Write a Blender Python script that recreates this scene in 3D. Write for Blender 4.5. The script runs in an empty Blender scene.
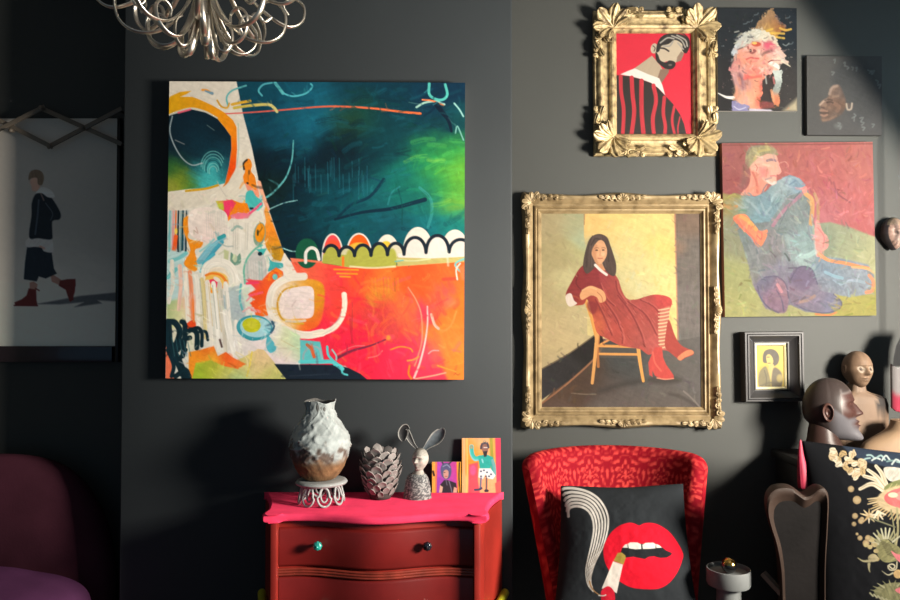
import bpy, bmesh, math, random
import numpy as np
from mathutils import Vector, Matrix
sin, cos, pi = math.sin, math.cos, math.pi
random.seed(7)
RNG = np.random.default_rng(11)
COL = bpy.context.scene.collection

# ------------------------------------------------------------------ camera and pixel helper
F, ZC, TP = 750.0, 1.38, 0.022
TH = math.atan(TP)
YC, YA = 2.60, 2.92            # chimney breast face, alcove wall face

def P(px, py, Y):
    """the point at depth Y seen at photo pixel (px, py)"""
    a, b = (px - 450) / F, (300 - py) / F
    dx, dy, dz = a, cos(TH) - b * sin(TH), sin(TH) + b * cos(TH)
    t = Y / dy
    return Vector((dx * t, Y, ZC + dz * t))

def to_px(q):
    x, y, z = q[..., 0], q[..., 1], q[..., 2] - ZC
    d = y * cos(TH) + z * sin(TH); u = -y * sin(TH) + z * cos(TH)
    return 450 + F * x / d, 300 - F * u / d

cam = bpy.data.cameras.new('camera')
cam.sensor_width = 36.0
cam.lens = F * 36.0 / 900.0
cam.clip_start = 0.05
camo = bpy.data.objects.new('camera', cam)
camo.location = (0, 0, ZC)
camo.rotation_euler = (pi / 2 + TH, 0, 0)
COL.objects.link(camo)
bpy.context.scene.camera = camo

def lin(c):
    c = np.asarray(c, float) / 255.0
    return np.where(c <= 0.04045, c / 12.92, ((c + 0.055) / 1.055) ** 2.4)

# ------------------------------------------------------------------ materials
def new_mat(name):
    m = bpy.data.materials.new(name)
    m.use_nodes = True
    nt = m.node_tree
    b = nt.nodes.get('Principled BSDF')
    return m, nt, b

def mat(name, rgb, rough=0.6, metal=0.0, var=0.0, vscale=8.0, bump=0.0, bscale=60.0, spec=0.5,
        sheen=0.0, coat=0.0, stretch=(1, 1, 1), rgb2=None, detail=4.0):
    """noise varied procedural surface; rgb is an sRGB 0..255 colour"""
    m, nt, b = new_mat(name)
    N, L = nt.nodes, nt.links
    tc = N.new('ShaderNodeTexCoord')
    mp = N.new('ShaderNodeMapping'); mp.inputs['Scale'].default_value = stretch
    L.new(tc.outputs['Object'], mp.inputs['Vector'])
    c1 = lin(rgb)
    if var > 0 or rgb2 is not None:
        nz = N.new('ShaderNodeTexNoise'); nz.inputs['Scale'].default_value = vscale
        nz.inputs['Detail'].default_value = detail
        L.new(mp.outputs[0], nz.inputs['Vector'])
        cr = N.new('ShaderNodeValToRGB')
        lo = c1 * (1 - var); hi = c1 * (1 + var)
        if rgb2 is not None: lo, hi = c1, lin(rgb2)
        cr.color_ramp.elements[0].position = 0.33; cr.color_ramp.elements[1].position = 0.67
        cr.color_ramp.elements[0].color = (*lo, 1); cr.color_ramp.elements[1].color = (*np.clip(hi, 0, 1), 1)
        L.new(nz.outputs['Fac'], cr.inputs[0]); L.new(cr.outputs[0], b.inputs['Base Color'])
    else:
        b.inputs['Base Color'].default_value = (*c1, 1)
    b.inputs['Roughness'].default_value = rough
    b.inputs['Metallic'].default_value = metal
    b.inputs['Specular IOR Level'].default_value = spec
    b.inputs['Sheen Weight'].default_value = sheen
    b.inputs['Sheen Tint'].default_value = (*np.clip(c1 * 1.2, 0, 1), 1)
    b.inputs['Coat Weight'].default_value = coat
    if bump > 0:
        n2 = N.new('ShaderNodeTexNoise'); n2.inputs['Scale'].default_value = bscale; n2.inputs['Detail'].default_value = 5
        L.new(mp.outputs[0], n2.inputs['Vector'])
        bp = N.new('ShaderNodeBump'); bp.inputs['Strength'].default_value = bump; bp.inputs['Distance'].default_value = 0.004
        L.new(n2.outputs['Fac'], bp.inputs['Height']); L.new(bp.outputs[0], b.inputs['Normal'])
    return m

def mat_attr(name, rough=0.6, bump=0.15, bscale=180.0, spec=0.4, sheen=0.0, coat=0.0, metal=0.0, stretch=(1, 1, 1)):
    """surface whose own colour is the mesh's 'paint' colour attribute"""
    m, nt, b = new_mat(name)
    N, L = nt.nodes, nt.links
    at = N.new('ShaderNodeAttribute'); at.attribute_name = 'paint'
    L.new(at.outputs['Color'], b.inputs['Base Color'])
    b.inputs['Roughness'].default_value = rough
    b.inputs['Specular IOR Level'].default_value = spec
    b.inputs['Sheen Weight'].default_value = sheen
    b.inputs['Coat Weight'].default_value = coat
    b.inputs['Metallic'].default_value = metal
    if bump > 0:
        tc = N.new('ShaderNodeTexCoord')
        mp = N.new('ShaderNodeMapping'); mp.inputs['Scale'].default_value = stretch
        L.new(tc.outputs['Object'], mp.inputs['Vector'])
        n2 = N.new('ShaderNodeTexNoise'); n2.inputs['Scale'].default_value = bscale; n2.inputs['Detail'].default_value = 5
        L.new(mp.outputs[0], n2.inputs['Vector'])
        bp = N.new('ShaderNodeBump'); bp.inputs['Strength'].default_value = bump; bp.inputs['Distance'].default_value = 0.002
        L.new(n2.outputs['Fac'], bp.inputs['Height']); L.new(bp.outputs[0], b.inputs['Normal'])
    return m

# ------------------------------------------------------------------ objects
def tag(o, label=None, cat=None, group=None, kind=None):
    if label: o['label'] = label
    if cat: o['category'] = cat
    if group: o['group'] = group
    if kind: o['kind'] = kind
    return o

def empty(name, loc=(0, 0, 0), label=None, cat=None, group=None, rot=(0, 0, 0)):
    o = bpy.data.objects.new(name, None)
    o.empty_display_size = 0.05
    o.location = loc; o.rotation_euler = rot
    COL.objects.link(o)
    bpy.context.view_layer.update()
    return tag(o, label, cat, group)

def link(name, me, material, parent=None, smooth=True, local=False):
    """link a mesh given in world coordinates (or in the parent's, when local)"""
    if smooth:
        me.polygons.foreach_set('use_smooth', np.ones(len(me.polygons), bool))
    if material: me.materials.append(material)
    o = bpy.data.objects.new(name, me)
    COL.objects.link(o)
    if parent:
        o.parent = parent
        if not local: o.matrix_parent_inverse = parent_matrix(parent).inverted()
    return o

def parent_matrix(o):
    m = Matrix.LocRotScale(o.location, o.rotation_euler, o.scale)
    if o.parent: m = parent_matrix(o.parent) @ o.matrix_parent_inverse @ m
    return m

class MB:
    """collects shapes into ONE mesh"""
    def __init__(s):
        s.v, s.f, s.c = [], [], []
        s.col = (0.5, 0.5, 0.5)
    def add(s, vs, fs, cols=None):
        k = len(s.v)
        s.v += [tuple(p) for p in vs]
        s.f += [tuple(i + k for i in f) for f in fs]
        s.c += ([tuple(s.col)] * len(vs) if cols is None else [tuple(c) for c in cols])
        return s
    def grid(s, pts, cu=False, cv=False, cols=None, flip=False):
        """pts[i][j] quads; cu closes i, cv closes j"""
        n, m = len(pts), len(pts[0])
        vs = [p for row in pts for p in row]
        fs = []
        for i in range(n if cu else n - 1):
            for j in range(m if cv else m - 1):
                a, b = i * m + j, i * m + (j + 1) % m
                c, d = ((i + 1) % n) * m + (j + 1) % m, ((i + 1) % n) * m + j
                fs.append((a, b, c, d) if not flip else (d, c, b, a))
        cc = None if cols is None else [c for row in cols for c in row]
        return s.add(vs, fs, cc)
    def box(s, lo, hi, bev=0.0, seg=2, M=None):
        bm = bmesh.new()
        bmesh.ops.create_cube(bm, size=1.0)
        lo, hi = Vector(lo), Vector(hi)
        for v in bm.verts:
            v.co = Vector([(lo[i] + hi[i]) / 2 + v.co[i] * (hi[i] - lo[i]) for i in range(3)])
        if bev > 0:
            bmesh.ops.bevel(bm, geom=bm.edges[:], offset=bev, segments=seg, profile=0.5, affect='EDGES')
        return s.bm(bm, M)
    def bm(s, bm, M=None):
        bm.verts.ensure_lookup_table(); bm.verts.index_update()
        vs = [(M @ v.co) if M else v.co.copy() for v in bm.verts]
        fs = [[v.index for v in f.verts] for f in bm.faces]
        bm.free()
        return s.add(vs, fs)
    def tube(s, path, r, n=10, closed=False, flat=1.0, caps=True, up=None):
        """round (or flattened) tube along path; r a number or one per point"""
        path = [Vector(p) for p in path]
        k = len(path)
        rs = [r] * k if isinstance(r, (int, float)) else list(r)
        rings = []
        nrm = None
        for i, p in enumerate(path):
            a = path[(i - 1) % k] if (closed or i > 0) else p
            b = path[(i + 1) % k] if (closed or i < k - 1) else p
            t = (b - a)
            t = t.normalized() if t.length > 1e-9 else Vector((0, 0, 1))
            if nrm is None:
                ref = Vector(up) if up is not None else (Vector((0, 0, 1)) if abs(t.z) < 0.9 else Vector((1, 0, 0)))
                nrm = (ref - t * ref.dot(t)).normalized()
            else:
                q = nrm - t * nrm.dot(t)
                nrm = q.normalized() if q.length > 1e-6 else nrm
            if up is not None:
                q = Vector(up) - t * Vector(up).dot(t)
                if q.length > 1e-4: nrm = q.normalized()
            bn = t.cross(nrm)
            rings.append([p + (nrm * cos(2 * pi * j / n) * flat + bn * sin(2 * pi * j / n)) * rs[i] for j in range(n)])
        s.grid(rings, cu=closed, cv=True, flip=True)
        if caps and not closed:
            base = len(s.v)
            s.v += [tuple(x) for x in rings[0]] + [tuple(x) for x in rings[-1]]
            s.c += [tuple(s.col)] * (2 * n)
            s.f.append(tuple(base + j for j in range(n)))
            s.f.append(tuple(base + n + j for j in reversed(range(n))))
        return s
    def lathe(s, prof, c=(0, 0, 0), n=32, fn=None, cols=None):
        """prof: (radius, z) from bottom to top, around the vertical through c"""
        pts = []
        for (r, z) in prof:
            row = []
            for j in range(n):
                a = 2 * pi * j / n
                rr = r if fn is None else fn(r, z, a)
                row.append((c[0] + rr * cos(a), c[1] + rr * sin(a), c[2] + z))
            pts.append(row)
        return s.grid(pts, cv=True, flip=False, cols=cols)
    def ball(s, c, r, sub=3, M=None):
        bm = bmesh.new()
        bmesh.ops.create_icosphere(bm, subdivisions=sub, radius=1.0)
        rr = (r, r, r) if isinstance(r, (int, float)) else r
        for v in bm.verts:
            v.co = Vector((v.co.x * rr[0], v.co.y * rr[1], v.co.z * rr[2]))
            if M: v.co = M @ v.co
            v.co += Vector(c)
        return s.bm(bm)
    def mesh(s, name, paint=False):
        me = bpy.data.meshes.new(name)
        me.from_pydata([tuple(p) for p in s.v], [], s.f)
        if paint:
            at = me.attributes.new('paint', 'FLOAT_COLOR', 'POINT')
            arr = np.ones((len(s.v), 4)); arr[:, :3] = np.array(s.c)
            at.data.foreach_set('color', arr.ravel())
        me.update()
        return me
    def build(s, name, material, parent=None, smooth=True, paint=False, angle=None, world=True, origin=None):
        me = s.mesh(name, paint)
        bm = bmesh.new(); bm.from_mesh(me)
        bmesh.ops.recalc_face_normals(bm, faces=bm.faces[:])
        bm.to_mesh(me); bm.free()
        if origin is not None:
            me.transform(Matrix.Translation(-Vector(origin)))
        o = link(name, me, material, parent, smooth)
        if origin is not None: o.location = origin
        if smooth and angle is not None:
            me.set_sharp_from_angle(angle=math.radians(angle))
        return o

def catmull(pts, step=2.0, closed=False):
    pts = [np.array(p, float) for p in pts]
    n = len(pts)
    if n < 3 and not closed: return [tuple(p) for p in pts]
    out = []
    rng = range(n if closed else n - 1)
    for i in rng:
        p1, p2 = pts[i % n], pts[(i + 1) % n]
        p0 = pts[(i - 1) % n] if (closed or i > 0) else 2 * p1 - p2
        p3 = pts[(i + 2) % n] if (closed or i < n - 2) else 2 * p2 - p1
        k = max(2, int(np.linalg.norm(p2 - p1) / step) + 1)
        for j in range(k):
            t = j / k
            out.append(tuple(0.5 * ((2 * p1) + (-p0 + p2) * t + (2 * p0 - 5 * p1 + 4 * p2 - p3) * t * t + (-p0 + 3 * p1 - 3 * p2 + p3) * t ** 3)))
    if not closed: out.append(tuple(pts[-1]))
    return out

# ------------------------------------------------------------------ noise and the painter
_LAT = np.random.default_rng(5).random((256, 256))
def vnoise(x, y, seed=0):
    x = np.asarray(x, float) + seed * 17.31; y = np.asarray(y, float) + seed * 9.17
    xi, yi = np.floor(x).astype(int), np.floor(y).astype(int)
    fx, fy = x - xi, y - yi
    fx = fx * fx * (3 - 2 * fx); fy = fy * fy * (3 - 2 * fy)
    a = _LAT[yi % 256, xi % 256]; b = _LAT[yi % 256, (xi + 1) % 256]
    c = _LAT[(yi + 1) % 256, xi % 256]; d = _LAT[(yi + 1) % 256, (xi + 1) % 256]
    return (a * (1 - fx) + b * fx) * (1 - fy) + (c * (1 - fx) + d * fx) * fy
def fbm(x, y, seed=0, o=4):
    t, a, k = 0, 0.5, 0
    for i in range(o):
        t = t + a * vnoise(x * 2 ** i, y * 2 ** i, seed + i * 3); k += a; a *= 0.5
    return t / k

class Paint:
    grid_fn = None                                       # set while a curved surface is being painted
    """a picture painted stroke by stroke onto a fine grid; coordinates are the photograph's pixels"""
    def __init__(s, tl, tr, br, bl, res=1.6, bg=(128, 128, 128)):
        w = max(tr[0] - tl[0], br[0] - bl[0]); h = max(bl[1] - tl[1], br[1] - tr[1])
        s.nx, s.ny = int(w * res) + 1, int(h * res) + 1
        u = np.linspace(0, 1, s.nx)[None, :]; v = np.linspace(0, 1, s.ny)[:, None]
        g = lambda k: tl[k] * (1 - u) * (1 - v) + tr[k] * u * (1 - v) + br[k] * u * v + bl[k] * (1 - u) * v
        s.X, s.Y = g(0), g(1)
        if Paint.grid_fn: s.X, s.Y = Paint.grid_fn(s.nx, s.ny)
        s.A = np.zeros((s.ny, s.nx, 3)) + np.array(bg, float)
        s.px = 1.0 / res
        s.seed = 1
    def _box(s, x0, y0, x1, y1):
        xm, ym = s.X[s.ny // 2], s.Y[:, s.nx // 2]
        i0 = max(0, np.searchsorted(xm, x0 - 14)); i1 = min(s.nx, np.searchsorted(xm, x1 + 14) + 1)
        j0 = max(0, np.searchsorted(ym, y0 - 14)); j1 = min(s.ny, np.searchsorted(ym, y1 + 14) + 1)
        return slice(j0, j1), slice(i0, i1)
    def _mask(s, pts, soft=0.8):
        p = np.array(pts, float)
        sl = s._box(p[:, 0].min(), p[:, 1].min(), p[:, 0].max(), p[:, 1].max())
        X, Y = s.X[sl], s.Y[sl]
        if X.size == 0: return sl, np.zeros(X.shape)
        ins = np.zeros(X.shape, bool); dm = np.full(X.shape, 1e9)
        n = len(p)
        for i in range(n):
            (x0, y0), (x1, y1) = p[i], p[(i + 1) % n]
            if y0 != y1:
                c = ((y0 > Y) != (y1 > Y)) & (X < (x1 - x0) * (Y - y0) / (y1 - y0) + x0)
                ins ^= c
            dx, dy = x1 - x0, y1 - y0
            L2 = dx * dx + dy * dy + 1e-12
            t = np.clip(((X - x0) * dx + (Y - y0) * dy) / L2, 0, 1)
            dm = np.minimum(dm, (X - x0 - t * dx) ** 2 + (Y - y0 - t * dy) ** 2)
        d = np.sqrt(dm) * np.where(ins, 1, -1)
        return sl, np.clip(0.5 + d / max(soft, 0.3), 0, 1)
    def fill(s, pts, col, a=1.0, soft=0.8, sm=False, tex=0.05, ang=None, rag=0.0):
        s.seed += 1
        if sm: pts = catmull(pts, 2.0, closed=True)
        sl, m = s._mask(pts, soft if rag == 0 else soft + rag)
        if m.size == 0: return s
        X, Y = s.X[sl], s.Y[sl]
        if rag > 0:
            m = np.clip((m - 0.5 + (fbm(X / 3, Y / 3, s.seed) - 0.5) * 1.3) * 3 + 0.5, 0, 1)
        c = np.array(col, float)[None, None, :]
        if tex > 0:
            an = (s.seed * 0.7) if ang is None else ang
            q = X * cos(an) + Y * sin(an); r = -X * sin(an) + Y * cos(an)
            n = .55 * (fbm(q / 8, r / 1.6, s.seed) - 0.5) + .3 * (fbm(X / 3, Y / 3, s.seed + 3) - 0.5)
            c = c * (1 + tex * 4 * n[..., None])
        m = (m * a)[..., None]
        s.A[sl] = s.A[sl] * (1 - m) + c * m
        return s
    def ell(s, cx, cy, rx, ry, col, rot=0.0, **k):
        pts = []
        for i in range(36):
            t = 2 * pi * i / 36
            x, y = rx * cos(t), ry * sin(t)
            pts.append((cx + x * cos(rot) - y * sin(rot), cy + x * sin(rot) + y * cos(rot)))
        return s.fill(pts, col, **k)
    def stroke(s, pts, w, col, a=1.0, t0=1.0, t1=1.0, soft=0.8, dry=0.0, col2=None, sm=True, tex=0.05):
        s.seed += 1
        if sm: pts = catmull(pts, 2.5)
        p = np.array(pts, float)
        sl = s._box(p[:, 0].min() - w, p[:, 1].min() - w, p[:, 0].max() + w, p[:, 1].max() + w)
        X, Y = s.X[sl], s.Y[sl]
        if X.size == 0: return s
        seg = np.linalg.norm(p[1:] - p[:-1], axis=1); cum = np.concatenate([[0], np.cumsum(seg)]); T = cum[-1] + 1e-9
        dm = np.full(X.shape, 1e9); tm = np.zeros(X.shape); sd = np.zeros(X.shape)
        for i in range(len(p) - 1):
            (x0, y0), (x1, y1) = p[i], p[i + 1]
            dx, dy = x1 - x0, y1 - y0
            L2 = dx * dx + dy * dy + 1e-12
            t = np.clip(((X - x0) * dx + (Y - y0) * dy) / L2, 0, 1)
            d = np.sqrt((X - x0 - t * dx) ** 2 + (Y - y0 - t * dy) ** 2)
            k = d < dm
            dm = np.where(k, d, dm); tm = np.where(k, (cum[i] + t * seg[i]) / T, tm)
            sd = np.where(k, ((X - x0) * dy - (Y - y0) * dx) / math.sqrt(L2), sd)
        hw = w / 2 * (t0 + (t1 - t0) * tm)
        m = np.clip(0.5 + (hw - dm) / soft, 0, 1)
        if dry > 0:
            n = fbm(tm * T / 14, sd / 0.9, s.seed)
            m = m * np.clip((n - dry * 0.75) * 6 + 0.5, 0, 1)
        c = np.array(col, float)[None, None, :] + 0 * X[..., None]
        if col2 is not None: c = c * (1 - tm[..., None]) + np.array(col2, float) * tm[..., None]
        if tex > 0: c = c * (1 + 4 * tex * (fbm(tm * T / 14, sd / 1.0, s.seed + 4) - 0.5)[..., None])
        m = (m * a)[..., None]
        s.A[sl] = s.A[sl] * (1 - m) + c * m
        return s
    def wash(s, splats, pts=None, a=1.0, warp=8.0, wscale=22.0, tex=0.06, ang=0.4, soft=0.8, sm=False, sharp=1.0, fine=7.0, rag=0.0):
        """blend of colour patches (x, y, radius, colour), inside polygon pts when given"""
        s.seed += 1
        if pts is not None:
            if sm: pts = catmull(pts, 2.0, closed=True)
            sl, m = s._mask(pts, soft + rag)
        else:
            sl, m = (slice(0, s.ny), slice(0, s.nx)), np.ones(s.X.shape)
        X, Y = s.X[sl], s.Y[sl]
        if X.size == 0: return s
        if rag > 0:
            m = np.clip((m - 0.5 + (fbm(X / 3, Y / 3, s.seed) - 0.5) * 1.3) * 3 + 0.5, 0, 1)
        q = X * cos(ang) + Y * sin(ang); r = -X * sin(ang) + Y * cos(ang)
        wx = X + warp * 2 * (fbm(q / wscale, r / (wscale * .4), s.seed) - 0.5)
        wy = Y + warp * 2 * (fbm(q / wscale, r / (wscale * .4), s.seed + 7) - 0.5)
        tw = np.zeros(X.shape); tc = np.zeros(X.shape + (3,))
        for (x, y, rad, col) in splats:
            g = np.exp(-(((wx - x) ** 2 + (wy - y) ** 2) / (rad * rad)) * sharp) + 1e-6 / (1 + ((wx - x) ** 2 + (wy - y) ** 2) / 400)
            tw += g; tc += g[..., None] * np.array(col, float)
        c = tc / tw[..., None]
        if tex > 0:
            n = .40 * (fbm(q / (fine * 1.4), r / (fine * .25), s.seed + 2) - 0.5) + .32 * (fbm(r / (fine * 1.2), q / (fine * .3), s.seed + 5) - 0.5) + .35 * (fbm(X / (fine * .5), Y / (fine * .5), s.seed + 6) - 0.5)
            c = c * (1 + 4 * tex * n[..., None])
        m = (m * a)[..., None]
        s.A[sl] = s.A[sl] * (1 - m) + c * m
        return s
    def impasto(s, n, l=(3, 7), w=(1, 2.2), jit=18, a=.5, seed=1, box=None, ang=None):
        """broken brushwork: short strokes of the local colour, a little lighter, darker or shifted"""
        r = random.Random(seed)
        x0, x1, y0, y1 = box or (s.X.min(), s.X.max(), s.Y.min(), s.Y.max())
        xm, ym = s.X[s.ny // 2], s.Y[:, s.nx // 2]
        for _ in range(n):
            x, y = r.uniform(x0, x1), r.uniform(y0, y1)
            i = min(s.nx - 1, int(np.searchsorted(xm, x))); j = min(s.ny - 1, int(np.searchsorted(ym, y)))
            c = s.A[j, i]; d = r.gauss(0, jit)
            c = tuple(np.clip(c + d * (.3 + c / 255.0) + np.array([r.gauss(0, jit * .35) for _ in range(3)]), 0, 255))
            t = (float(fbm(x / 22, y / 22, seed)) * 7 if ang is None else ang) + r.gauss(0, .35); L = r.uniform(*l)
            p2 = (x + L * cos(t), y + L * sin(t))
            s.stroke([(x, y), ((x + p2[0]) / 2 + r.uniform(-.8, .8), (y + p2[1]) / 2 + r.uniform(-.8, .8)), p2], r.uniform(*w), c, a=a * r.uniform(.6, 1.2), dry=.3, soft=1.1, t1=.6)
        return s
    def colours(s, gain=1.0, sat=1.0):
        A = np.clip(s.A, 0, 255)
        L = lin(A) * gain
        if sat != 1.0:
            g = L.mean(axis=2, keepdims=True); L = g + (L - g) * sat
        return np.clip(L, 0.002, 0.92)

def paint_mesh(name, L, fn, edge=None, edge_col=(0.6, 0.58, 0.53), smooth=True):
    """grid mesh coloured by L[j,i]; fn(u, v) -> arrays x, y, z (v down). edge: depth vector of wrapped sides"""
    ny, nx = L.shape[:2]
    u = np.linspace(0, 1, nx)[None, :] + np.zeros((ny, 1)); v = np.linspace(0, 1, ny)[:, None] + np.zeros((1, nx))
    x, y, z = fn(u, v)
    co = np.stack([x + 0 * u, y + 0 * u, z + 0 * u], axis=-1).reshape(-1, 3)
    ca = L.reshape(-1, 3)
    j, i = np.meshgrid(np.arange(ny - 1), np.arange(nx - 1), indexing='ij')
    a = (j * nx + i).ravel()
    q = np.stack([a, a + nx, a + nx + 1, a + 1], axis=1)
    if edge is not None:
        ring = np.concatenate([np.arange(nx - 1), (np.arange(ny - 1)) * nx + nx - 1, (ny - 1) * nx + np.arange(nx - 1, 0, -1), np.arange(ny - 1, 0, -1) * nx])
        base = len(co); n = len(ring)
        co = np.concatenate([co, co[ring], co[ring] + np.array(edge)[None, :]])
        ec = np.array(edge_col)[None, :] + np.zeros((n, 1))
        ca = np.concatenate([ca, ec, ec])
        k = np.arange(n); k2 = (k + 1) % n
        q = np.concatenate([q, np.stack([base + k, base + k2, base + n + k2, base + n + k], axis=1)])
        # back
        cb = [base + n, base + n + nx - 1, base + n + nx - 1 + ny - 1, base + n + 2 * (nx - 1) + ny - 1]
        q = np.concatenate([q, np.array([[cb[0], cb[1], cb[2], cb[3]]])])
    me = bpy.data.meshes.new(name)
    me.vertices.add(len(co)); me.vertices.foreach_set('co', co.ravel())
    me.loops.add(len(q) * 4); me.loops.foreach_set('vertex_index', q.ravel().astype(np.int32))
    me.polygons.add(len(q)); me.polygons.foreach_set('loop_start', np.arange(0, len(q) * 4, 4, dtype=np.int32))
    at = me.attributes.new('paint', 'FLOAT_COLOR', 'POINT')
    arr = np.ones((len(co), 4)); arr[:, :3] = ca
    at.data.foreach_set('color', arr.ravel())
    me.update(calc_edges=True); me.validate()
    if edge is not None:
        me.set_sharp_from_angle(angle=math.radians(40))
    return me

def rect_from(tl, tr, br, bl, Y):
    """true rectangle (centre, width, height, roll) in the plane at depth Y that best meets four pixels"""
    a, b, c, d = [P(*k, Y) for k in (tl, tr, br, bl)]
    ctr = (a + b + c + d) / 4
    w = ((b - a).length + (c - d).length) / 2; h = ((d - a).length + (c - b).length) / 2
    ex = (b - a) + (c - d); ez = (a - d) + (b - c)
    r1 = math.atan2(ex.z, ex.x); r2 = math.atan2(-ez.x, ez.z)
    return ctr, w, h, (r1 + r2) / 2

def canvas_fn(ctr, w, h, roll):
    ex = np.array([cos(roll), 0, sin(roll)]); ez = np.array([-sin(roll), 0, cos(roll)])
    c = np.array(ctr)
    def fn(u, v):
        a, b = (u - .5) * w, (.5 - v) * h
        return c[0] + a * ex[0] + b * ez[0], c[1] + 0 * a, c[2] + a * ex[2] + b * ez[2]
    return fn
# ------------------------------------------------------------------ the room
XL, XR, ZT = -2.5, 2.35, 2.75
CX0, CX1 = P(121.5, 300, YC).x, P(512.5, 300, YC).x
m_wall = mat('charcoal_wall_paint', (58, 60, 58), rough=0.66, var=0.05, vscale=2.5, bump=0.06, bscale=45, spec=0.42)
m_breast = mat('charcoal_paint_dimmed', (41, 46, 49), rough=0.66, var=0.05, vscale=2.5, bump=0.06, bscale=45, spec=0.36)  # the wall charcoal darkened to stand in for dimmer light on the breast
m_ceil = mat('ceiling_paint', (96, 98, 102), rough=0.8, var=0.02)
m_floor = mat('dark_floor_boards', (50, 38, 30), rough=0.5, var=0.3, vscale=4, stretch=(8, 1, 1))

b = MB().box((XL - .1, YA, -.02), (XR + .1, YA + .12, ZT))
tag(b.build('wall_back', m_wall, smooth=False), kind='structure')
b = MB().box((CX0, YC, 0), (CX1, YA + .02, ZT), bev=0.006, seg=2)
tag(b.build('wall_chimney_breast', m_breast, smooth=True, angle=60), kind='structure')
b = MB().box((XL - .12, -.6, 0), (XL, YA + .1, ZT))
tag(b.build('wall_left', m_wall, smooth=False), kind='structure')
# right wall, then a canted bay pane nearer the camera
b = MB().box((XR, 1.56, 0), (XR + .12, YA + .1, ZT))
tag(b.build('wall_right', m_wall, smooth=False), kind='structure')
WIN_W, WZ0, WZ1, BAY = 0.60, 1.26, 1.78, math.radians(27)
BX, BY = 2.25, 1.08
MW = Matrix.Translation((BX, BY, 0)) @ Matrix.Rotation(-BAY, 4, 'Z')     # local: x across the wall, y along it
b = MB()
for lo, hi in (((0, -.75, 0), (.1, -WIN_W / 2, ZT)), ((0, WIN_W / 2, 0), (.1, .56, ZT)), ((0, -WIN_W / 2, 0), (.1, WIN_W / 2, WZ0)), ((0, -WIN_W / 2, WZ1), (.1, WIN_W / 2, ZT))):
    b.box(lo, hi, M=MW)
tag(b.build('wall_bay', m_wall, smooth=False), kind='structure')
m_white = mat('window_paint', (225, 225, 220), rough=0.4, var=0.02)
b = MB(); hw = WIN_W / 2
for lo, hi in (((-.012, -hw - .05, WZ0), (.03, -hw, WZ1)), ((-.012, hw, WZ0), (.03, hw + .05, WZ1)), ((-.012, -hw - .05, WZ1), (.03, hw + .05, WZ1 + .05)), ((-.05, -hw - .05, WZ0 - .05), (.03, hw + .05, WZ0))):
    b.box(lo, hi, bev=.004, M=MW)
tag(b.build('window_1', m_white, smooth=False), kind='structure')
b = MB().box((XL - .1, -.6, ZT), (XR + .1, YA + .1, ZT + .1))
tag(b.build('ceiling', m_ceil, smooth=False), kind='structure')
b = MB().box((XL - .1, -.6, -.1), (XR + .1, YA + .1, 0))
tag(b.build('floor', m_floor, smooth=False), kind='structure')

# daylight through that window
la = bpy.data.lights.new('window_daylight', 'AREA')
la.shape = 'RECTANGLE'; la.size = WIN_W + .04; la.size_y = WZ1 - WZ0 + .04
la.energy = 312.0; la.color = (1.0, 0.92, 0.80)
lo = bpy.data.objects.new('window_daylight', la)
lo.location = MW @ Vector((.105, 0, (WZ0 + WZ1) / 2))
lo.rotation_euler = (pi / 2, 0, pi / 2 - BAY)
COL.objects.link(lo)
# unseen drape added by the right wall to cast the upper wall shadow
m_drape, nt, bs = new_mat('added_drape_voile')
bs.inputs['Base Color'].default_value = (.02, .03, .045, 1); bs.inputs['Roughness'].default_value = .9
tr = nt.nodes.new('ShaderNodeBsdfTranslucent'); tr.inputs[0].default_value = (.40, .58, .74, 1)
mx = nt.nodes.new('ShaderNodeMixShader'); mx.inputs[0].default_value = .82
nt.links.new(bs.outputs[0], mx.inputs[1]); nt.links.new(tr.outputs[0], mx.inputs[2])
nt.links.new(mx.outputs[0], nt.nodes['Material Output'].inputs['Surface'])
rows = []
for i in range(40):
    z = ZT - .06 - i / 39 * 1.65
    k = i / 39
    x0 = max(1.50, min(2.2, 1.575 + (2.37 - z) * .70))
    row = []
    for j in range(90):
        q = j / 89
        x = x0 + (XR - .02 - x0) * q
        row.append((x, 2.48 + .022 * sin(q * 2 * pi * 11) * (1 - .3 * k), z))
    rows.append(row)
b = MB(); b.grid(rows); pass
o = b.build('added_shadow_drape', m_drape)
tag(o, 'added unseen drape shading the upper right wall', 'added_shadow_drape')
w = bpy.data.worlds.new('dim_room_light')
bpy.context.scene.world = w
w.use_nodes = True
bg = w.node_tree.nodes['Background']
bg.inputs[0].default_value = (0.36, 0.68, 1.0, 1)
bg.inputs[1].default_value = 0.20
vs = bpy.context.scene.view_settings
vs.view_transform = 'Standard'; vs.look = 'None'; vs.gamma = 1.0; vs.use_curve_mapping = False
vs.exposure = 0.0
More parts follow.
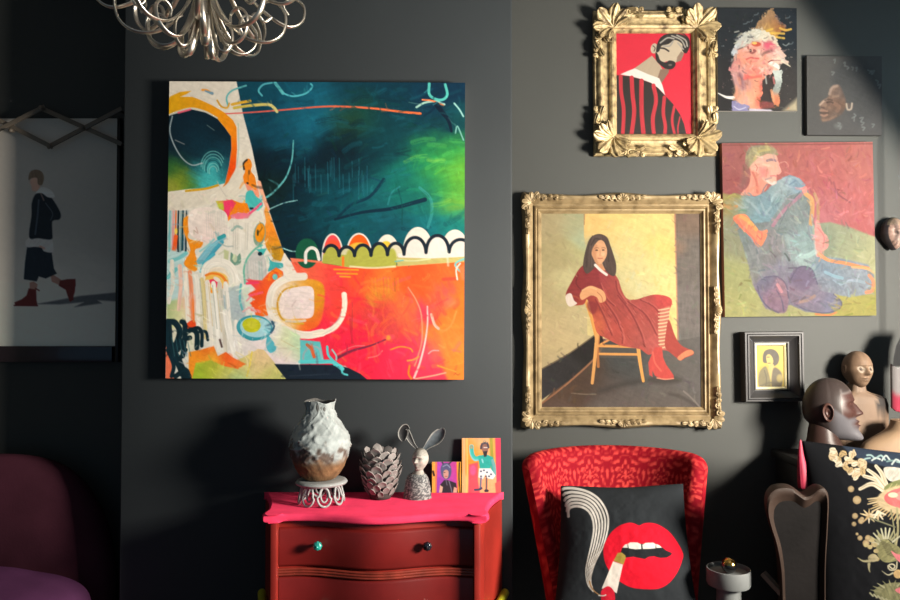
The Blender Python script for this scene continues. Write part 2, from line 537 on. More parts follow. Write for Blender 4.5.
# ------------------------------------------------------------------ the other pictures
def paint_seated_woman():
    p = Paint((541.5, 214), (700.5, 213.5), (700.5, 407), (541.5, 407), 2.2, (180, 168, 128))
    rnd = random.Random(5)
    p.wash([(550, 225, 16, (176, 160, 118)), (575, 225, 12, (170, 170, 130)), (560, 255, 14, (172, 158, 112)), (575, 250, 10, (182, 178, 124)), (582, 240, 8, (168, 182, 150)), (570, 285, 12, (196, 186, 134)), (556, 300, 14, (182, 164, 118)), (555, 335, 16, (196, 174, 126)), (580, 320, 14, (190, 172, 126)), (548, 360, 12, (186, 166, 122))], warp=5, wscale=14, tex=.05)
    p.wash([(592, 222, 12, (226, 186, 110)), (615, 220, 14, (226, 196, 118)), (640, 222, 14, (226, 200, 122)), (665, 225, 14, (222, 196, 120)), (630, 245, 14, (220, 198, 128)), (660, 250, 14, (224, 198, 112)), (635, 265, 12, (208, 196, 136)), (655, 272, 14, (220, 202, 132)), (640, 285, 12, (206, 196, 142)), (670, 290, 12, (228, 206, 132)), (670, 330, 14, (224, 200, 124)), (620, 300, 10, (200, 180, 120)), (592, 260, 14, (190, 184, 140))],
           [(586, 210), (676, 210), (677, 300), (678, 345), (640, 345), (588, 335), (587, 250), (585, 238), (585, 222)], warp=5, wscale=14, tex=.06, soft=1)
    p.stroke([(585.5, 213), (585.2, 226)], 1.0, (150, 110, 80), a=.7)
    for i in range(60):
        x, y = rnd.uniform(590, 672), rnd.uniform(216, 300)
        p.stroke([(x, y), (x + rnd.uniform(-4, 4), y + rnd.uniform(2, 6))], rnd.uniform(1, 3), rnd.choice([(236, 212, 138), (206, 190, 130), (214, 176, 96), (198, 200, 160)]), a=.35, soft=1.5)
    p.wash([(690, 220, 14, (120, 100, 86)), (690, 260, 18, (112, 104, 98)), (692, 310, 18, (116, 108, 104)), (690, 360, 18, (108, 104, 100)), (678, 250, 6, (140, 110, 90))], [(674, 210), (706, 210), (706, 412), (672, 412), (676, 350), (676, 300), (675, 250)], warp=3, tex=.1, ang=1.57)
    p.stroke([(674.5, 213), (676, 300), (677, 345)], 1.6, (190, 130, 100), a=.7)
    # floor, skirting
    p.wash([(560, 395, 14, (89, 67, 53)), (590, 375, 16, (79, 60, 48)), (625, 365, 18, (67, 68, 67)), (660, 370, 16, (96, 91, 86)), (690, 380, 16, (99, 94, 91)), (560, 408, 10, (106, 86, 79)), (620, 400, 18, (99, 89, 84)), (670, 400, 18, (101, 92, 87)), (610, 385, 12, (79, 68, 63))], [(543, 402), (600, 338), (640, 345), (678, 340), (706, 335), (706, 412), (540, 412)], warp=4, tex=.07)
    p.wash([(545, 385, 10, (56, 53, 55)), (565, 370, 10, (49, 46, 46)), (590, 345, 12, (37, 34, 32))], [(541, 369), (570, 353), (601, 331), (604, 341), (592, 360), (570, 379), (541, 400)], warp=2, tex=.08, soft=.9)
    p.stroke([(541, 369.5), (570, 353), (600, 331.5)], 1.2, (111, 94, 72)); p.stroke([(543, 402), (570, 381), (594, 359), (602, 348)], 1.8, (151, 103, 72), dry=.1)
    p.stroke([(572, 392), (585, 393), (596, 393)], 1.2, (116, 99, 82), dry=.2); p.stroke([(600, 390), (620, 384), (640, 380)], 5, (56, 51, 48), a=.5, soft=4)
    p.stroke([(668, 392), (682, 397), (698, 407)], 3.5, (82, 75, 70), a=.8, soft=2); p.stroke([(682, 390), (690, 397), (699, 407)], 1.6, (135, 125, 118), a=.8)
    p.ell(662, 379, 18, 4, (60, 53, 49), soft=4, a=.6)
    p.impasto(520, (3, 7), (1.2, 3), 11, .5, 6)
    # chair
    W_, D_ = (222, 152, 74), (178, 110, 54)
    p.fill([(600, 345), (640, 347), (640, 358), (600, 357)], (92, 84, 76), a=.6)
    p.stroke([(599, 336), (598, 352), (598.5, 366)], 2.6, D_, sm=False)
    p.stroke([(599, 345.5), (638, 346.5)], 2.6, W_, sm=False); p.stroke([(600, 353.5), (637, 354)], 2.4, W_, sm=False); p.stroke([(601, 344), (612, 338)], 2, W_)
    p.stroke([(637.5, 346), (639.5, 362), (642.5, 380)], 3.4, (230, 160, 76), t0=1.1, t1=.8)
    p.stroke([(586, 300), (592, 318), (597, 338)], 3.2, (226, 156, 70))
    p.stroke([(597.5, 334), (595, 360), (592.5, 382)], 3.6, (226, 160, 84), t1=.8)
    # dress
    dress = [(583, 267), (592, 262), (602, 268), (612, 273), (618, 279), (622, 291), (627, 299), (635, 300), (645, 297), (654, 295), (664, 296), (670, 299), (671, 304), (668, 312), (667, 322), (672, 336), (678, 346), (674, 352), (664, 350), (655, 350), (650, 354), (640, 349), (620, 345), (606, 338), (597, 332), (593, 316), (588, 300), (584, 305), (572, 305), (567, 296), (572, 284), (578, 273)]
    p.wash([(583, 275, 10, (140, 44, 44)), (575, 290, 8, (152, 54, 44)), (600, 280, 12, (150, 52, 58)), (612, 285, 10, (162, 68, 60)), (600, 305, 10, (164, 60, 46)), (597, 322, 8, (196, 92, 56)), (615, 310, 12, (158, 64, 58)), (640, 310, 14, (168, 70, 64)), (662, 300, 8, (196, 66, 62)), (640, 335, 12, (168, 76, 68)), (620, 330, 12, (180, 72, 60)), (668, 340, 8, (164, 66, 60)), (655, 345, 8, (190, 86, 80))], dress, sm=True, warp=4, wscale=8, tex=.07, ang=.9, soft=.7)
    for pts in ([(606, 303), (616, 318), (622, 334), (622, 343)], [(596, 300), (604, 316), (612, 335)], [(618, 296), (630, 312), (640, 332), (644, 346)], [(628, 302), (645, 315), (656, 335)], [(640, 300), (652, 306), (660, 315)], [(600, 284), (606, 298), (614, 306)], [(616, 282), (618, 292), (626, 304)]):
        p.stroke(pts, 1.4, (120, 40, 44), a=.6); p.stroke([(x + 1.8, y) for x, y in pts], 1, (206, 110, 96), a=.4)
    for i in range(45):
        x, y = rnd.uniform(600, 660), rnd.uniform(300, 342)
        p.stroke([(x, y), (x + 2.5, y + 3.5)], .9, rnd.choice([(126, 46, 46), (200, 110, 96), (190, 80, 66)]), a=.45)
    p.fill([(583, 270), (592, 263), (598, 270), (600, 290), (590, 296), (580, 300), (573, 304), (567, 296), (572, 284)], (136, 44, 46), sm=True, a=.75, soft=1.5, tex=.1)
    p.stroke([(583, 292), (577, 284), (579, 276)], 1.2, (100, 30, 34), a=.7); p.stroke([(569, 296), (576, 297), (581, 300)], 2, (166, 70, 44), a=.7)
    p.impasto(160, (2, 5), (.8, 1.6), 16, .5, 9, (572, 672, 272, 346), .9)
    # stockings and boots
    p.fill([(660, 309), (669, 306), (667, 330), (668, 349), (659, 349), (657, 330)], (196, 112, 92), soft=.8)
    for k in range(12):
        y = 309 + k * 3.4; p.stroke([(658 - .1 * k * (k < 5), y + 1.2), (663, y + .6), (668.5 - .2 * k, y - .6)], 1.1, (232, 206, 160), a=.9)
    p.fill([(668, 320), (674, 336), (680, 345), (690, 350), (691.5, 354), (684, 357), (679, 359.5), (670, 353), (664, 346), (665, 332)], (172, 66, 56), sm=True, soft=.8); p.fill([(676, 357), (684, 350.5), (690, 349.5), (692, 353), (683, 357), (679, 360)], (218, 130, 88), sm=True)
    p.fill([(654, 347), (661, 346.5), (662, 357), (665, 364), (672, 374), (672.5, 377.5), (661, 378.5), (654, 375), (651.5, 370), (651.5, 376), (648.5, 374), (647.5, 362), (650, 356)], (202, 70, 62), sm=False, soft=.8); p.stroke([(656, 377), (664, 378.3), (672, 377.5)], 1.2, (226, 140, 110)); p.stroke([(652, 352), (654, 362), (660, 370)], 1.6, (232, 104, 84), a=.7)
    p.stroke([(640, 347), (648, 353), (650, 349)], 2.6, (188, 76, 66))
    # cuff, forearm and hand
    p.fill([(567, 296), (572, 294), (575, 301), (578, 304), (571, 307), (567.5, 303)], (222, 204, 190), sm=True); p.fill([(589, 302), (588, 308), (592, 314), (596, 313), (598, 304)], (128, 40, 44), sm=True, soft=2, a=.7)
    p.fill([(580.5, 296), (584, 290), (591, 286.5), (598, 288.5), (604, 292), (606.5, 299), (604.5, 302), (600, 303), (597.5, 298), (592, 296), (586, 299), (582.5, 300.5)], (222, 158, 106), sm=True, soft=.8); p.stroke([(598, 293), (602, 297), (603, 302)], .9, (170, 104, 70), a=.8); p.stroke([(583, 291), (590, 288), (597, 290)], 1.2, (240, 186, 130), a=.8)
    # hair, face, collar
    hair = [(596, 236), (602, 235.5), (608, 239), (611, 247), (614, 256), (616.5, 266), (615.5, 276), (611, 276), (605, 270), (601, 262), (592, 272), (587, 274.5), (584, 268), (585, 258), (588, 246), (591, 239.5)]
    p.fill(hair, (82, 66, 60), sm=True, soft=.8, tex=.1, ang=1.4)
    for k in range(8): p.stroke([(598 + (k - 4) * 1.2, 237), (597 + (k - 4) * 2.2, 252), (598 + (k - 4) * 2.8, 268)], .7, rnd.choice([(110, 92, 84), (58, 46, 44)]), a=.6)
    p.fill([(595, 262), (601, 262), (606, 271), (602, 272)], (206, 140, 96), soft=.8); p.stroke([(596, 266), (601, 271), (607, 275.5)], 2.6, (232, 222, 212)); 
    p.fill([(592.5, 254), (595, 247), (600, 241.5), (604.5, 243), (607.5, 250), (607, 257), (603.5, 263), (600, 265), (596, 262.5), (593.5, 258)], (222, 164, 118), sm=True, soft=.7)
    p.fill([(592.5, 254), (595, 247), (598, 246), (597, 258), (599, 264), (596, 262.5)], (196, 132, 92), sm=True, soft=1.5, a=.7)
    p.ell(597.4, 251.4, 1.5, .75, (84, 60, 50), a=.9, soft=.6); p.ell(603.8, 251.2, 1.4, .75, (84, 60, 50), a=.9, soft=.6); p.stroke([(595.3, 249.6), (597.4, 248.8), (599.4, 249.4)], .6, (130, 92, 72), a=.8); p.stroke([(602.4, 249.2), (604.2, 248.7), (606, 249.6)], .6, (130, 92, 72), a=.8)
    p.stroke([(600.6, 251), (600.9, 255), (600.2, 256.3), (602, 256.5)], .6, (182, 122, 92), a=.8); p.stroke([(598.6, 259.3), (600.8, 259.6), (603, 259.2)], .9, (176, 92, 78), a=.9); p.ell(603.5, 255, 2, 2, (232, 180, 136), soft=1.5)
    p.stroke([(592, 246), (596, 240), (600, 240.5)], 1.6, (70, 56, 52)); p.stroke([(606, 243), (609, 252), (609, 262)], 1.8, (74, 60, 54))
    return p

def paint_red_portrait():
    p = Paint((616, 34), (691, 33), (692, 134), (617, 134), 2.6, (222, 44, 66))
    p.wash([(640, 60, 40, (224, 46, 68)), (680, 100, 40, (220, 40, 64))], tex=.02)
    p.fill([(634.5, 69.5), (652, 56.5), (660, 66), (663, 71), (657, 79.5), (648, 76.5)], (190, 172, 148), tex=.02)
    p.fill([(657, 79.5), (660, 70), (669, 68), (668, 73), (661, 83.5)], (140, 112, 96), tex=.02)
    p.fill([(655, 54), (657, 46), (661, 42), (672, 38), (680, 40), (684, 47), (682, 54), (677, 58), (675, 63), (666, 62), (661, 64)], (206, 190, 166), tex=.02, sm=True)
    p.fill([(676, 58), (680, 52), (683, 54), (680, 61), (675.5, 63)], (150, 124, 108), tex=.02)
    p.ell(654, 49.5, 3.3, 5, (206, 190, 166), rot=.2); p.stroke([(653, 47), (655, 49), (654, 52)], .9, (90, 74, 66))
    p.fill([(657, 45), (661, 38), (668, 35), (680, 35.5), (687, 40), (688.5, 46), (685, 54), (681, 51), (681, 45), (674, 41), (668, 45), (661, 47), (659, 52), (656, 53)], (46, 42, 42), sm=True, tex=.03)
    for pts in ([(660, 44), (667, 39), (673, 40)], [(671, 37), (680, 41), (684, 48)], [(676, 36.5), (684, 41), (686, 47)], [(663, 47), (669, 47), (672, 42.5)], [(677, 44), (682, 50)]): p.stroke(pts, 1.5, (170, 166, 158), tex=.02)
    p.stroke([(669, 34.5), (680, 34), (687, 40), (687.5, 48)], 1.1, (40, 36, 38)); p.stroke([(659, 49), (664, 49.5), (668, 52)], 1.5, (46, 40, 40))
    p.fill([(655.5, 53), (658, 56), (660, 61), (665, 63), (669, 61), (674, 62.5), (674.5, 66), (671, 69.5), (665, 69), (660, 65.5), (656, 61)], (44, 40, 40), sm=True, tex=.03); p.ell(669.5, 65.5, 1.8, 1, (110, 100, 94))
    p.fill([(621.5, 75), (629, 71.5), (635.5, 69), (648, 74.5), (659, 78.5), (662, 85), (664.8, 95), (658, 88), (651, 83), (640, 79), (630, 76.5)], (238, 234, 228), sm=False, tex=.02)
    body = [(614, 75.5), (630, 76.5), (640, 79), (651, 83), (658, 88), (664.8, 95.5), (672, 103), (679, 113.5), (683, 123), (686, 137), (614, 137)]
    p.fill(body, (48, 42, 40), tex=.04, ang=1.5)
    for pts, w_ in (([(622, 77), (622.5, 92), (625, 110), (624, 137)], 3.6), ([(632.5, 78), (633.5, 95), (635, 112), (632, 137)], 4), ([(642, 81), (642, 98), (642.5, 115), (644.5, 137)], 4.2), ([(653.5, 85.5), (656, 100), (653, 118), (654.5, 137)], 3.8), ([(664, 97), (663, 112), (665, 125), (664, 137)], 3.4), ([(673.5, 106), (671.5, 120), (675, 137)], 2.6), ([(679, 116), (677, 127), (678, 137)], 1.4)):
        p.stroke(pts, w_, (200, 52, 64), tex=.04)
    return p

def paint_flame_head():
    p = Paint((716.5, 8), (797, 8), (797, 110.5), (716.5, 110.5), 2.4, (40, 42, 48))
    p.wash([(730, 20, 30, (38, 44, 50)), (790, 30, 25, (34, 42, 50)), (780, 90, 25, (60, 58, 58)), (725, 90, 25, (46, 46, 48))], tex=.06)
    rnd = random.Random(9)
    p.fill([(797, 98), (790, 104), (782, 111), (798, 111)], (176, 166, 140), soft=5)
    # flame
    p.wash([(768, 14, 8, (168, 134, 100)), (762, 26, 9, (150, 118, 92)), (775, 26, 7, (150, 106, 74)), (782, 30, 6, (150, 96, 60)), (768, 33, 8, (216, 176, 88))], [(767, 9), (774, 8), (774, 17), (778, 20), (780, 24), (790, 29), (782, 32), (776, 38), (758, 38), (752, 30), (758, 22), (763, 16)], soft=3, warp=3, tex=.12, ang=1.3, rag=2)
    p.stroke([(776, 16), (779, 22), (785, 26)], 3, (150, 120, 110), a=.6, dry=.3)
    for pts in ([(764, 34), (774, 33), (784, 33.5)], [(766, 36), (776, 37), (784, 38)], [(780, 28), (786, 30), (791, 29)], [(766, 31), (772, 29)]): p.stroke(pts, 2.2, (222, 182, 84), a=.85, dry=.25)
    # white hair
    p.wash([(755, 34, 10, (206, 206, 192)), (742, 40, 8, (192, 196, 190)), (735, 52, 7, (178, 186, 194)), (764, 40, 9, (220, 208, 186))], [(740, 36), (748, 30), (757, 28), (768, 32), (776, 38), (778, 46), (768, 44), (752, 43), (742, 50), (733, 58), (730, 52), (736, 42)], soft=3, warp=3, rag=2, tex=.1)
    for i in range(22):
        x, y = rnd.uniform(738, 764), rnd.uniform(30, 44); p.stroke([(x, y), (x - rnd.uniform(2, 6), y + rnd.uniform(1, 4))], 1.3, rnd.choice([(226, 226, 216), (170, 176, 176), (200, 196, 176)]), a=.6, dry=.2)
    # face and neck
    p.wash([(750, 52, 8, (220, 160, 146)), (770, 44, 7, (206, 100, 120)), (780, 52, 8, (222, 190, 174)), (760, 52, 6, (230, 180, 160)), (745, 62, 8, (226, 150, 122)), (762, 64, 9, (236, 172, 150)), (735, 66, 6, (196, 130, 130)), (755, 72, 8, (226, 126, 116)), (778, 64, 7, (226, 200, 184)), (742, 72, 7, (206, 160, 160))],
           [(740, 48), (752, 42), (765, 42), (776, 44), (783, 52), (788, 62), (780, 66), (776, 74), (765, 78), (748, 80), (738, 82), (734, 74), (728, 70), (732, 60)], soft=3, warp=3, tex=.07, rag=1.5)
    p.wash([(738, 80, 6, (196, 150, 146)), (745, 84, 6, (170, 130, 134)), (755, 82, 8, (240, 164, 132)), (762, 86, 5, (226, 86, 76)), (752, 98, 8, (240, 170, 136)), (742, 98, 7, (206, 166, 150)), (760, 100, 5, (206, 90, 80)), (735, 95, 5, (196, 140, 110))],
           [(730, 70), (742, 74), (762, 74), (766, 80), (764, 92), (761, 110), (750, 109), (738, 104), (732, 98), (735, 90), (732, 80)], soft=2.5, warp=2, tex=.07, ang=1.5)
    p.fill([(744, 74), (752, 76), (760, 74), (764, 70), (762, 77), (748, 79), (742, 80)], (226, 96, 92), soft=2, a=.75)
    p.ell(740, 80, 2.5, 8, (130, 90, 100), rot=-.2, soft=3, a=.8)
    p.stroke([(746, 59.2), (750, 57.6), (753, 58), (758, 58.4)], 2.6, (196, 62, 72), a=.85, soft=1.8, t0=.5, t1=.5); p.stroke([(747, 61.6), (751, 62), (756, 60.8)], 2, (232, 130, 116), a=.7, soft=1.8)
    p.stroke([(747, 45), (748.5, 51), (752, 53), (755, 51)], 2, (150, 84, 80), a=.8); p.ell(750, 50.5, 1.2, 1.6, (80, 50, 50)); p.ell(753.5, 50, 1.0, 1.2, (130, 60, 60))
    p.ell(756, 44, 4.6, 2.4, (196, 86, 70), soft=1.2); p.ell(754, 43, 2.6, 1.4, (232, 190, 110)); p.stroke([(737, 49.5), (743, 47), (748, 44.5)], 1.6, (120, 104, 100), a=.8)
    p.stroke([(761.5, 54.6), (766, 52.2), (771, 50.4)], 2.8, (112, 82, 78), a=.7, dry=.25, soft=2); p.ell(769, 44.5, 4, 4, (214, 90, 116), soft=3, a=.8)
    p.stroke([(778, 58), (784, 62), (790, 66)], 3.2, (226, 214, 190), a=.95, t1=.3); p.stroke([(776, 50), (782, 56), (785, 62)], 2.4, (216, 196, 186), a=.7, dry=.2)
    p.stroke([(770, 63), (774, 64), (778, 67)], 4, (238, 234, 226)); p.stroke([(768, 62), (772, 60), (780, 60)], 1.2, (150, 80, 80))
    for i in range(90):                                 # broken, wispy brushwork over the face and its edges
        t = rnd.uniform(0, 2 * pi); k = rnd.uniform(.3, 1.12)
        x, y = 757 + 24 * k * cos(t), 57 + 21 * k * sin(t)
        c = rnd.choice([(236, 180, 160), (226, 130, 116), (206, 150, 150), (236, 226, 212), (180, 110, 110), (214, 196, 190), (150, 120, 126)])
        if k > .85: c = rnd.choice([(196, 196, 190), (60, 58, 62), (46, 48, 54), (210, 170, 160)])
        a = rnd.uniform(-.5, 2.4); l = rnd.uniform(2, 6)
        p.stroke([(x, y), (x + l * cos(a) * .5, y + l * sin(a) * .5 + .6), (x + l * cos(a), y + l * sin(a))], rnd.uniform(1, 2.6), c, a=.5, dry=.35, soft=1.3, t1=.4)
    for i in range(40):
        x, y = rnd.uniform(733, 766), rnd.uniform(76, 106)
        c = rnd.choice([(240, 176, 146), (214, 130, 120), (176, 140, 146), (232, 150, 124), (150, 96, 96)])
        p.stroke([(x, y), (x + rnd.uniform(-1, 1), y + rnd.uniform(3, 9))], rnd.uniform(1, 3), c, a=.4, dry=.35, soft=1.4)
    # gap and pale lock
    p.fill([(763, 79), (767, 74), (776, 72), (776, 82), (772, 92), (771, 104), (760, 106)], (62, 54, 54), soft=2, rag=1)
    p.wash([(779, 75, 6, (196, 206, 200)), (779, 88, 6, (150, 160, 156)), (777, 98, 5, (206, 130, 96))], [(772, 70), (782, 69), (782, 80), (779, 92), (778.5, 106), (772, 103), (771, 92), (775, 82)], soft=1.5, rag=1, warp=2)
    p.stroke([(773, 77), (774, 83)], 2, (190, 110, 110), a=.8); p.stroke([(771, 90), (773, 100)], 2.6, (230, 160, 120), a=.8); p.stroke([(765, 76), (766, 83)], 1.6, (190, 196, 190), a=.7); p.fill([(758, 100), (772, 102), (774, 107), (760, 109)], (140, 74, 70), soft=2, a=.8)
    p.fill([(731, 100), (740, 103), (748, 106), (748, 112), (731, 112)], (140, 136, 176), soft=1.6, rag=1); p.stroke([(733, 106), (738, 109), (745, 107)], 1, (206, 206, 226), a=.8); p.fill([(748, 108), (770, 109), (775, 112), (748, 112)], (196, 190, 206), soft=1.5)
    p.stroke([(717, 93), (722, 95.5), (726, 97), (732, 97.5)], 3.2, (228, 228, 226), t0=.3, t1=1.1, dry=.05)
    for (x, y) in ((748, 22), (754, 15), (786, 18), (789, 44), (743, 24)): p.stroke([(x, y), (x + 3, y - .5), (x + 4, y - 2)], 1.2, (110, 124, 130), a=.6)
    p.stroke([(783, 44), (786, 45.5), (789, 43)], 1.2, (150, 160, 160), a=.7)
    p.impasto(170, (2, 5), (.8, 2), 20, .5, 3, (728, 784, 14, 110))
    return p

def paint_faint_face():
    p = Paint((807, 56), (882, 56), (882, 135), (807, 135), 2.2, (78, 78, 78))
    p.wash([(820, 70, 40, (80, 80, 79)), (870, 120, 40, (78, 78, 79))], tex=.03)
    rnd = random.Random(4)
    p.wash([(850, 80, 26, (66, 68, 70)), (860, 105, 22, (70, 71, 72))], [(832, 84), (834, 70), (848, 61), (866, 64), (877, 78), (879, 98), (872, 116), (858, 124), (848, 112), (843, 100), (840, 88)], sm=True, soft=8, tex=.08, a=.8)
    face = [(828.5, 96), (830, 89), (834, 85), (839, 85), (842, 90), (845.5, 99), (846, 107), (842, 114), (836, 118), (829, 121), (822.5, 122), (820.5, 119), (821.5, 116.5), (819.8, 114.5), (821, 112.5), (819.4, 110.5), (820.6, 108), (818.6, 105.5), (821.5, 101.5), (824.6, 99.5), (827, 98)]
    p.wash([(833, 90, 7, (128, 106, 94)), (840, 92, 6, (96, 82, 76)), (823, 105, 5, (126, 104, 92)), (832, 104, 7, (112, 88, 76)), (841, 106, 6, (104, 82, 70)), (828, 117, 6, (104, 86, 76)), (838, 115, 6, (90, 78, 72))], face, soft=2.2, a=.95, warp=3, tex=.14)
    for pts, w_, c, al in (([(829.5, 94), (832, 88), (837, 86)], 2.6, (160, 140, 128), .6), ([(820, 105), (823.5, 101.5), (826.5, 100)], 1.8, (186, 162, 146), .7), ([(825, 100.5), (829, 99.5), (832, 100.5)], 1.2, (58, 50, 48), .8), ([(827, 102.6), (830, 102), (833, 103)], 1.1, (48, 42, 42), .8), ([(833, 97), (838, 96)], 2.4, (142, 118, 106), .5),
                           ([(820.2, 110.8), (823.5, 110.6), (827, 111.4)], 1.4, (160, 122, 110), .7), ([(820.8, 113), (824, 113.2), (828, 113)], .8, (54, 46, 44), .8), ([(821, 115.2), (824, 116), (827, 115)], 1.6, (172, 132, 118), .7), ([(823, 120.5), (829, 119.5), (836, 116)], 2.2, (140, 112, 98), .5), ([(835, 104), (839, 107), (837, 111)], 4, (134, 104, 90), .5), ([(846.5, 104), (847.5, 109.5), (851, 109), (852, 103.5)], 1.7, (196, 176, 158), .8), ([(848.5, 104), (849.5, 107)], 1.4, (110, 90, 80), .8), ([(821.5, 107.6), (824, 108.2)], 1, (60, 50, 48), .8)):
        p.stroke(pts, w_, c, a=al, dry=.1, soft=1.6)
    for (x, y) in ((834, 60), (844, 63), (846, 66), (852, 67), (856, 68), (868, 70), (872, 71), (876, 80), (878, 85), (832, 72), (852, 118), (861, 122), (838, 126), (862, 127), (872, 124), (854, 114), (871, 71), (838, 123), (860, 118)):
        p.stroke([(x, y), (x + rnd.uniform(1, 3), y + rnd.uniform(-1, 2)), (x + rnd.uniform(0, 2), y + 3)], 1.6, (118, 122, 124), a=.55, dry=.2)
    p.ell(838, 126, 4, 3, (104, 106, 106), soft=3, a=.6)
    return p

def paint_reclining_man():
    p = Paint((723, 144), (873, 141), (876, 315), (724, 317.5), 1.9, (170, 96, 96))
    rnd = random.Random(8)
    p.wash([(735, 155, 16, (158, 92, 90)), (735, 190, 16, (152, 82, 82)), (790, 155, 20, (170, 98, 94)), (830, 160, 22, (176, 98, 96)), (860, 165, 18, (182, 108, 102)), (835, 190, 16, (178, 98, 100)), (860, 200, 18, (184, 100, 100)), (830, 212, 16, (176, 104, 112)), (860, 225, 14, (182, 98, 100)), (810, 180, 14, (170, 92, 90))], warp=7, wscale=16, tex=.05, ang=1.2)
    for i in range(80):
        x, y = rnd.uniform(790, 870), rnd.uniform(148, 226); p.stroke([(x, y), (x + rnd.uniform(-4, 4), y + rnd.uniform(3, 10))], rnd.uniform(2, 5), rnd.choice([(190, 116, 114), (166, 88, 90), (186, 110, 120)]), a=.3, dry=.4, soft=1.5)
    p.stroke([(834, 182), (837, 192), (842, 197), (850, 202)], 1.6, (130, 76, 84), a=.6)
    # couch
    p.wash([(735, 240, 16, (134, 136, 110)), (740, 280, 18, (154, 156, 104)), (735, 305, 16, (166, 164, 104)), (850, 240, 16, (146, 152, 124)), (825, 240, 10, (130, 140, 120)), (868, 250, 14, (172, 172, 130)), (850, 305, 14, (164, 158, 84)), (780, 312, 14, (160, 158, 110)), (730, 200, 10, (146, 132, 80))], [(720, 193), (732, 196), (745, 205), (760, 230), (800, 232), (815, 224), (830, 222), (850, 227), (868, 234), (880, 238), (880, 320), (720, 320)], soft=2, warp=6, tex=.06)
    # trousers (blue grey)
    p.wash([(745, 235, 10, (112, 124, 126)), (752, 260, 12, (122, 128, 130)), (770, 250, 12, (124, 122, 126)), (790, 215, 12, (118, 130, 132)), (800, 245, 12, (130, 152, 154)), (780, 275, 12, (126, 124, 140)), (805, 262, 8, (150, 172, 170)), (830, 270, 14, (122, 138, 154)), (855, 280, 14, (136, 146, 158)), (790, 285, 12, (116, 110, 128)), (765, 290, 10, (126, 116, 138)), (750, 275, 8, (130, 130, 126)), (820, 290, 12, (126, 128, 142))],
           [(733, 217), (745, 235), (752, 215), (770, 212), (785, 200), (797, 190), (808, 190), (813, 206), (813, 235), (816, 256), (840, 258), (868, 264), (874, 275), (872, 293), (850, 297), (834, 294), (840, 306), (832, 313), (805, 312), (790, 305), (783, 306), (775, 312), (765, 309), (758, 296), (752, 285), (748, 265), (742, 245)], soft=1.6, warp=5, wscale=10, tex=.1, ang=1.2)
    for i in range(120):
        x, y = rnd.uniform(748, 868), rnd.uniform(205, 300)
        if x > 812 and y < 262: continue
        if y < 215 and x < 775: continue
        a = rnd.choice([1.1, 1.9, .3]) + rnd.uniform(-.3, .3); l = rnd.uniform(4, 10)
        p.stroke([(x, y), (x + l * cos(a), y + l * sin(a))], rnd.uniform(1, 2.4), rnd.choice([(150, 160, 160), (104, 104, 120), (140, 140, 150), (146, 166, 168), (128, 118, 130)]), a=.45, dry=.2, soft=1.2)
    # shirt
    p.wash([(735, 207, 8, (140, 140, 104)), (748, 205, 9, (122, 146, 152)), (765, 205, 10, (112, 140, 152)), (780, 195, 9, (132, 152, 158)), (795, 183, 8, (120, 146, 164)), (760, 220, 8, (114, 146, 158)), (735, 195, 7, (160, 134, 84)), (785, 185, 7, (150, 166, 172))],
           [(724, 198), (735, 194), (745, 196), (755, 197), (766, 192), (776, 182), (790, 175), (800, 178), (806, 185), (802, 192), (790, 196), (780, 208), (770, 222), (755, 224), (745, 214), (735, 216), (727, 210)], soft=1.2, warp=4, wscale=8, tex=.1)
    for pts in ([(735, 203), (742, 208), (748, 208)], [(747, 201), (754, 206), (760, 214)], [(785, 180), (795, 178), (803, 184)], [(772, 200), (778, 192), (785, 190)], [(760, 200), (764, 210)], [(765, 215), (772, 207)]): p.stroke(pts, 2, (160, 176, 182), a=.5, dry=.3, soft=1.6)
    p.stroke([(725, 206), (731, 209), (737, 207)], 3, (206, 130, 70), a=.6, dry=.3); p.stroke([(725, 200), (733, 197), (740, 198)], 3, (150, 144, 70), a=.6, dry=.3)
    p.stroke([(773, 226), (783, 212), (796, 200), (804, 193)], 3.4, (176, 116, 140), a=.75, dry=.15); p.stroke([(800, 192), (790, 205), (780, 225), (776, 240)], 1, (90, 96, 110), a=.6)
    # arm
    p.fill([(733, 219), (739, 215), (747, 216), (754, 226), (761, 232), (767, 230), (767, 236), (761, 247), (756, 246), (749, 236), (740, 228)], (222, 128, 92), sm=True, soft=1, tex=.1); p.stroke([(741, 217), (749, 222), (756, 230)], 4, (226, 156, 84), a=.8); p.stroke([(736, 220), (746, 231), (757, 244)], 2.4, (222, 100, 84), a=.8); p.stroke([(757, 236), (761, 240), (762, 234)], 1, (170, 90, 90), a=.8)
    # right knee lights and hand
    p.stroke([(806, 194), (812, 200), (812, 214), (811, 224)], 4.5, (206, 152, 96), a=.9, dry=.1); p.stroke([(815, 194), (818, 204), (818, 222)], 3, (166, 148, 100), a=.7, dry=.2); p.ell(805, 190, 2.5, 3.5, (232, 140, 130))
    p.fill([(815, 223), (819, 221), (822, 230), (828, 238), (828, 247), (822, 252), (822, 256), (815, 254)], (214, 142, 136), sm=True, soft=1, tex=.08); p.stroke([(818, 228), (824, 237), (823, 247)], 1, (186, 100, 104), a=.7)
    p.stroke([(819, 254), (828, 260), (845, 263), (858, 266), (868, 268)], 3.4, (222, 138, 84), a=.9, dry=.12); p.stroke([(869, 275), (873, 281), (872, 290), (866, 292)], 3.5, (224, 142, 104), a=.9, dry=.15)
    p.stroke([(852, 267), (866, 268), (873, 272)], 2.4, (226, 170, 110), a=.7, dry=.2); p.stroke([(825, 272), (834, 276), (842, 278)], 3, (136, 176, 196), a=.7, dry=.2); p.stroke([(840, 284), (852, 280), (864, 282)], 3, (150, 172, 186), a=.6, dry=.2)
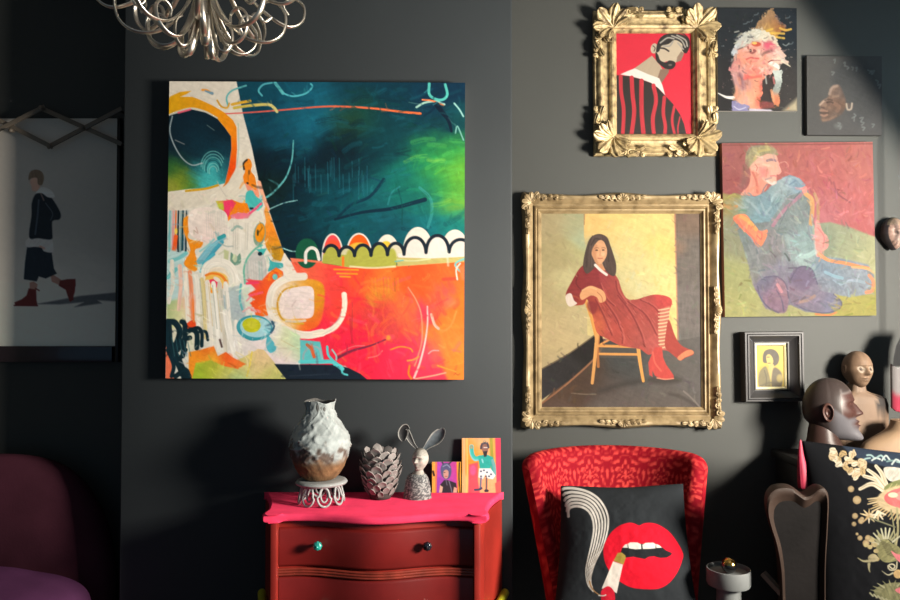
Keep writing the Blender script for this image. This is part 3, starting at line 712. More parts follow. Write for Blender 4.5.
    p.stroke([(801, 256), (808, 256), (815, 252)], 5, (160, 190, 186), a=.8, dry=.15); p.stroke([(812, 215), (814, 235), (815, 250)], 2, (160, 176, 176), a=.6)
    # boots
    p.wash([(772, 297, 10, (130, 104, 124)), (780, 290, 8, (150, 116, 130)), (766, 285, 8, (110, 108, 130))], [(756, 285), (765, 277), (778, 277), (786, 285), (788, 300), (785, 312), (776, 313), (766, 306), (760, 296)], sm=True, soft=1.4, warp=3, tex=.1)
    p.wash([(800, 275, 9, (112, 100, 126)), (798, 295, 9, (128, 112, 130)), (815, 300, 10, (124, 116, 136)), (832, 303, 8, (120, 120, 146))], [(788, 280), (798, 267), (810, 268), (816, 280), (820, 290), (834, 294), (841, 302), (837, 310), (820, 313), (800, 308), (790, 300)], sm=True, soft=1.4, warp=3, tex=.1)
    for pts in ([(757, 287), (760, 298), (768, 308), (778, 313)], [(764, 278), (776, 277), (785, 284), (788, 298)], [(789, 282), (798, 268), (811, 269), (817, 284)], [(794, 304), (806, 310), (824, 313), (838, 309), (841, 302), (833, 294)], [(776, 290), (781, 300), (783, 311)]): p.stroke(pts, 1.5, (86, 84, 108), a=.65)
    p.stroke([(777, 285), (781, 292)], 3, (206, 140, 150), a=.8); p.stroke([(800, 302), (808, 300), (814, 296)], 3, (176, 140, 116), a=.6, dry=.2); p.stroke([(815, 314), (828, 315), (836, 312)], 1.8, (224, 120, 76), a=.8); p.ell(802, 282, 8, 9, (110, 96, 122), soft=4, a=.6)
    # neck, head
    p.fill([(741, 195), (749, 186), (751, 174), (749, 164), (756, 158), (766, 160), (770, 176), (768, 184), (766, 190), (758, 196), (748, 196)], (214, 142, 122), sm=True, soft=1, tex=.08)
    p.stroke([(753, 172), (757, 182), (758, 193)], 2.4, (196, 104, 92), a=.8); p.stroke([(748, 192), (756, 188), (762, 192)], 2.5, (226, 130, 106), a=.7); p.stroke([(762, 194), (765, 188), (768, 184)], 1.2, (120, 110, 120), a=.8)
    p.fill([(750, 164), (757, 158), (768, 154), (776, 153), (778, 158), (779, 163), (780, 168), (782, 172), (780.5, 174), (777, 175), (777, 178), (777, 183), (773, 185), (768, 184), (763, 180), (757, 172), (752, 172)], (220, 168, 148), sm=False, soft=1, tex=.06)
    p.fill([(760, 169), (767, 168), (770, 173), (766, 178), (761, 176)], (216, 124, 118), sm=True, soft=5, a=.8); p.stroke([(768, 161), (772, 160), (777, 161)], 2.6, (122, 106, 120), a=.8); p.stroke([(771, 176.5), (775, 176), (777, 177)], 1.2, (206, 110, 110)); p.stroke([(768, 181), (772, 184), (776, 183)], 2.4, (222, 200, 190), a=.9); p.stroke([(778, 164), (781, 171), (779, 174)], 1.6, (232, 150, 140)); p.ell(757, 168, 2, 3.6, (226, 176, 156)); p.stroke([(756, 165), (758, 168), (757, 171)], .9, (190, 110, 100)); p.stroke([(766, 180), (772, 178)], 2, (150, 130, 130), a=.6)
    p.fill([(746, 160), (749, 150), (757, 146), (768, 146), (777, 150), (779, 155), (775, 155), (768, 154), (762, 157), (758, 159), (752, 165), (748, 170)], (154, 146, 112), sm=True, soft=1.4, tex=.1)
    p.stroke([(755, 160), (760, 152), (770, 150)], 2.5, (190, 176, 110), a=.7, dry=.2); p.stroke([(748, 155), (752, 148), (760, 146.5)], 2, (128, 122, 110), a=.7); p.fill([(744, 166), (749, 160), (750, 175), (746, 188), (740, 190)], (134, 96, 92), soft=4, a=.7)
    p.stroke([(781, 163), (786, 162), (789, 166), (787, 168)], 1, (206, 150, 140), a=.7)
    p.impasto(900, (3, 8), (1, 2.4), 20, .55, 4)
    p.stroke([(724, 146), (873, 143)], 1.2, (110, 64, 60), a=.5, sm=False)
    return p

def paint_small_yellow():
    p = Paint((757, 346), (784, 346), (784, 387), (757, 387), 4, (206, 184, 84))
    p.wash([(760, 350, 10, (212, 190, 84)), (780, 350, 10, (216, 196, 92)), (770, 380, 14, (196, 172, 80))], tex=.06)
    p.fill([(763, 362), (763, 354), (766, 350), (772, 349), (777, 352), (779, 358), (777, 364), (772, 366), (768, 363)], (92, 84, 74), sm=True, soft=1.2)
    p.fill([(766, 356), (769, 354), (772, 357), (773, 362), (770, 366), (767, 363)], (202, 180, 106), sm=True, soft=.9)
    p.stroke([(767, 357), (769, 357)], .7, (80, 72, 60)); p.stroke([(768, 363), (770, 363)], .7, (90, 70, 60))
    p.fill([(769, 365), (773, 364), (774, 372), (771, 380), (768, 372)], (196, 176, 110), sm=True, soft=1)
    p.fill([(759, 372), (765, 366), (768, 372), (770, 386), (762, 388), (758, 384)], (126, 116, 84), sm=True, soft=1.5); p.fill([(773, 368), (780, 371), (782, 380), (779, 388), (771, 386)], (108, 98, 80), sm=True, soft=1.5)
    p.ell(779, 378, 3, 4, (190, 170, 96), soft=2, a=.7); p.stroke([(764, 370), (766, 378), (765, 386)], 1, (86, 80, 66), a=.7); p.stroke([(759, 386), (770, 382), (778, 386)], 1.5, (100, 92, 74), a=.6)
    return p

def paint_purple_woman():
    p = Paint((432, 462), (461, 462), (461, 494), (432, 494), 4, (168, 66, 170))
    p.wash([(440, 470, 10, (176, 70, 178)), (455, 468, 10, (186, 66, 150)), (440, 485, 8, (150, 64, 170))], tex=.05)
    p.fill([(431, 461), (435.5, 461), (435.5, 495), (431, 495)], (226, 160, 70)); p.stroke([(433, 472), (434, 476)], 2, (60, 40, 30)); p.stroke([(436.5, 462), (436, 494)], 1.2, (222, 120, 70))
    p.fill([(456.5, 461), (462, 461), (462, 495), (457.5, 495)], (214, 156, 50)); p.stroke([(459.5, 463), (459, 478), (460, 494)], 1.4, (60, 44, 30), dry=.3); p.stroke([(456.5, 465), (457.5, 490)], 1, (220, 90, 90))
    p.fill([(440.5, 470), (442, 465), (446, 463), (450, 465), (451.5, 471), (450, 478), (446, 480), (442, 477)], (84, 86, 124), sm=True); p.stroke([(443, 464), (442, 461.5)], 1.6, (60, 60, 80)); p.stroke([(449, 464), (451, 462)], 1.6, (60, 60, 80)); p.stroke([(443, 467), (447, 465), (450, 468)], 1, (140, 146, 176))
    p.fill([(443.5, 472), (446, 470), (448.5, 472), (448, 478), (445.5, 479.5), (443.5, 477)], (196, 150, 140), sm=True); p.stroke([(444, 473), (445, 473)], .6, (50, 40, 40)); p.stroke([(445, 477), (447, 477)], .6, (160, 60, 60))
    p.fill([(440, 494), (440, 486), (444, 481), (448, 481), (456, 484), (458, 494)], (44, 40, 50), sm=False); p.fill([(439, 494), (440, 486), (443, 488), (442, 494)], (206, 170, 150)); p.fill([(453, 494), (454, 488), (457, 489), (457, 494)], (206, 160, 140)); p.stroke([(449, 482), (451, 489), (452, 494)], 1, (110, 110, 130)); p.stroke([(446, 481), (447, 486)], 1, (90, 90, 110))
    return p

def paint_teal_figure():
    p = Paint((462, 438.5), (500.5, 438.5), (501, 493.5), (462, 493.5), 3.6, (232, 150, 96))
    p.wash([(465, 445, 6, (226, 160, 90)), (465, 485, 8, (232, 190, 120)), (472, 450, 6, (214, 150, 60)), (480, 445, 6, (236, 170, 120)), (486, 450, 6, (226, 160, 80)), (470, 470, 5, (226, 140, 50)), (484, 485, 8, (240, 170, 120))], warp=2, tex=.06, ang=1.57)
    p.stroke([(464, 438), (464, 494)], 3, (236, 170, 120), dry=.1); p.stroke([(467, 438), (467.5, 494)], 1.4, (226, 190, 110)); p.stroke([(491, 438), (492, 460), (492, 475)], 3.2, (160, 150, 60), dry=.1); p.stroke([(487.5, 438), (488, 460)], 3, (238, 170, 120))
    p.fill([(495, 437), (502, 437), (502, 495), (497, 495), (496, 470)], (232, 66, 96), soft=1); p.fill([(469, 465), (478, 463), (478, 482), (480, 494), (468, 494)], (232, 82, 96), soft=1.5); p.ell(473, 471, 3, 5, (236, 90, 140), soft=2)
    p.fill([(495, 484), (502, 480), (502, 495), (496, 495)], (234, 90, 90), soft=1)
    TL_, OUT = (44, 166, 156), (130, 200, 206)
    p.stroke([(471.5, 447), (472, 454), (475, 459.5), (480, 458)], 4.4, OUT, tex=.02); p.stroke([(471.5, 447), (472.3, 454), (475.5, 458.5), (480, 457.5)], 3, (60, 180, 172)); p.ell(471.5, 447.5, 1.6, 2, (150, 150, 120))
    p.fill([(478, 457), (483, 455.5), (488, 455.5), (493, 458), (495.5, 466), (496, 476), (492, 479), (491, 466), (490, 470), (480, 470), (479, 463)], TL_); p.stroke([(492.5, 461), (494.5, 470), (494, 477)], 3, (110, 170, 170)); p.stroke([(483, 463), (482, 460)], 1.5, OUT)
    p.fill([(479, 469), (490.5, 469), (495.5, 476), (493, 480), (487, 479), (485.5, 475), (483, 480), (478.5, 478)], (226, 230, 232)); 
    for (x, y) in ((481, 472), (484, 471), (487, 473), (489, 477), (481, 477), (491, 475), (486, 477)): p.ell(x, y, .9, .8, (40, 50, 80))
    p.stroke([(481, 479), (480.5, 486), (480.3, 490)], 1.8, (110, 110, 140)); p.stroke([(475, 490.5), (479, 490.3), (481.5, 489)], 2.2, (60, 64, 90)); p.stroke([(486.5, 479), (486.5, 487), (486.2, 491)], 1.8, (110, 90, 90)); p.stroke([(485.5, 491.5), (487.5, 491.5)], 2.6, (50, 50, 60))
    p.fill([(481.5, 449), (482, 445.5), (486, 444), (488, 446), (488, 451), (486, 454.5), (483.5, 454)], (140, 100, 90), sm=True); p.stroke([(481, 449), (482, 444.5), (487, 443.5), (488.5, 448)], 2, (70, 66, 80)); p.stroke([(483, 443), (484.5, 440.5), (486.5, 443)], 1, (150, 140, 120)); p.fill([(483, 452), (487.5, 451.5), (486.5, 457), (484, 457.5)], (50, 46, 50)); p.stroke([(484, 448), (487, 448)], .7, (240, 240, 240))
    return p

def paint_walker():
    p = Paint((-120, 119), (116.5, 118), (116.5, 344), (-120, 347), 1.5, (150, 152, 152))
    p.wash([(20, 140, 60, (152, 146, 138)), (100, 200, 60, (150, 145, 137)), (20, 330, 60, (184, 177, 166)), (100, 320, 50, (180, 173, 163)), (-80, 230, 80, (164, 158, 150))], tex=.01)
    p.fill([(36, 303.5), (55, 300), (80, 295), (117, 291), (117, 300), (98, 299), (102, 302), (75, 306), (84, 301), (60, 303.5)], (84, 86, 88), soft=1.6)
    BK, RD = (32, 38, 44), (94, 42, 40)
    p.fill([(34, 281), (38, 284), (36, 292), (34, 300), (30, 300), (30, 282)], (150, 112, 100)); p.fill([(50, 272), (58, 277), (66, 282), (63, 286), (52, 281)], (150, 112, 100))
    p.fill([(29, 288), (36.5, 289), (37, 299), (38, 304.5), (16, 304.8), (15, 302), (22, 299), (27, 295)], RD, soft=.9); p.stroke([(15, 305), (38, 305)], 1.4, (90, 40, 40), sm=False); p.stroke([(36, 288), (39.5, 290)], 1.2, RD)
    p.fill([(60, 280), (67, 278.5), (75.5, 278), (76, 284), (73.5, 294), (74, 299), (70, 300.5), (68, 295), (66, 289), (59, 285)], RD, soft=.9); p.stroke([(74, 280), (74.5, 290), (71, 300)], 1.4, (100, 40, 40))
    p.fill([(27, 246), (51, 248), (54, 268), (57, 273), (46, 278), (39, 276), (37, 281), (24, 279), (25, 262)], (34, 42, 50), sm=False)
    p.fill([(26, 240), (36, 235), (50, 236), (53, 251), (44, 251), (40, 246), (27, 247)], (176, 170, 164), sm=True); p.stroke([(40, 246), (44, 248)], 1.8, (180, 140, 124))
    p.fill([(34, 195), (40, 192), (48, 195), (54, 202), (60, 213), (59, 219), (52, 221), (52, 232), (51, 239), (38, 238), (29, 237), (31, 215), (31, 204)], BK, sm=True, soft=1); p.stroke([(38, 200), (37, 215), (35, 234)], 1.6, (70, 80, 90), a=.8); p.stroke([(45, 203), (52, 213), (50, 220)], 1, (70, 78, 86), a=.8); p.stroke([(40, 193), (43, 200)], 1.4, (150, 120, 110), a=.6)
    p.fill([(35, 193), (41, 187), (50, 190), (54, 197), (47, 197), (41, 193)], (176, 172, 166), sm=True)
    p.fill([(29, 182), (31, 178), (38, 178), (39, 186), (36, 191), (31.5, 190.5), (30.5, 186)], (178, 140, 122), sm=True); p.fill([(27.5, 180), (29, 172), (35, 169.5), (41, 172), (43, 178), (41, 185), (37, 184), (36, 178), (31, 178)], (110, 92, 76), sm=True, tex=.08)
    return p
# ------------------------------------------------------------------ the large abstract canvas
def paint_abstract():
    p = Paint((169, 82), (466, 82), (463, 380), (166, 378), 1.6, (226, 217, 203))
    rnd = random.Random(3)
    CR, WH, TE, NV = (226, 217, 203), (236, 230, 222), (70, 172, 178), (14, 36, 50)
    p.wash([(170, 90, 40, (222, 214, 200)), (230, 200, 40, (228, 220, 206)), (200, 300, 50, (222, 220, 208)), (280, 350, 40, (222, 212, 212))], tex=.05)
    # deep teal sky
    sky = [(236, 80), (470, 80), (466, 268), (290, 266), (284.6, 256), (269, 211), (258.6, 181), (252, 149), (243, 115)]
    p.wash([(255, 95, 22, (12, 67, 86)), (290, 90, 22, (14, 76, 99)), (320, 100, 20, (20, 96, 120)), (345, 88, 15, (10, 57, 73)),
            (390, 95, 25, (8, 52, 70)), (440, 95, 22, (9, 45, 68)), (275, 130, 24, (14, 76, 99)), (310, 130, 18, (20, 101, 124)),
            (262, 118, 10, (8, 48, 64)), (345, 124, 16, (30, 65, 46)), (365, 112, 16, (18, 65, 57)), (395, 130, 24, (10, 62, 70)),
            (262, 160, 16, (5, 25, 35)), (290, 165, 18, (6, 32, 44)), (330, 152, 20, (5, 28, 40)), (350, 165, 20, (5, 35, 46)), (375, 155, 15, (7, 52, 62)),
            (300, 195, 24, (6, 35, 48)), (275, 190, 15, (15, 36, 32)), (335, 195, 20, (10, 73, 86)), (300, 225, 22, (5, 40, 52)), (320, 215, 18, (10, 76, 89)),
            (350, 225, 20, (12, 78, 89)), (370, 195, 18, (18, 94, 101)), (400, 180, 20, (18, 106, 96)), (430, 160, 18, (34, 135, 79)), (448, 152, 14, (51, 151, 72)),
            (458, 175, 16, (99, 168, 53)), (440, 185, 18, (54, 149, 75)), (420, 200, 16, (20, 103, 96)), (455, 205, 12, (116, 168, 56)), (440, 130, 15, (9, 58, 68)),
            (462, 120, 12, (14, 73, 77)), (450, 222, 14, (23, 120, 113)), (425, 235, 20, (17, 101, 110)), (385, 240, 22, (14, 73, 86)), (295, 250, 18, (8, 36, 48))],
           sky, warp=9, wscale=26, tex=.09, ang=-.35, fine=9)
    for i in range(110):
        x, y = rnd.uniform(262, 455), rnd.uniform(92, 235)
        c = rnd.choice([(26, 110, 128), (8, 48, 66), (18, 84, 94), (6, 32, 46)])
        if x > 405 and 140 < y < 215: c = rnd.choice([(90, 190, 90), (50, 160, 100), (150, 205, 80)])
        a = rnd.uniform(-.5, .2)
        l = rnd.uniform(8, 24)
        if x < 262 + (y - 90) * .22: continue
        p.stroke([(x, y), (x + l * cos(a) * .5, y + l * sin(a) * .5 + rnd.uniform(-2, 2)), (x + l * cos(a), y + l * sin(a))], rnd.uniform(2, 6), c, a=.30, dry=.5, soft=1.6)
    for i in range(26):
        x = rnd.uniform(293, 372); y = rnd.uniform(158, 176)
        p.stroke([(x, y), (x + .3, y + rnd.uniform(12, 30))], .9, (50, 130, 148), a=.4, sm=False)
    # dark sweeps
    p.stroke([(338, 217), (352, 205), (370, 197), (384, 180)], 5, (8, 46, 66), a=.85, t0=.5, t1=.7, dry=.35)
    p.stroke([(335, 220), (362, 213), (392, 209), (425, 200)], 4.5, (8, 40, 58), a=.95, t0=.5, t1=1.0, dry=.2)
    p.stroke([(398, 188), (402, 205), (402, 225)], 1.6, (10, 70, 72), a=.6)
    p.stroke([(420, 188), (430, 198), (432, 212), (428, 228)], 3, (66, 160, 160), a=.5, dry=.3)
    p.stroke([(388, 205), (392, 193), (400, 187)], 1.5, (60, 150, 160), a=.5)
    # white sail bits and light arcs
    p.stroke([(228, 107), (226.5, 98), (232, 91), (246, 86)], 1.7, (92, 176, 180))
    p.stroke([(262, 96), (258.5, 91), (263, 85), (272, 83)], 1.8, (80, 168, 182))
    p.stroke([(275, 83), (279, 88), (283, 93.5)], 3.2, (90, 184, 188))
    p.stroke([(283, 93.5), (293, 96.5), (306, 93.5), (312.5, 87), (311, 84)], 1.7, (84, 184, 198))
    p.stroke([(293.5, 141), (292, 160), (287, 176), (280, 186), (271, 195), (262, 200.5)], 2.0, (98, 184, 186), t0=.6)
    p.stroke([(267, 211), (283, 204), (297, 201)], 1.0, (140, 196, 196))
    p.stroke([(283, 249), (293, 252), (306, 251)], 1.2, (150, 205, 205))
    p.stroke([(222, 114.5), (243, 113.4), (275, 111), (320, 107), (345, 106.7), (375, 108.5), (400, 111.5), (421, 113.4)], 1.7, (222, 92, 88), col2=(236, 112, 60), t0=.7, t1=1.3)
    p.stroke([(200.5, 126), (207, 121), (214, 117)], 1.7, (205, 206, 200))
    p.stroke([(430, 83), (430, 94), (437, 99), (444, 99), (448, 94), (446, 84)], 2.6, (84, 190, 180), dry=.1)
    p.stroke([(417, 107), (425, 102.5), (436, 101), (445, 104)], 2.0, (160, 206, 190))
    p.stroke([(423, 99.5), (433, 100.5), (444, 105)], 1.6, (226, 120, 74))
    p.stroke([(437, 104), (443, 112), (449, 120), (452, 131)], 5.5, (10, 30, 48), t0=1, t1=.5, dry=.1)
    p.stroke([(455, 103), (460, 109), (464, 116)], 1.6, (150, 206, 200))
    p.stroke([(456, 133), (458, 126), (464, 140)], 1.3, (120, 180, 170))
    # peephole and its orange ring
    hole = [(166, 117), (177, 114), (191, 110), (205, 113), (217, 119), (225, 128.5), (231, 137), (231.5, 149), (229, 167), (225, 184), (214, 187), (205, 189), (188, 190), (166, 193)]
    p.wash([(185, 125, 20, (10, 34, 48)), (215, 130, 18, (9, 30, 42)), (200, 140, 16, (12, 52, 68)), (175, 140, 14, (12, 34, 46)), (222, 150, 10, (16, 58, 74)), (190, 155, 12, (14, 44, 56)),
            (213, 172, 12, (62, 172, 176)), (207, 182, 12, (66, 176, 176)), (196, 170, 8, (34, 104, 110)), (175, 170, 11, (44, 98, 48)), (180, 180, 9, (140, 150, 36)), (170, 187, 8, (150, 156, 60)), (190, 184, 7, (70, 130, 60)), (225, 170, 8, (22, 70, 84))], hole, warp=4, wscale=10, fine=4, tex=.08)
    for k in range(7):
        r = 5 + k * 2.0
        p.stroke([(213 + r * cos(t) * .8, 172 + r * sin(t) - k) for t in np.linspace(2.6 + k * .1, 6.4 - k * .12, 9)], .9, rnd.choice([(120, 196, 190), (10, 60, 70), (150, 200, 190)]), a=.7)
    p.stroke([(172, 117), (169.5, 131), (173.5, 145), (182, 159), (192, 166), (202, 164)], 1.3, (168, 182, 186), a=.85)
    p.stroke([(175, 141), (184, 145)], 1, (150, 150, 150), a=.7); p.stroke([(207, 126), (214, 131)], .9, (120, 140, 140), a=.6)
    ring = [(166, 103), (170, 97), (180, 92.5), (191, 91.5), (186, 95), (180, 97.5), (192, 97.5), (200, 100.5), (212, 106), (224, 113), (233, 121), (236.5, 128), (237, 150), (235.5, 172), (229, 183), (221, 190), (225, 184), (229, 167), (231.5, 149), (231, 137), (225, 128.5), (217, 119), (205, 112), (191, 109), (177, 112), (166, 117)]
    p.wash([(172, 104, 20, (222, 164, 22)), (200, 104, 18, (232, 158, 26)), (222, 116, 14, (240, 150, 20)), (234, 132, 12, (246, 140, 24)), (234, 150, 10, (246, 112, 14)), (231, 172, 14, (240, 78, 14)), (224, 186, 8, (206, 130, 26))], ring, warp=2, tex=.06)
    p.stroke([(167, 116.5), (177, 112.5), (191, 109), (205, 112.2), (217, 118.6)], 1.4, (206, 204, 190))
    p.stroke([(178, 113.5), (190, 110.2)], 1.8, (232, 96, 118))
    p.stroke([(238, 124), (238.5, 150), (236, 172)], 1.0, (150, 176, 166), a=.6)
    p.stroke([(202, 90.5), (207, 91), (212, 94.5)], 2.2, (226, 150, 60)); p.stroke([(205, 91.5), (212, 94)], 3, (120, 156, 176), t0=.5)
    p.stroke([(217, 101), (221, 107), (227, 108.5), (229, 104)], 1.7, (214, 158, 44))
    p.stroke([(232, 105), (241, 103), (250, 101.5)], 2.8, (214, 164, 50), dry=.15)
    p.stroke([(234, 108.5), (250, 106), (268, 105), (274, 108), (277, 112)], 2.8, (204, 176, 66), col2=(210, 200, 130), dry=.1)
    # arch band under the hole
    p.stroke([(186, 192), (206, 189.5), (218, 186)], 2.4, (208, 158, 32), dry=.1)
    p.fill([(167, 195), (190, 193), (222, 188), (232, 176), (240, 160), (246, 150), (250, 175), (254, 196), (240, 204), (215, 204), (190, 209), (167, 212)], (224, 215, 198), sm=True, soft=1.2)
    p.stroke([(217, 182), (221, 190), (226, 197)], 1, (190, 180, 170), a=.6)
    # little orange figure
    p.fill([(243.5, 165), (246, 160), (250, 160), (252, 166), (251, 172), (255, 178), (256, 192), (246, 186), (243, 178), (245, 172)], (242, 134, 28), sm=True)
    p.stroke([(244, 170), (243.5, 164), (247, 160.5)], 1.8, (44, 42, 34)); p.ell(247.5, 184, 1.3, 1.3, (60, 50, 40)); p.ell(249, 173, 1.2, 2.4, (80, 60, 40), a=.7)
    p.fill([(245, 184), (250, 187), (256, 191), (257, 186), (259, 198), (250, 195)], (240, 150, 120), sm=True)
    p.fill([(246, 194), (252, 191), (256, 197), (262, 202), (262, 208), (252, 212), (246, 208)], (72, 184, 182), sm=True)
    p.stroke([(259, 183), (263, 196), (268, 210)], 3.6, (240, 172, 142))
    # right slope in orange
    p.wash([(268, 215, 10, (244, 160, 70)), (274, 232, 12, (246, 140, 34)), (280, 250, 10, (214, 146, 30)), (274, 256, 8, (206, 160, 40)), (264, 240, 8, (236, 150, 60))],
           [(266, 206), (270, 216), (278, 238), (284, 254), (281, 262), (274, 260), (266, 248), (263, 236), (266, 222), (264, 212)], tex=.1, warp=2)
    for k in range(5): p.stroke([(270 + k * 2.3, 246 + k), (275 + k, 256), (271 + k * 2, 262)], .9, (150, 110, 30), a=.6)
    # red and orange bird
    p.fill([(216, 202), (224, 201.5), (232, 200.5), (240, 203.5), (247, 204), (250, 212), (246, 215), (238, 213), (228, 222), (225, 227), (222, 219), (216, 218.5), (216, 214), (222, 213)], (242, 132, 20), soft=.7)
    p.fill([(222, 202), (232, 200.5), (236, 204), (228, 218), (225.5, 227), (222, 219), (224, 212)], (238, 62, 104), soft=1.2)
    p.fill([(216, 202), (223, 202), (224, 210), (220, 212)], (186, 196, 64), soft=1.5)
    p.fill([(230, 216), (238, 213.5), (250, 214), (254, 211), (248, 219), (238, 220), (231, 219)], (238, 120, 138), soft=1)
    p.fill([(216, 214), (223, 214), (223, 219), (216, 219)], (240, 120, 80), soft=1)
    p.stroke([(250, 214), (256, 209), (261, 204.5)], 2.6, (236, 92, 128)); p.ell(251.5, 209, 2, 1.3, (26, 40, 50))
    # dark stripes at the left edge
    p.fill([(167, 212), (189, 211), (185, 232), (184, 254), (167, 254)], (196, 200, 196), soft=1)
    for x, c, w_ in ((170, (120, 190, 190), 2.5), (173.5, (238, 150, 150), 1.8), (176, (240, 120, 60), 2.2), (178.5, (16, 40, 50), 2.2), (181, (120, 160, 160), 1.2), (183, (20, 70, 84), 2.6), (186.5, (18, 44, 56), 2)):
        p.stroke([(x, 212), (x - .5, 232), (x - .5 + rnd.uniform(-.6, .6), 253)], w_, c, t0=.7)
    p.fill([(172, 252), (174, 236), (178, 236), (176, 254)], (240, 96, 40))
    p.ell(176, 232, 1.5, 3, (250, 210, 90))
    p.fill([(167, 252), (184, 252), (187, 275), (180, 300), (167, 310)], (186, 216, 216), soft=2, rag=1.5)
    p.stroke([(170, 262), (180, 258), (186, 254)], 4, (120, 196, 198), dry=.4); p.stroke([(168, 278), (176, 270)], 4, (110, 190, 192), dry=.4)
    # orange torso, pale head
    p.fill([(184, 219), (190, 216.5), (191, 226), (188, 238), (196, 241.5), (203, 242), (201, 248), (195, 251), (197, 262), (197, 271), (190, 270), (184, 264), (190, 253), (189, 246), (185, 236), (183, 227)], (244, 146, 28), sm=True, soft=.8)
    p.wash([(198, 224, 10, (240, 226, 216)), (210, 232, 12, (238, 214, 206)), (220, 224, 10, (228, 220, 208))], [(190, 213), (206, 208), (224, 212), (228, 224), (224, 240), (212, 244), (198, 241), (189, 232)], sm=True, warp=3, tex=.07)
    p.stroke([(194, 231), (198, 234), (196, 228)], 1, (200, 170, 160)); 
    for k in range(9): p.stroke([(206 + k * 2.2, 212), (207 + k * 2.2, 238)], .8, (205, 198, 190), a=.6)
    # blue wing
    p.stroke([(200, 262), (209, 250), (219, 242), (224, 238)], 8, (128, 188, 204), t0=.8, t1=.6); p.stroke([(204, 265), (213, 253), (222, 243)], 4, (70, 160, 184), dry=.15)
    p.stroke([(219, 239), (224, 236.5)], 4, (52, 158, 168)); p.stroke([(201, 272), (206, 262), (214, 255)], 3, (74, 170, 190))
    p.stroke([(200, 252), (208, 246), (214, 240)], 2, (150, 200, 200))
    # cream middle with scratches
    for k in range(12): 
        x = 228 + k * 2.0; p.stroke([(x, 224), (x + rnd.uniform(-1, 1), 250)], .9, rnd.choice([(202, 196, 182), (236, 230, 220), (190, 186, 176)]), a=.7)
    p.stroke([(232, 231), (237, 227), (242, 229)], 2.5, (150, 176, 166), dry=.2)
    p.stroke([(219, 243), (226, 247), (233, 247)], 1.4, (160, 170, 166), a=.8)
    p.fill([(231, 253), (236, 258), (240, 254), (241, 263), (236, 266), (231, 264)], (110, 150, 132), sm=True); p.ell(235, 259, 2.2, 4, (190, 200, 170))
    p.fill([(224, 250), (229, 252), (228, 262), (224, 260)], (190, 196, 150), soft=1.5)
    # orange drop with an eye
    p.ell(259.5, 235, 6, 12, (130, 160, 140), rot=.15); p.ell(260, 233.5, 4.8, 9.5, (242, 150, 26), rot=.12); p.ell(257.8, 233.5, 1.1, 3.2, (70, 66, 40))
    # lilac house with teal roof
    p.fill([(244, 283), (246, 266), (251, 254), (262, 250), (266, 262), (267, 280), (258, 284)], (196, 194, 190), soft=1)
    for k in range(8): p.stroke([(247 + k * 2.4, 262), (248 + k * 2.4, 281)], .9, rnd.choice([(170, 150, 170), (150, 180, 170), (214, 208, 200)]), a=.8)
    p.stroke([(245, 284), (244, 270), (248, 258), (256, 249), (262, 246)], 2, (110, 180, 160)); p.fill([(256, 250), (267, 249), (263, 256)], (70, 182, 178)); p.ell(260, 254.5, 2.3, 2, (20, 50, 62))
    p.fill([(268, 257), (272, 262), (283, 264), (283, 268), (274, 270), (268, 272), (270, 264)], (64, 168, 172), sm=True)
    # white swirl with pink heart
    p.stroke([(204, 278), (206, 268), (214, 263), (226, 264), (234, 272), (236, 284), (230, 290)], 7.5, (236, 230, 218), dry=.08)
    p.stroke([(207, 280), (212, 271), (222, 270), (228, 277)], 4, (236, 222, 200))
    p.fill([(206, 277), (214, 272), (226, 276), (228, 286), (218, 293), (210, 293), (206, 286)], (238, 190, 90), sm=True, soft=1.5)
    p.stroke([(206, 276), (212, 274), (221, 276), (227, 283)], 2.4, (240, 130, 40)); p.fill([(209, 281), (216, 280), (222, 286), (222, 289), (214, 287)], (236, 52, 92), sm=True)
    p.stroke([(208, 285), (211, 292), (218, 291)], 2.5, (244, 150, 30)); p.ell(217, 280, 4, 2, (238, 226, 210), rot=.6)
    # red patch in the middle
    p.wash([(262, 300, 14, (238, 84, 34)), (270, 280, 10, (240, 96, 44)), (250, 283, 8, (240, 70, 90)), (268, 310, 8, (240, 120, 30))],
           [(246, 280), (262, 281), (268, 274), (276, 268), (283, 272), (284, 284), (276, 292), (270, 304), (268, 316), (256, 318), (254, 308), (247, 305), (255, 300), (247, 295), (256, 290)], soft=1.2, warp=2)
    p.stroke([(252, 310), (260, 312)], 3, (240, 130, 130)); p.stroke([(247, 284), (258, 283)], 2.5, (242, 66, 100), dry=.1); p.stroke([(250, 296), (262, 293)], 2.5, (242, 90, 110), dry=.1)
    p.fill([(240, 288), (250, 287), (247, 300), (252, 306), (245, 312), (240, 306)], (206, 218, 200), soft=1.5)
    p.stroke([(269, 280), (271, 274), (277, 271), (281, 275), (279, 281), (274, 284)], 3, (240, 120, 30)); p.ell(275, 277.5, 2.6, 3, (110, 190, 186))
    p.fill([(284, 254), (291, 262), (306, 266), (312, 272), (309, 278), (290, 284), (284, 276)], (232, 222, 208), sm=True, soft=1)
    p.stroke([(286, 266), (300, 268), (309, 274)], 2, (214, 196, 180), a=.7)
    # ---------------- red field
    red = [(291, 262.5), (306, 262), (322, 263.5), (350, 268), (375, 268), (405, 265), (440, 263), (468, 261), (468, 384), (366, 384), (345, 366), (300, 365), (296, 345), (300, 330), (286, 300), (300, 280)]
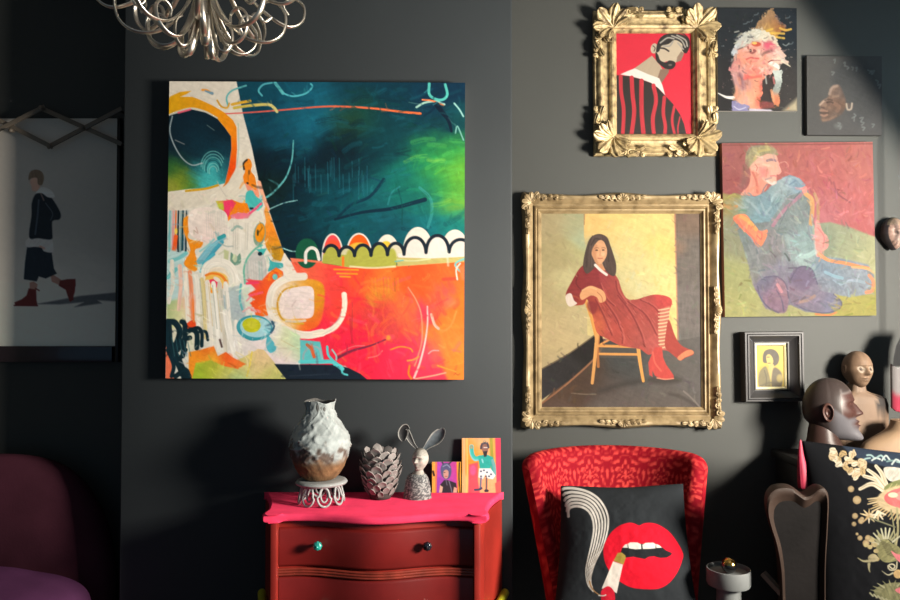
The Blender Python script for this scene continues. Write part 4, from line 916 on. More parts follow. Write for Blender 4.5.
    p.wash([(310, 285, 18, (238, 96, 70)), (335, 285, 16, (238, 62, 62)), (360, 280, 15, (240, 84, 44)), (385, 285, 13, (214, 120, 48)), (378, 295, 8, (206, 134, 48)), (415, 278, 18, (240, 86, 40)), (445, 280, 14, (236, 100, 48)), (455, 300, 18, (242, 118, 42)),
            (345, 310, 16, (240, 66, 56)), (375, 315, 14, (208, 62, 60)), (390, 330, 12, (206, 70, 66)), (405, 310, 12, (226, 104, 62)), (425, 315, 9, (232, 50, 92)), (440, 300, 10, (236, 86, 84)), (447, 290, 7, (236, 66, 110)), (440, 330, 16, (240, 120, 50)),
            (325, 335, 14, (238, 44, 70)), (350, 340, 18, (234, 34, 66)), (370, 360, 18, (230, 36, 68)), (340, 358, 14, (226, 40, 66)), (400, 355, 16, (226, 48, 82)), (425, 355, 14, (222, 74, 96)), (445, 345, 12, (212, 136, 60)), (455, 365, 10, (236, 132, 50)), (430, 372, 12, (228, 56, 84)), (318, 300, 8, (238, 60, 84)), (400, 375, 14, (232, 44, 76))],
           red, warp=7, wscale=18, tex=.055, ang=1.1, soft=1.2)
    for i in range(120):
        x, y = rnd.uniform(325, 460), rnd.uniform(272, 376)
        c = rnd.choice([(240, 60, 60), (244, 110, 50), (226, 30, 66), (240, 140, 60), (240, 90, 110), (196, 60, 56)])
        a = rnd.uniform(0, pi); l = rnd.uniform(6, 18)
        p.stroke([(x, y), (x + l * cos(a) * .5 + rnd.uniform(-2, 2), y + l * sin(a) * .5), (x + l * cos(a), y + l * sin(a))], rnd.uniform(1.5, 5), c, a=.33, dry=.5, soft=1.5)
    for k in range(9): p.stroke([(372 + k * 3.2, 279), (372.5 + k * 3.2, 297 - k * .8)], 2.0, rnd.choice([(206, 136, 46), (220, 124, 44), (170, 96, 40)]), a=.55, dry=.3)
    for (x, y, l) in ((334, 270, 24), (337, 274, 20), (340, 277, 10)): p.stroke([(x, y), (x + l, y + .5)], 1.6, (250, 160, 40), a=.85, dry=.2)
    p.stroke([(352, 303), (352, 330)], 1, (140, 60, 60), a=.5); p.stroke([(350, 320), (352, 343)], 2.5, (170, 40, 54), a=.5)
    p.stroke([(337, 358), (352, 351), (370, 346), (385, 340)], 2.6, (110, 40, 66), a=.9, t0=1.2, t1=.5); p.ell(388, 338, 2, 2.4, (236, 140, 60), soft=1.5)
    p.stroke([(337, 354.5), (352, 347), (364, 346)], 1.0, (232, 120, 120), a=.8)
    p.stroke([(408, 288), (416, 301), (421, 316), (421.5, 340), (417, 358), (414, 366)], 1.4, (236, 150, 120), a=.8)
    p.stroke([(427, 307), (427, 325), (424, 345), (419, 364), (413.5, 378)], 2.0, (240, 190, 184), t0=.7)
    p.stroke([(431, 315), (436, 328), (444, 331), (451, 325), (456, 312)], 2.0, (240, 140, 70), a=.8); p.stroke([(431, 315), (434, 325), (438, 329)], 2.6, (240, 176, 160))
    p.stroke([(390, 350), (400, 347), (410, 349), (412, 352)], 1.3, (240, 140, 50)); p.stroke([(407, 361), (413, 360), (418, 357)], 1.6, (240, 146, 70)); p.stroke([(409, 366), (408, 374), (411, 379)], 2, (240, 120, 40))
    p.stroke([(428, 354), (432, 351), (438, 351)], 1.2, (190, 150, 150)); p.stroke([(415, 379), (432, 376), (445, 373)], 1.4, (240, 160, 130))
    p.stroke([(437, 366), (446, 369), (455, 372)], 1.4, (242, 150, 60)); p.stroke([(453, 375), (455, 374), (457, 375.5), (459, 374)], .6, (110, 66, 44), a=.8)
    p.stroke([(368, 358), (377, 356), (382, 351)], 1.2, (236, 130, 120), a=.7)
    p.ell(450, 303, 6, 5, (236, 120, 110), a=.4, soft=5)
    # square shape and its swirl
    p.wash([(305, 300, 16, (224, 150, 40)), (318, 305, 12, (206, 136, 24)), (316, 322, 10, (236, 96, 40)), (290, 300, 14, (230, 218, 206)), (326, 315, 8, (240, 80, 70))],
           [(278, 284), (300, 279), (322, 284), (324, 305), (318, 326), (298, 332), (280, 326), (273, 305)], sm=True, soft=2, warp=3)
    p.stroke([(304, 277), (287, 279), (274, 288), (269.5, 304), (275, 320), (288, 331), (306, 335.5), (322, 333)], 7.5, (232, 222, 208), dry=.05)
    p.stroke([(297, 287), (284, 291), (277.5, 303), (281, 318), (292, 323), (303, 324)], 2.0, (206, 156, 50), dry=.05)
    p.wash([(295, 300, 16, (232, 216, 212)), (306, 312, 12, (228, 206, 204)), (285, 312, 10, (226, 208, 200))], [(284, 292), (298, 287.5), (312, 288), (314, 302), (312, 317), (298, 319), (284, 318), (279.5, 306)], sm=True, warp=2, soft=.8)
    for k in range(6): p.stroke([(285, 294 + k * 4), (298, 293 + k * 4), (311, 294 + k * 4)], .8, (214, 198, 192), a=.6)
    p.stroke([(286, 321.5), (296, 322), (305, 321)], 2.4, (216, 196, 170), dry=.2)
    p.stroke([(315, 334), (325, 332.5), (335, 327), (342, 317), (344.5, 305), (344, 295)], 5.2, (236, 224, 206)); 
    p.stroke([(330, 327), (338, 320), (341, 312)], 1.4, (170, 90, 100), a=.5)
    # drips of cream on the left
    p.wash([(232, 305, 16, (172, 186, 190)), (236, 292, 10, (180, 196, 196)), (225, 330, 10, (214, 214, 204))], [(220, 290), (240, 286), (244, 300), (246, 314), (240, 330), (226, 330), (220, 310)], soft=2, warp=3)
    p.fill([(167, 306), (190, 296), (200, 300), (204, 330), (196, 352), (180, 352), (167, 350)], (222, 218, 196), soft=3, rag=2)
    p.wash([(172, 310, 8, (150, 180, 110)), (178, 312, 8, (236, 226, 170)), (190, 306, 8, (240, 180, 160)), (196, 318, 8, (226, 216, 200))], [(167, 302), (198, 294), (200, 325), (167, 330)], a=.8, soft=3, warp=3)
    for (x0, x1, y1, c) in ((173, 169, 303, (226, 220, 206)), (181, 179, 310, (238, 196, 180)), (186, 188, 322, (236, 228, 214)), (191, 193, 318, (240, 150, 110)), (197, 199, 326, (238, 232, 220)), (203, 206, 338, (222, 206, 150)), (208, 212, 344, (238, 232, 220)), (214, 219, 350, (240, 236, 226)), (220, 226, 352, (214, 206, 190)), (226, 233, 356, (238, 232, 222))):
        p.stroke([(x0 - 1, 262 + (x0 - 173) * .6), (x0, 285), ((x0 + x1) / 2, (285 + y1) / 2), (x1, y1)], 4.6, c, t0=.9, t1=.8, dry=.12)
    for k in range(7): p.stroke([(200 + k * 4.2, 280 + k * 2), (204 + k * 4.4, 320 + k * 3)], .8, rnd.choice([(150, 160, 150), (200, 160, 90), (120, 130, 120)]), a=.5)
    p.stroke([(220, 340), (222, 347)], 2, (90, 70, 70), dry=.2)
    p.stroke([(225, 312), (228, 330), (234, 350)], 5, (238, 234, 226), dry=.08); p.stroke([(236, 322), (238, 340), (242, 354)], 4, (232, 226, 216), dry=.1)
    p.stroke([(241, 285), (240, 300), (243, 312)], 2.2, (96, 176, 180)); p.stroke([(243, 312), (250, 308), (256, 312)], 2, (226, 170, 170))
    p.fill([(186, 325), (194, 320), (196, 327), (190, 331)], (240, 78, 34), sm=True); p.stroke([(193, 300), (194, 322)], 2, (240, 130, 60), dry=.2)
    # pale lower middle
    p.wash([(262, 345, 12, (228, 214, 214)), (285, 345, 10, (204, 210, 168)), (280, 358, 12, (226, 208, 212)), (300, 345, 10, (180, 206, 170)), (270, 335, 8, (224, 220, 214))], [(246, 338), (270, 332), (276, 322), (300, 336), (302, 362), (275, 364), (262, 352)], soft=2, warp=3)
    p.stroke([(281, 340), (290, 345), (298, 349)], 1, (190, 180, 140), a=.7)
    p.fill([(268, 336), (274, 343), (276, 350), (270, 353), (266, 346)], (84, 176, 192), sm=True)
    p.ell(254.5, 328, 18, 12.5, (62, 152, 168), rot=.08); p.ell(255.5, 327.5, 15.5, 10, (162, 208, 218), rot=.08); p.ell(251.5, 325.5, 9.3, 7.2, (192, 192, 34), rot=.1, tex=.1)
    p.ell(252, 325, 5, 4, (208, 204, 70), a=.6, soft=2); p.stroke([(272, 322), (274, 327), (271, 333)], 2.2, (40, 84, 110)); p.stroke([(242, 336), (252, 340), (264, 338)], 2, (48, 150, 164))
    p.fill([(300, 340), (320, 342), (324, 362), (300, 364)], (92, 186, 190), soft=1.2)
    # bottom triangle and orange flames
    p.wash([(200, 370, 14, (160, 186, 52)), (215, 366, 12, (190, 186, 60)), (225, 374, 12, (190, 192, 110)), (245, 365, 12, (202, 190, 120)), (262, 360, 12, (222, 192, 146)), (272, 374, 10, (190, 190, 110)), (240, 378, 8, (170, 200, 140))],
           [(190, 360), (205, 358), (230, 364), (246, 356), (258, 349), (264, 350), (274, 362), (288, 380), (190, 382)], soft=1, warp=4, tex=.08)
    p.wash([(198, 356, 10, (246, 150, 40)), (208, 350, 8, (242, 110, 36)), (225, 358, 8, (240, 88, 34)), (235, 366, 8, (238, 120, 50)), (215, 360, 8, (240, 190, 60))],
           [(189, 352), (200, 350), (214, 346), (218, 356), (226, 352), (234, 358), (246, 364), (238, 369), (224, 366), (210, 360), (196, 363), (192, 380), (189, 380)], soft=1.2, warp=3)
    p.stroke([(252, 352), (250, 364), (247, 376)], 1.6, (222, 200, 90)); p.stroke([(236, 352), (246, 358), (248, 366)], 1.2, (238, 220, 170), a=.8)
    # dark bottom
    p.fill([(274, 364), (300, 364.5), (335, 365), (348, 368), (360, 374), (372, 384), (290, 384)], (22, 34, 48), soft=.9, sm=False)
    p.stroke([(290, 376), (330, 374)], 1.2, (40, 52, 66), a=.7)
    # teal squiggles
    p.stroke([(303, 362), (304, 353), (311, 347), (319, 349), (322, 360)], 2.0, (140, 170, 176)); p.stroke([(327, 347), (328, 355), (333, 361)], 2.4, (84, 192, 198)); p.stroke([(332, 350), (336, 356), (336, 360)], 1.6, (150, 190, 190))
    p.stroke([(300, 362), (318, 362), (332, 362), (338, 366), (342, 369)], 4, (84, 196, 200)); p.stroke([(334, 365), (341, 366), (342, 373), (347, 375)], 1.8, (84, 196, 200))
    p.stroke([(307, 345), (311, 349), (314, 357)], 3.2, (206, 92, 52)); p.stroke([(310, 343), (315, 352)], 1, (150, 140, 150))
    # dark ink scribble in the corner
    p.fill([(166, 322), (170, 324), (172, 360), (176, 380), (166, 381)], (240, 120, 84), soft=1)
    for pts, w_ in (([(168, 322), (175, 323), (180, 332), (176, 345), (170, 350)], 6), ([(168, 326), (170, 345), (178, 360), (186, 378)], 8), ([(168, 350), (174, 365), (172, 376)], 4), ([(182, 322), (185, 325), (185, 338), (183, 356)], 5), ([(185, 334), (192, 330), (197, 334), (197, 348)], 5), ([(192, 330), (198, 328), (202, 333), (202, 346)], 3.6),
                    ([(200, 332), (206, 332), (208, 340)], 3), ([(178, 350), (184, 340), (190, 338)], 5), ([(186, 350), (180, 362), (190, 376)], 4), ([(176, 376), (186, 370), (190, 380)], 5)):
        p.stroke(pts, w_, (14, 40, 50), dry=.08, tex=.15)
    for k in range(5): p.stroke([(172 + k * 4, 338 + k), (175 + k * 4, 356)], 1, (60, 110, 116), a=.6)
    p.impasto(650, (4, 12), (1, 3), 15, .42, 5, (240, 463, 84, 376))
    p.impasto(520, (3, 8), (.9, 2.4), 17, .5, 7, (168, 300, 195, 376))
    # ---------------- scalloped hills
    p.ell(307, 254, 11.5, 15, (20, 86, 62), soft=1)
    p.fill([(290, 258.5), (325, 262), (322, 264), (305, 262), (292, 263)], (236, 120, 90), soft=.8)
    p.stroke([(305.5, 263), (306, 253), (311, 248.5), (316.5, 251), (319, 260)], 3.2, (232, 228, 220), sm=True)
    def dome(x0, x1, top, base, c, out=None, rim=1.6):
        cx, rx = (x0 + x1) / 2, (x1 - x0) / 2
        pts = [(cx - rx * cos(t), base - (base - top) * sin(t) ** .8) for t in np.linspace(0, pi, 30)]
        if out: p.fill(pts, out, soft=.8, tex=.02); pts = [(cx + (x - cx) * (1 - rim / rx), base + (y - base) * (1 - rim / (base - top))) for x, y in pts]
        p.fill(pts, c, soft=.8, tex=.03)
    dome(440, 470, 230, 262, (226, 216, 204)); dome(402, 434, 227.5, 262, (226, 216, 204)); dome(375, 400, 235, 262, (228, 218, 204))
    p.ell(386, 245, 4.5, 3.4, (240, 190, 60), soft=1)
    dome(345.5, 372.5, 233.5, 262, (240, 92, 24), (232, 224, 214)); p.ell(359, 250, 11, 7, (228, 176, 60), soft=1)
    dome(321.5, 343.5, 234, 262, (238, 76, 84), (232, 224, 214)); p.ell(333, 247, 7, 7, (240, 84, 40), soft=3, a=.7)
    OL = (172, 172, 74)
    arches = [(323.2, 339, 246, 258, OL), (339, 354.5, 247.6, 258, (206, 200, 160)), (354.5, 371, 245.6, 258, OL), (371, 387.4, 244, 257.5, OL), (387.4, 404, 243.8, 257, (214, 206, 180)), (404, 426, 238, 256, (226, 214, 206)), (426, 449, 236, 255, (226, 216, 208)), (449, 472, 240, 255, (226, 214, 204))]
    for (x0, x1, tp, bs, c) in arches: dome(x0, x1, tp, bs + 6, c)
    p.fill([(323, 255), (388, 256), (397, 258), (396, 268), (375, 268.5), (350, 268), (322, 263.5)], OL, soft=.8, tex=.05)
    p.fill([(397, 257), (404, 255), (470, 254), (468, 262), (440, 264), (397, 267)], (190, 176, 108), soft=.8)
    p.fill([(398, 254), (426, 253), (449, 252), (470, 252), (470, 257), (430, 259), (398, 258)], (226, 216, 206), soft=.8, tex=.03)
    p.ell(350, 258, 4, 8, OL, soft=2); p.ell(392, 258, 4.5, 9, OL, soft=2)
    p.stroke([(350, 267), (372, 268.5), (395, 267)], 1.8, (222, 208, 160), dry=.1); p.stroke([(397, 260), (412, 261.5), (430, 259.5)], 1.6, (206, 206, 150), dry=.2); p.stroke([(395, 262), (403, 261)], 1, (90, 180, 180))
    p.stroke([(343, 258), (343, 266)], 2.4, (240, 120, 40), dry=.1)
    for (x0, x1, tp, bs, c) in arches:
        cx, rx = (x0 + x1) / 2, (x1 - x0) / 2
        p.stroke([(cx - rx * cos(t) , bs - (bs - tp) * sin(t) ** .85) for t in np.linspace(.12 if x0 > 324 else .45, pi - .12, 22)], 3.3, (26, 36, 48), sm=False, tex=.02)
    p.stroke([(465, 275), (459, 271), (455, 265), (460, 261), (466, 259)], 2.0, (120, 190, 188)); p.stroke([(457, 280), (456, 270), (460, 264)], 1.6, (240, 210, 200)); p.fill([(459, 268), (466, 264), (466, 282), (461, 280)], (242, 120, 70), soft=1.5)
    p.stroke([(447, 252), (448, 266)], 2.4, (210, 220, 200), a=.5, dry=.3)
    return p
# ------------------------------------------------------------------ unframed canvases
m_oil = mat_attr('oil_on_canvas', rough=0.7, bump=0.18, bscale=160, spec=0.12)
m_print = mat_attr('matt_print', rough=0.55, bump=0.0, spec=0.25)
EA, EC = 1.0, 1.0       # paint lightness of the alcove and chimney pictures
def hang_canvas(name, p, tl, tr, br, bl, wall_y, thick, gain, label, cat='painting', sat=1.0, edge_col=(.55, .53, .48), material=None, group=None):
    ctr, w, h, roll = rect_from(tl, tr, br, bl, wall_y - thick)
    L = p.colours(gain, sat)
    me = paint_mesh(name, L, canvas_fn((0, 0, 0), w, h, 0), edge=(0, thick - .001, 0), edge_col=edge_col)
    o = link(name, me, material or m_oil, smooth=False)
    o.location = ctr; o.rotation_euler = (0, -roll, 0)
    return tag(o, label, cat, group)

hang_canvas('hanging_painting', paint_abstract(), (169, 82), (466, 82), (463, 380), (166, 378), YC, .042, .84 * EC,
            'large square abstract canvas in teal, red and cream hanging on the chimney breast')
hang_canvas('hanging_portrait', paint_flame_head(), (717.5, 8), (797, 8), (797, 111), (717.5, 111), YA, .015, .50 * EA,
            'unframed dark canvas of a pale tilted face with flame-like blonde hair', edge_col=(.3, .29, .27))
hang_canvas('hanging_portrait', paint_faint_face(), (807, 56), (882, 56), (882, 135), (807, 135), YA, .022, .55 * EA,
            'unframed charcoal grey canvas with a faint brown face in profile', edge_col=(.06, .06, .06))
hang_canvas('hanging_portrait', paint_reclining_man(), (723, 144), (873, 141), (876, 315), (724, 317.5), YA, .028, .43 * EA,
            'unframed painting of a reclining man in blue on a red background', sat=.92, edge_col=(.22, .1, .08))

# ------------------------------------------------------------------ frames
def frame_ring(mb, ctr, outer, inner, roll, prof, nper=24, wob=None):
    """mitred moulding: prof = (t 0 outer..1 inner, y towards the room); wob(side, s, t) -> (extra outward, extra relief)"""
    (ow, oh), (iw, ih), off = outer, inner, (0, 0)
    def corner(t, sx, sz): return (sx * (ow + (iw - ow) * t) / 2, sz * (oh + (ih - oh) * t) / 2)
    rows = []
    C4 = [(-1, 1), (1, 1), (1, -1), (-1, -1)]
    OUT = [(0, 1), (1, 0), (0, -1), (-1, 0)]
    for side in range(4):
        for k in range(nper):
            s = k / nper
            row = []
            for (t, d) in prof:
                a, b = corner(t, *C4[side]), corner(t, *C4[(side + 1) % 4])
                x, z = a[0] + (b[0] - a[0]) * s, a[1] + (b[1] - a[1]) * s
                e, r = wob(side, s, t) if wob else (0, 0)
                x += OUT[side][0] * e; z += OUT[side][1] * e
                row.append(place(ctr, roll, x, d + r, z))
            rows.append(row)
    mb.grid(rows, cu=True)

def place(ctr, roll, x, y, z):
    """local frame coordinates (x right, y towards the room, z up) to the world"""
    return (ctr[0] + x * cos(roll) - z * sin(roll), ctr[1] - y, ctr[2] + x * sin(roll) + z * cos(roll))

def leaf(mb, ctr, roll, x, z, ang, ln, wd, y0, rise=.014, curl=.5, lobes=4, bend=0.0):
    """one acanthus leaf lying on the moulding, pointing along ang"""
    n, m = 22, 11
    rows = []
    for i in range(n):
        t = i / (n - 1)
        hw = wd * 1.35 * max(.02, 1 - (2 * t - 1) ** 6) ** .5 * (.70 + .30 * t) * (1 + .09 * sin(t * pi * 2 * lobes))
        yy = y0 + rise * sin(pi * t * .85) + curl * rise * t ** 3 * 1.6
        a = ang + bend * t
        cx = x + ln * t * cos(ang + bend * t * .5); cz = z + ln * t * sin(ang + bend * t * .5)
        row = []
        for j in range(m):
            q = j / (m - 1) * 2 - 1
            rib = -.35 * rise * abs(q) ** 1.5 + .30 * rise * cos(q * pi * 2.5) * (1 - abs(q)) + .10 * rise
            row.append(place(ctr, roll, cx - hw * q * sin(a), yy + rib - .004 * (abs(q) > .98), cz + hw * q * cos(a)))
        rows.append(row)
    back = [[(p[0], p[1] + .006, p[2]) for p in r] for r in rows]
    loop = [r + list(reversed(bk)) for r, bk in zip(rows, back)]
    mb.grid(loop, cv=True)

def scroll(mb, ctr, roll, x, z, r, a0, turns, y0, th, hand=1, tail=None):
    """a spiral volute; optional tail leads into it"""
    pts = []
    n = int(20 * turns)
    for i in range(n + 1):
        t = i / n
        a = a0 + hand * t * turns * 2 * pi
        rr = r * (1 - .78 * t)
        pts.append(Vector(place(ctr, roll, x + rr * cos(a), y0 + .005 * t, z + rr * sin(a))))
    if tail:
        first = [Vector(place(ctr, roll, q[0], y0, q[1])) for q in tail]
        pts = first + pts
    k = len(pts)
    mb.tube(pts, [th * (.75 + .35 * sin(pi * min(1, i / k * 1.2))) for i in range(k)], n=8)
    c = place(ctr, roll, x, y0 + .006, z)
    mb.ball(c, th * 1.15, sub=1)

def gilt(name, c1=(184, 163, 120), c2=(92, 74, 50), sc=38):
    m, nt, b = new_mat(name)
    N, L = nt.nodes, nt.links
    tc = N.new('ShaderNodeTexCoord')
    n1 = N.new('ShaderNodeTexNoise'); n1.inputs['Scale'].default_value = sc; n1.inputs['Detail'].default_value = 6
    L.new(tc.outputs['Object'], n1.inputs['Vector'])
    cr = N.new('ShaderNodeValToRGB')
    cr.color_ramp.elements[0].position = .30; cr.color_ramp.elements[1].position = .58
    cr.color_ramp.elements[0].color = (*lin(c2), 1); cr.color_ramp.elements[1].color = (*lin(c1), 1)
    L.new(n1.outputs['Fac'], cr.inputs[0]); L.new(cr.outputs[0], b.inputs['Base Color'])
    b.inputs['Metallic'].default_value = .25; b.inputs['Roughness'].default_value = .42
    bp = N.new('ShaderNodeBump'); bp.inputs['Strength'].default_value = .25; bp.inputs['Distance'].default_value = .003
    L.new(n1.outputs['Fac'], bp.inputs['Height']); L.new(bp.outputs[0], b.inputs['Normal'])
    return m
m_gilt = gilt('antique_gilt'); m_gilt2 = gilt('worn_pale_gilt', (150, 130, 96), (108, 90, 62), 26)

def framed(name, label, outer_px, inner_px, Yface, p, gain, sat=1.0):
    """empty at the picture's centre + its canvas, set back from the moulding"""
    c, w, h, roll = rect_from(*outer_px, YA - .035)
    ci, wi, hi, ri = rect_from(*inner_px, YA - Yface)
    return c, w, h, roll, ci, wi, hi

# --- small ornate gilt frame with the red portrait
def red_portrait():
    c, w, h, roll = rect_from((592.8, 11.5), (715.5, 11), (716, 157), (593.6, 157.5), YA - .035)
    ci, wi, hi, ri = rect_from((616, 34), (691, 33), (692, 134), (617, 134), YA - .012)
    c = Vector((c.x, YA, c.z)); t = empty('framed_portrait', (c.x, YA - .002, c.z), 'bearded man in stripes on red, in the smaller ornate gilt frame', 'picture')
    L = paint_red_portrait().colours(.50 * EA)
    ox, oz = ci.x - c.x, ci.z - c.z
    me = paint_mesh('canvas', L, canvas_fn((ci.x, YA - .012, ci.z), wi + .012, hi + .012, roll))
    link('canvas', me, m_print, t)
    mb = MB()
    c0 = ((c.x + ci.x) / 2, YA - .003, (c.z + ci.z) / 2)
    c0 = (ci.x, YA - .003, ci.z)
    prof = [(0, 0), (0, .016), (.05, .022), (.12, .022), (.17, .030), (.27, .035), (.36, .031), (.40, .024), (.52, .021), (.64, .024), (.68, .033), (.76, .037), (.84, .033), (.88, .024), (.94, .021), (1, .012), (1, .006)]
    frame_ring(mb, c0, (w, h), (wi, hi), roll, prof, nper=10)
    f = mb.build('frame', m_gilt, t, angle=35)
    bw = (w - wi) / 2
    for sx, sz in ((-1, 1), (1, 1), (1, -1), (-1, -1)):
        mb = MB()
        kx, kz = sx * (wi / 2 + bw * .15), sz * (hi / 2 + bw * .15)
        base = math.atan2(sz, sx)
        for da, ln, wd in ((0, .086, .019), (.48, .080, .017), (-.48, .080, .017), (.98, .068, .014), (-.98, .068, .014), (1.45, .054, .011), (-1.45, .054, .011)):
            leaf(mb, c0, roll, kx, kz, base + da, ln * 1.06, wd, .026, rise=.018, curl=1.0, lobes=3, bend=.80 * (1 if da > 0 else -1 if da < 0 else 0))
        # volutes running along both arms
        for hx in (1, -1):
            if hx == 1:
                ax = lambda d, e: (kx - sx * d, sz * (hi / 2 + bw * e))
            else:
                ax = lambda d, e: (sx * (wi / 2 + bw * e), kz - sz * d)
            hand = hx * sx * sz
            for d, e, r in ((.028, .80, .017), (.060, .86, .015), (.086, .92, .012), (.040, .35, .012), (.108, .95, .009)):
                q = ax(d, e)
                scroll(mb, c0, roll, q[0], q[1], r, base + pi * (.3 + d * 6) * hand, 1.35, .030, .0042, hand)
            for d, e in ((.046, .95), (.074, .72), (.02, .55)):
                q = ax(d, e)
                aa = (pi if sx > 0 else 0) if hx == 1 else (-pi / 2 if sz > 0 else pi / 2)
                leaf(mb, c0, roll, q[0], q[1], aa, .040, .009, .028, rise=.012, curl=.8, lobes=2, bend=.5 * hand)
        mb.build('corner_ornament', m_gilt, f)
    return t
red_portrait()

# --- large swept frame with the seated woman
def seated_woman():
    c, w, h, roll = rect_from((524.5, 194.5), (722, 193.5), (722.5, 428), (524.5, 428.5), YA - .03)
    ci, wi, hi, ri = rect_from((541.5, 214), (700.5, 213.5), (700.5, 407), (541.5, 407), YA - .016)
    t = empty('framed_portrait', (c.x, YA - .002, c.z), 'woman in a long red dress on a chair, in the larger pale gilt frame', 'picture')
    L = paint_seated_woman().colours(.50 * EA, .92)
    link('canvas', paint_mesh('canvas', L, canvas_fn((ci.x, YA - .016, ci.z), wi + .012, hi + .012, roll)), m_oil, t)
    c0 = (ci.x, YA - .003, ci.z)
    prof = [(0, 0), (0, .016), (.06, .034), (.14, .042), (.24, .043), (.36, .038), (.48, .028), (.56, .022), (.60, .022), (.62, .030), (.68, .033), (.74, .028), (.76, .024), (.80, .028), (.86, .028), (.90, .022), (1, .016), (1, .008)]
    def wob(side, s, t_):
        if t_ > .3: return 0, 0
        k = min(s, 1 - s); L_ = w if side % 2 == 0 else h
        dc, dm = k * L_, abs(s - .5) * L_
        e = .007 * math.exp(-(dc / .055) ** 2) + .005 * math.exp(-(dm / .06) ** 2) - .005 * math.exp(-((dm - .16) / .07) ** 2)
        return e * (1 - t_ / .3), 0
    mb = MB(); frame_ring(mb, c0, (w, h), (wi, hi), roll, prof, nper=48, wob=wob)
    f = mb.build('frame', m_gilt2, t, angle=38)
    bw = (w - wi) / 2; bh = (h - hi) / 2
    for sx, sz in ((-1, 1), (1, 1), (1, -1), (-1, -1)):
        mb = MB(); base = math.atan2(sz, sx)
        kx, kz = sx * (wi / 2 + bw * .55), sz * (hi / 2 + bh * .55)
        for da, ln, wd in ((0, .036, .009), (.6, .038, .008), (-.6, .038, .008), (1.25, .046, .008), (-1.25, .046, .008)):
            leaf(mb, c0, roll, kx, kz, base + da, ln, wd, .040, rise=.006, curl=.5, lobes=3, bend=.3 * np.sign(da))
        for hx in (1, -1):
            hand = hx * sx * sz
            for d, e, r in ((.022, .80, .012), (.05, .72, .010), (.072, .82, .008), (.095, .75, .007)):
                q = (kx - sx * d, sz * (hi / 2 + bh * e)) if hx == 1 else (sx * (wi / 2 + bw * e), kz - sz * d)
                scroll(mb, c0, roll, q[0], q[1], r, base + 1 + d * 20, 1.3, .043, .0035, hand)
                leaf(mb, c0, roll, q[0], q[1], (pi if sx > 0 else 0) if hx == 1 else (-pi / 2 if sz > 0 else pi / 2), .03, .006, .042, rise=.006, lobes=2)
        mb.build('corner_ornament', m_gilt2, f)
    for side in range(4):
        mb = MB(); dx, dz = ((0, 1), (1, 0), (0, -1), (-1, 0))[side]
        kx, kz = dx * (wi / 2 + bw * .72), dz * (hi / 2 + bh * .72)
        ta = math.atan2(dx, -dz) if False else (0 if dx == 0 else pi / 2)
        for sgn in (1, -1):
            a = ta if sgn == 1 else ta + pi
            for d, r in ((.016, .011), (.040, .009), (.062, .007)):
                scroll(mb, c0, roll, kx + cos(a) * d, kz + sin(a) * d, r, a + 2, 1.3, .042, .0034, sgn)
                leaf(mb, c0, roll, kx + cos(a) * d, kz + sin(a) * d, a + .25 * sgn, .03, .006, .042, rise=.006, lobes=2)
        bo = math.atan2(dz, dx)
        for da in (-.9, -.45, 0, .45, .9): leaf(mb, c0, roll, kx - dx * .008, kz - dz * .008, bo + da, .026, .006, .044, rise=.008, lobes=1)
        mb.build('centre_ornament', m_gilt2, f)
    return t
seated_woman()

# --- little black frame
m_blackframe = mat('black_frame_paint', (56, 55, 56), rough=.45, var=.06, vscale=12, bump=.08, bscale=50, spec=.3)
m_ivory = mat('ivory_slip', (226, 214, 170), rough=.5, var=.05)
def black_frame():
    c, w, h, roll = rect_from((742, 331.5), (801.5, 330.5), (802, 400), (743, 401), YA - .03)
    ci, wi, hi, ri = rect_from((757, 346), (784.5, 346), (784.5, 387.5), (757.5, 387.5), YA - .008)
    t = empty('framed_picture', (c.x, YA - .002, c.z), 'small yellow picture of a dark-haired figure in a deep black frame', 'picture')
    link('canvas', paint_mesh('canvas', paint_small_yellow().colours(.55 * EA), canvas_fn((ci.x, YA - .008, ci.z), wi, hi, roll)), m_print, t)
    c0 = ((c.x + ci.x) / 2, YA - .003, (c.z + ci.z) / 2)
    prof = [(0, 0), (0, .040), (.04, .046), (.16, .046), (.20, .042), (.24, .046), (.34, .046), (.38, .040), (.42, .038), (.50, .032), (.68, .022), (.84, .017), (.86, .020), (.95, .020), (.97, .010), (1, .006)]
    mb = MB(); frame_ring(mb, c0, (w, h), (wi + .014, hi + .014), roll, prof, nper=6); f = mb.build('frame', m_blackframe, t, angle=30)
    mb = MB(); frame_ring(mb, c0, (wi + .016, hi + .016), (wi, hi), roll, [(0, .006), (0, .012), (.4, .013), (1, .008), (1, .004)], nper=2); tag(mb.build('slip', m_ivory, f, angle=30), 'ivory inner edge')
black_frame()

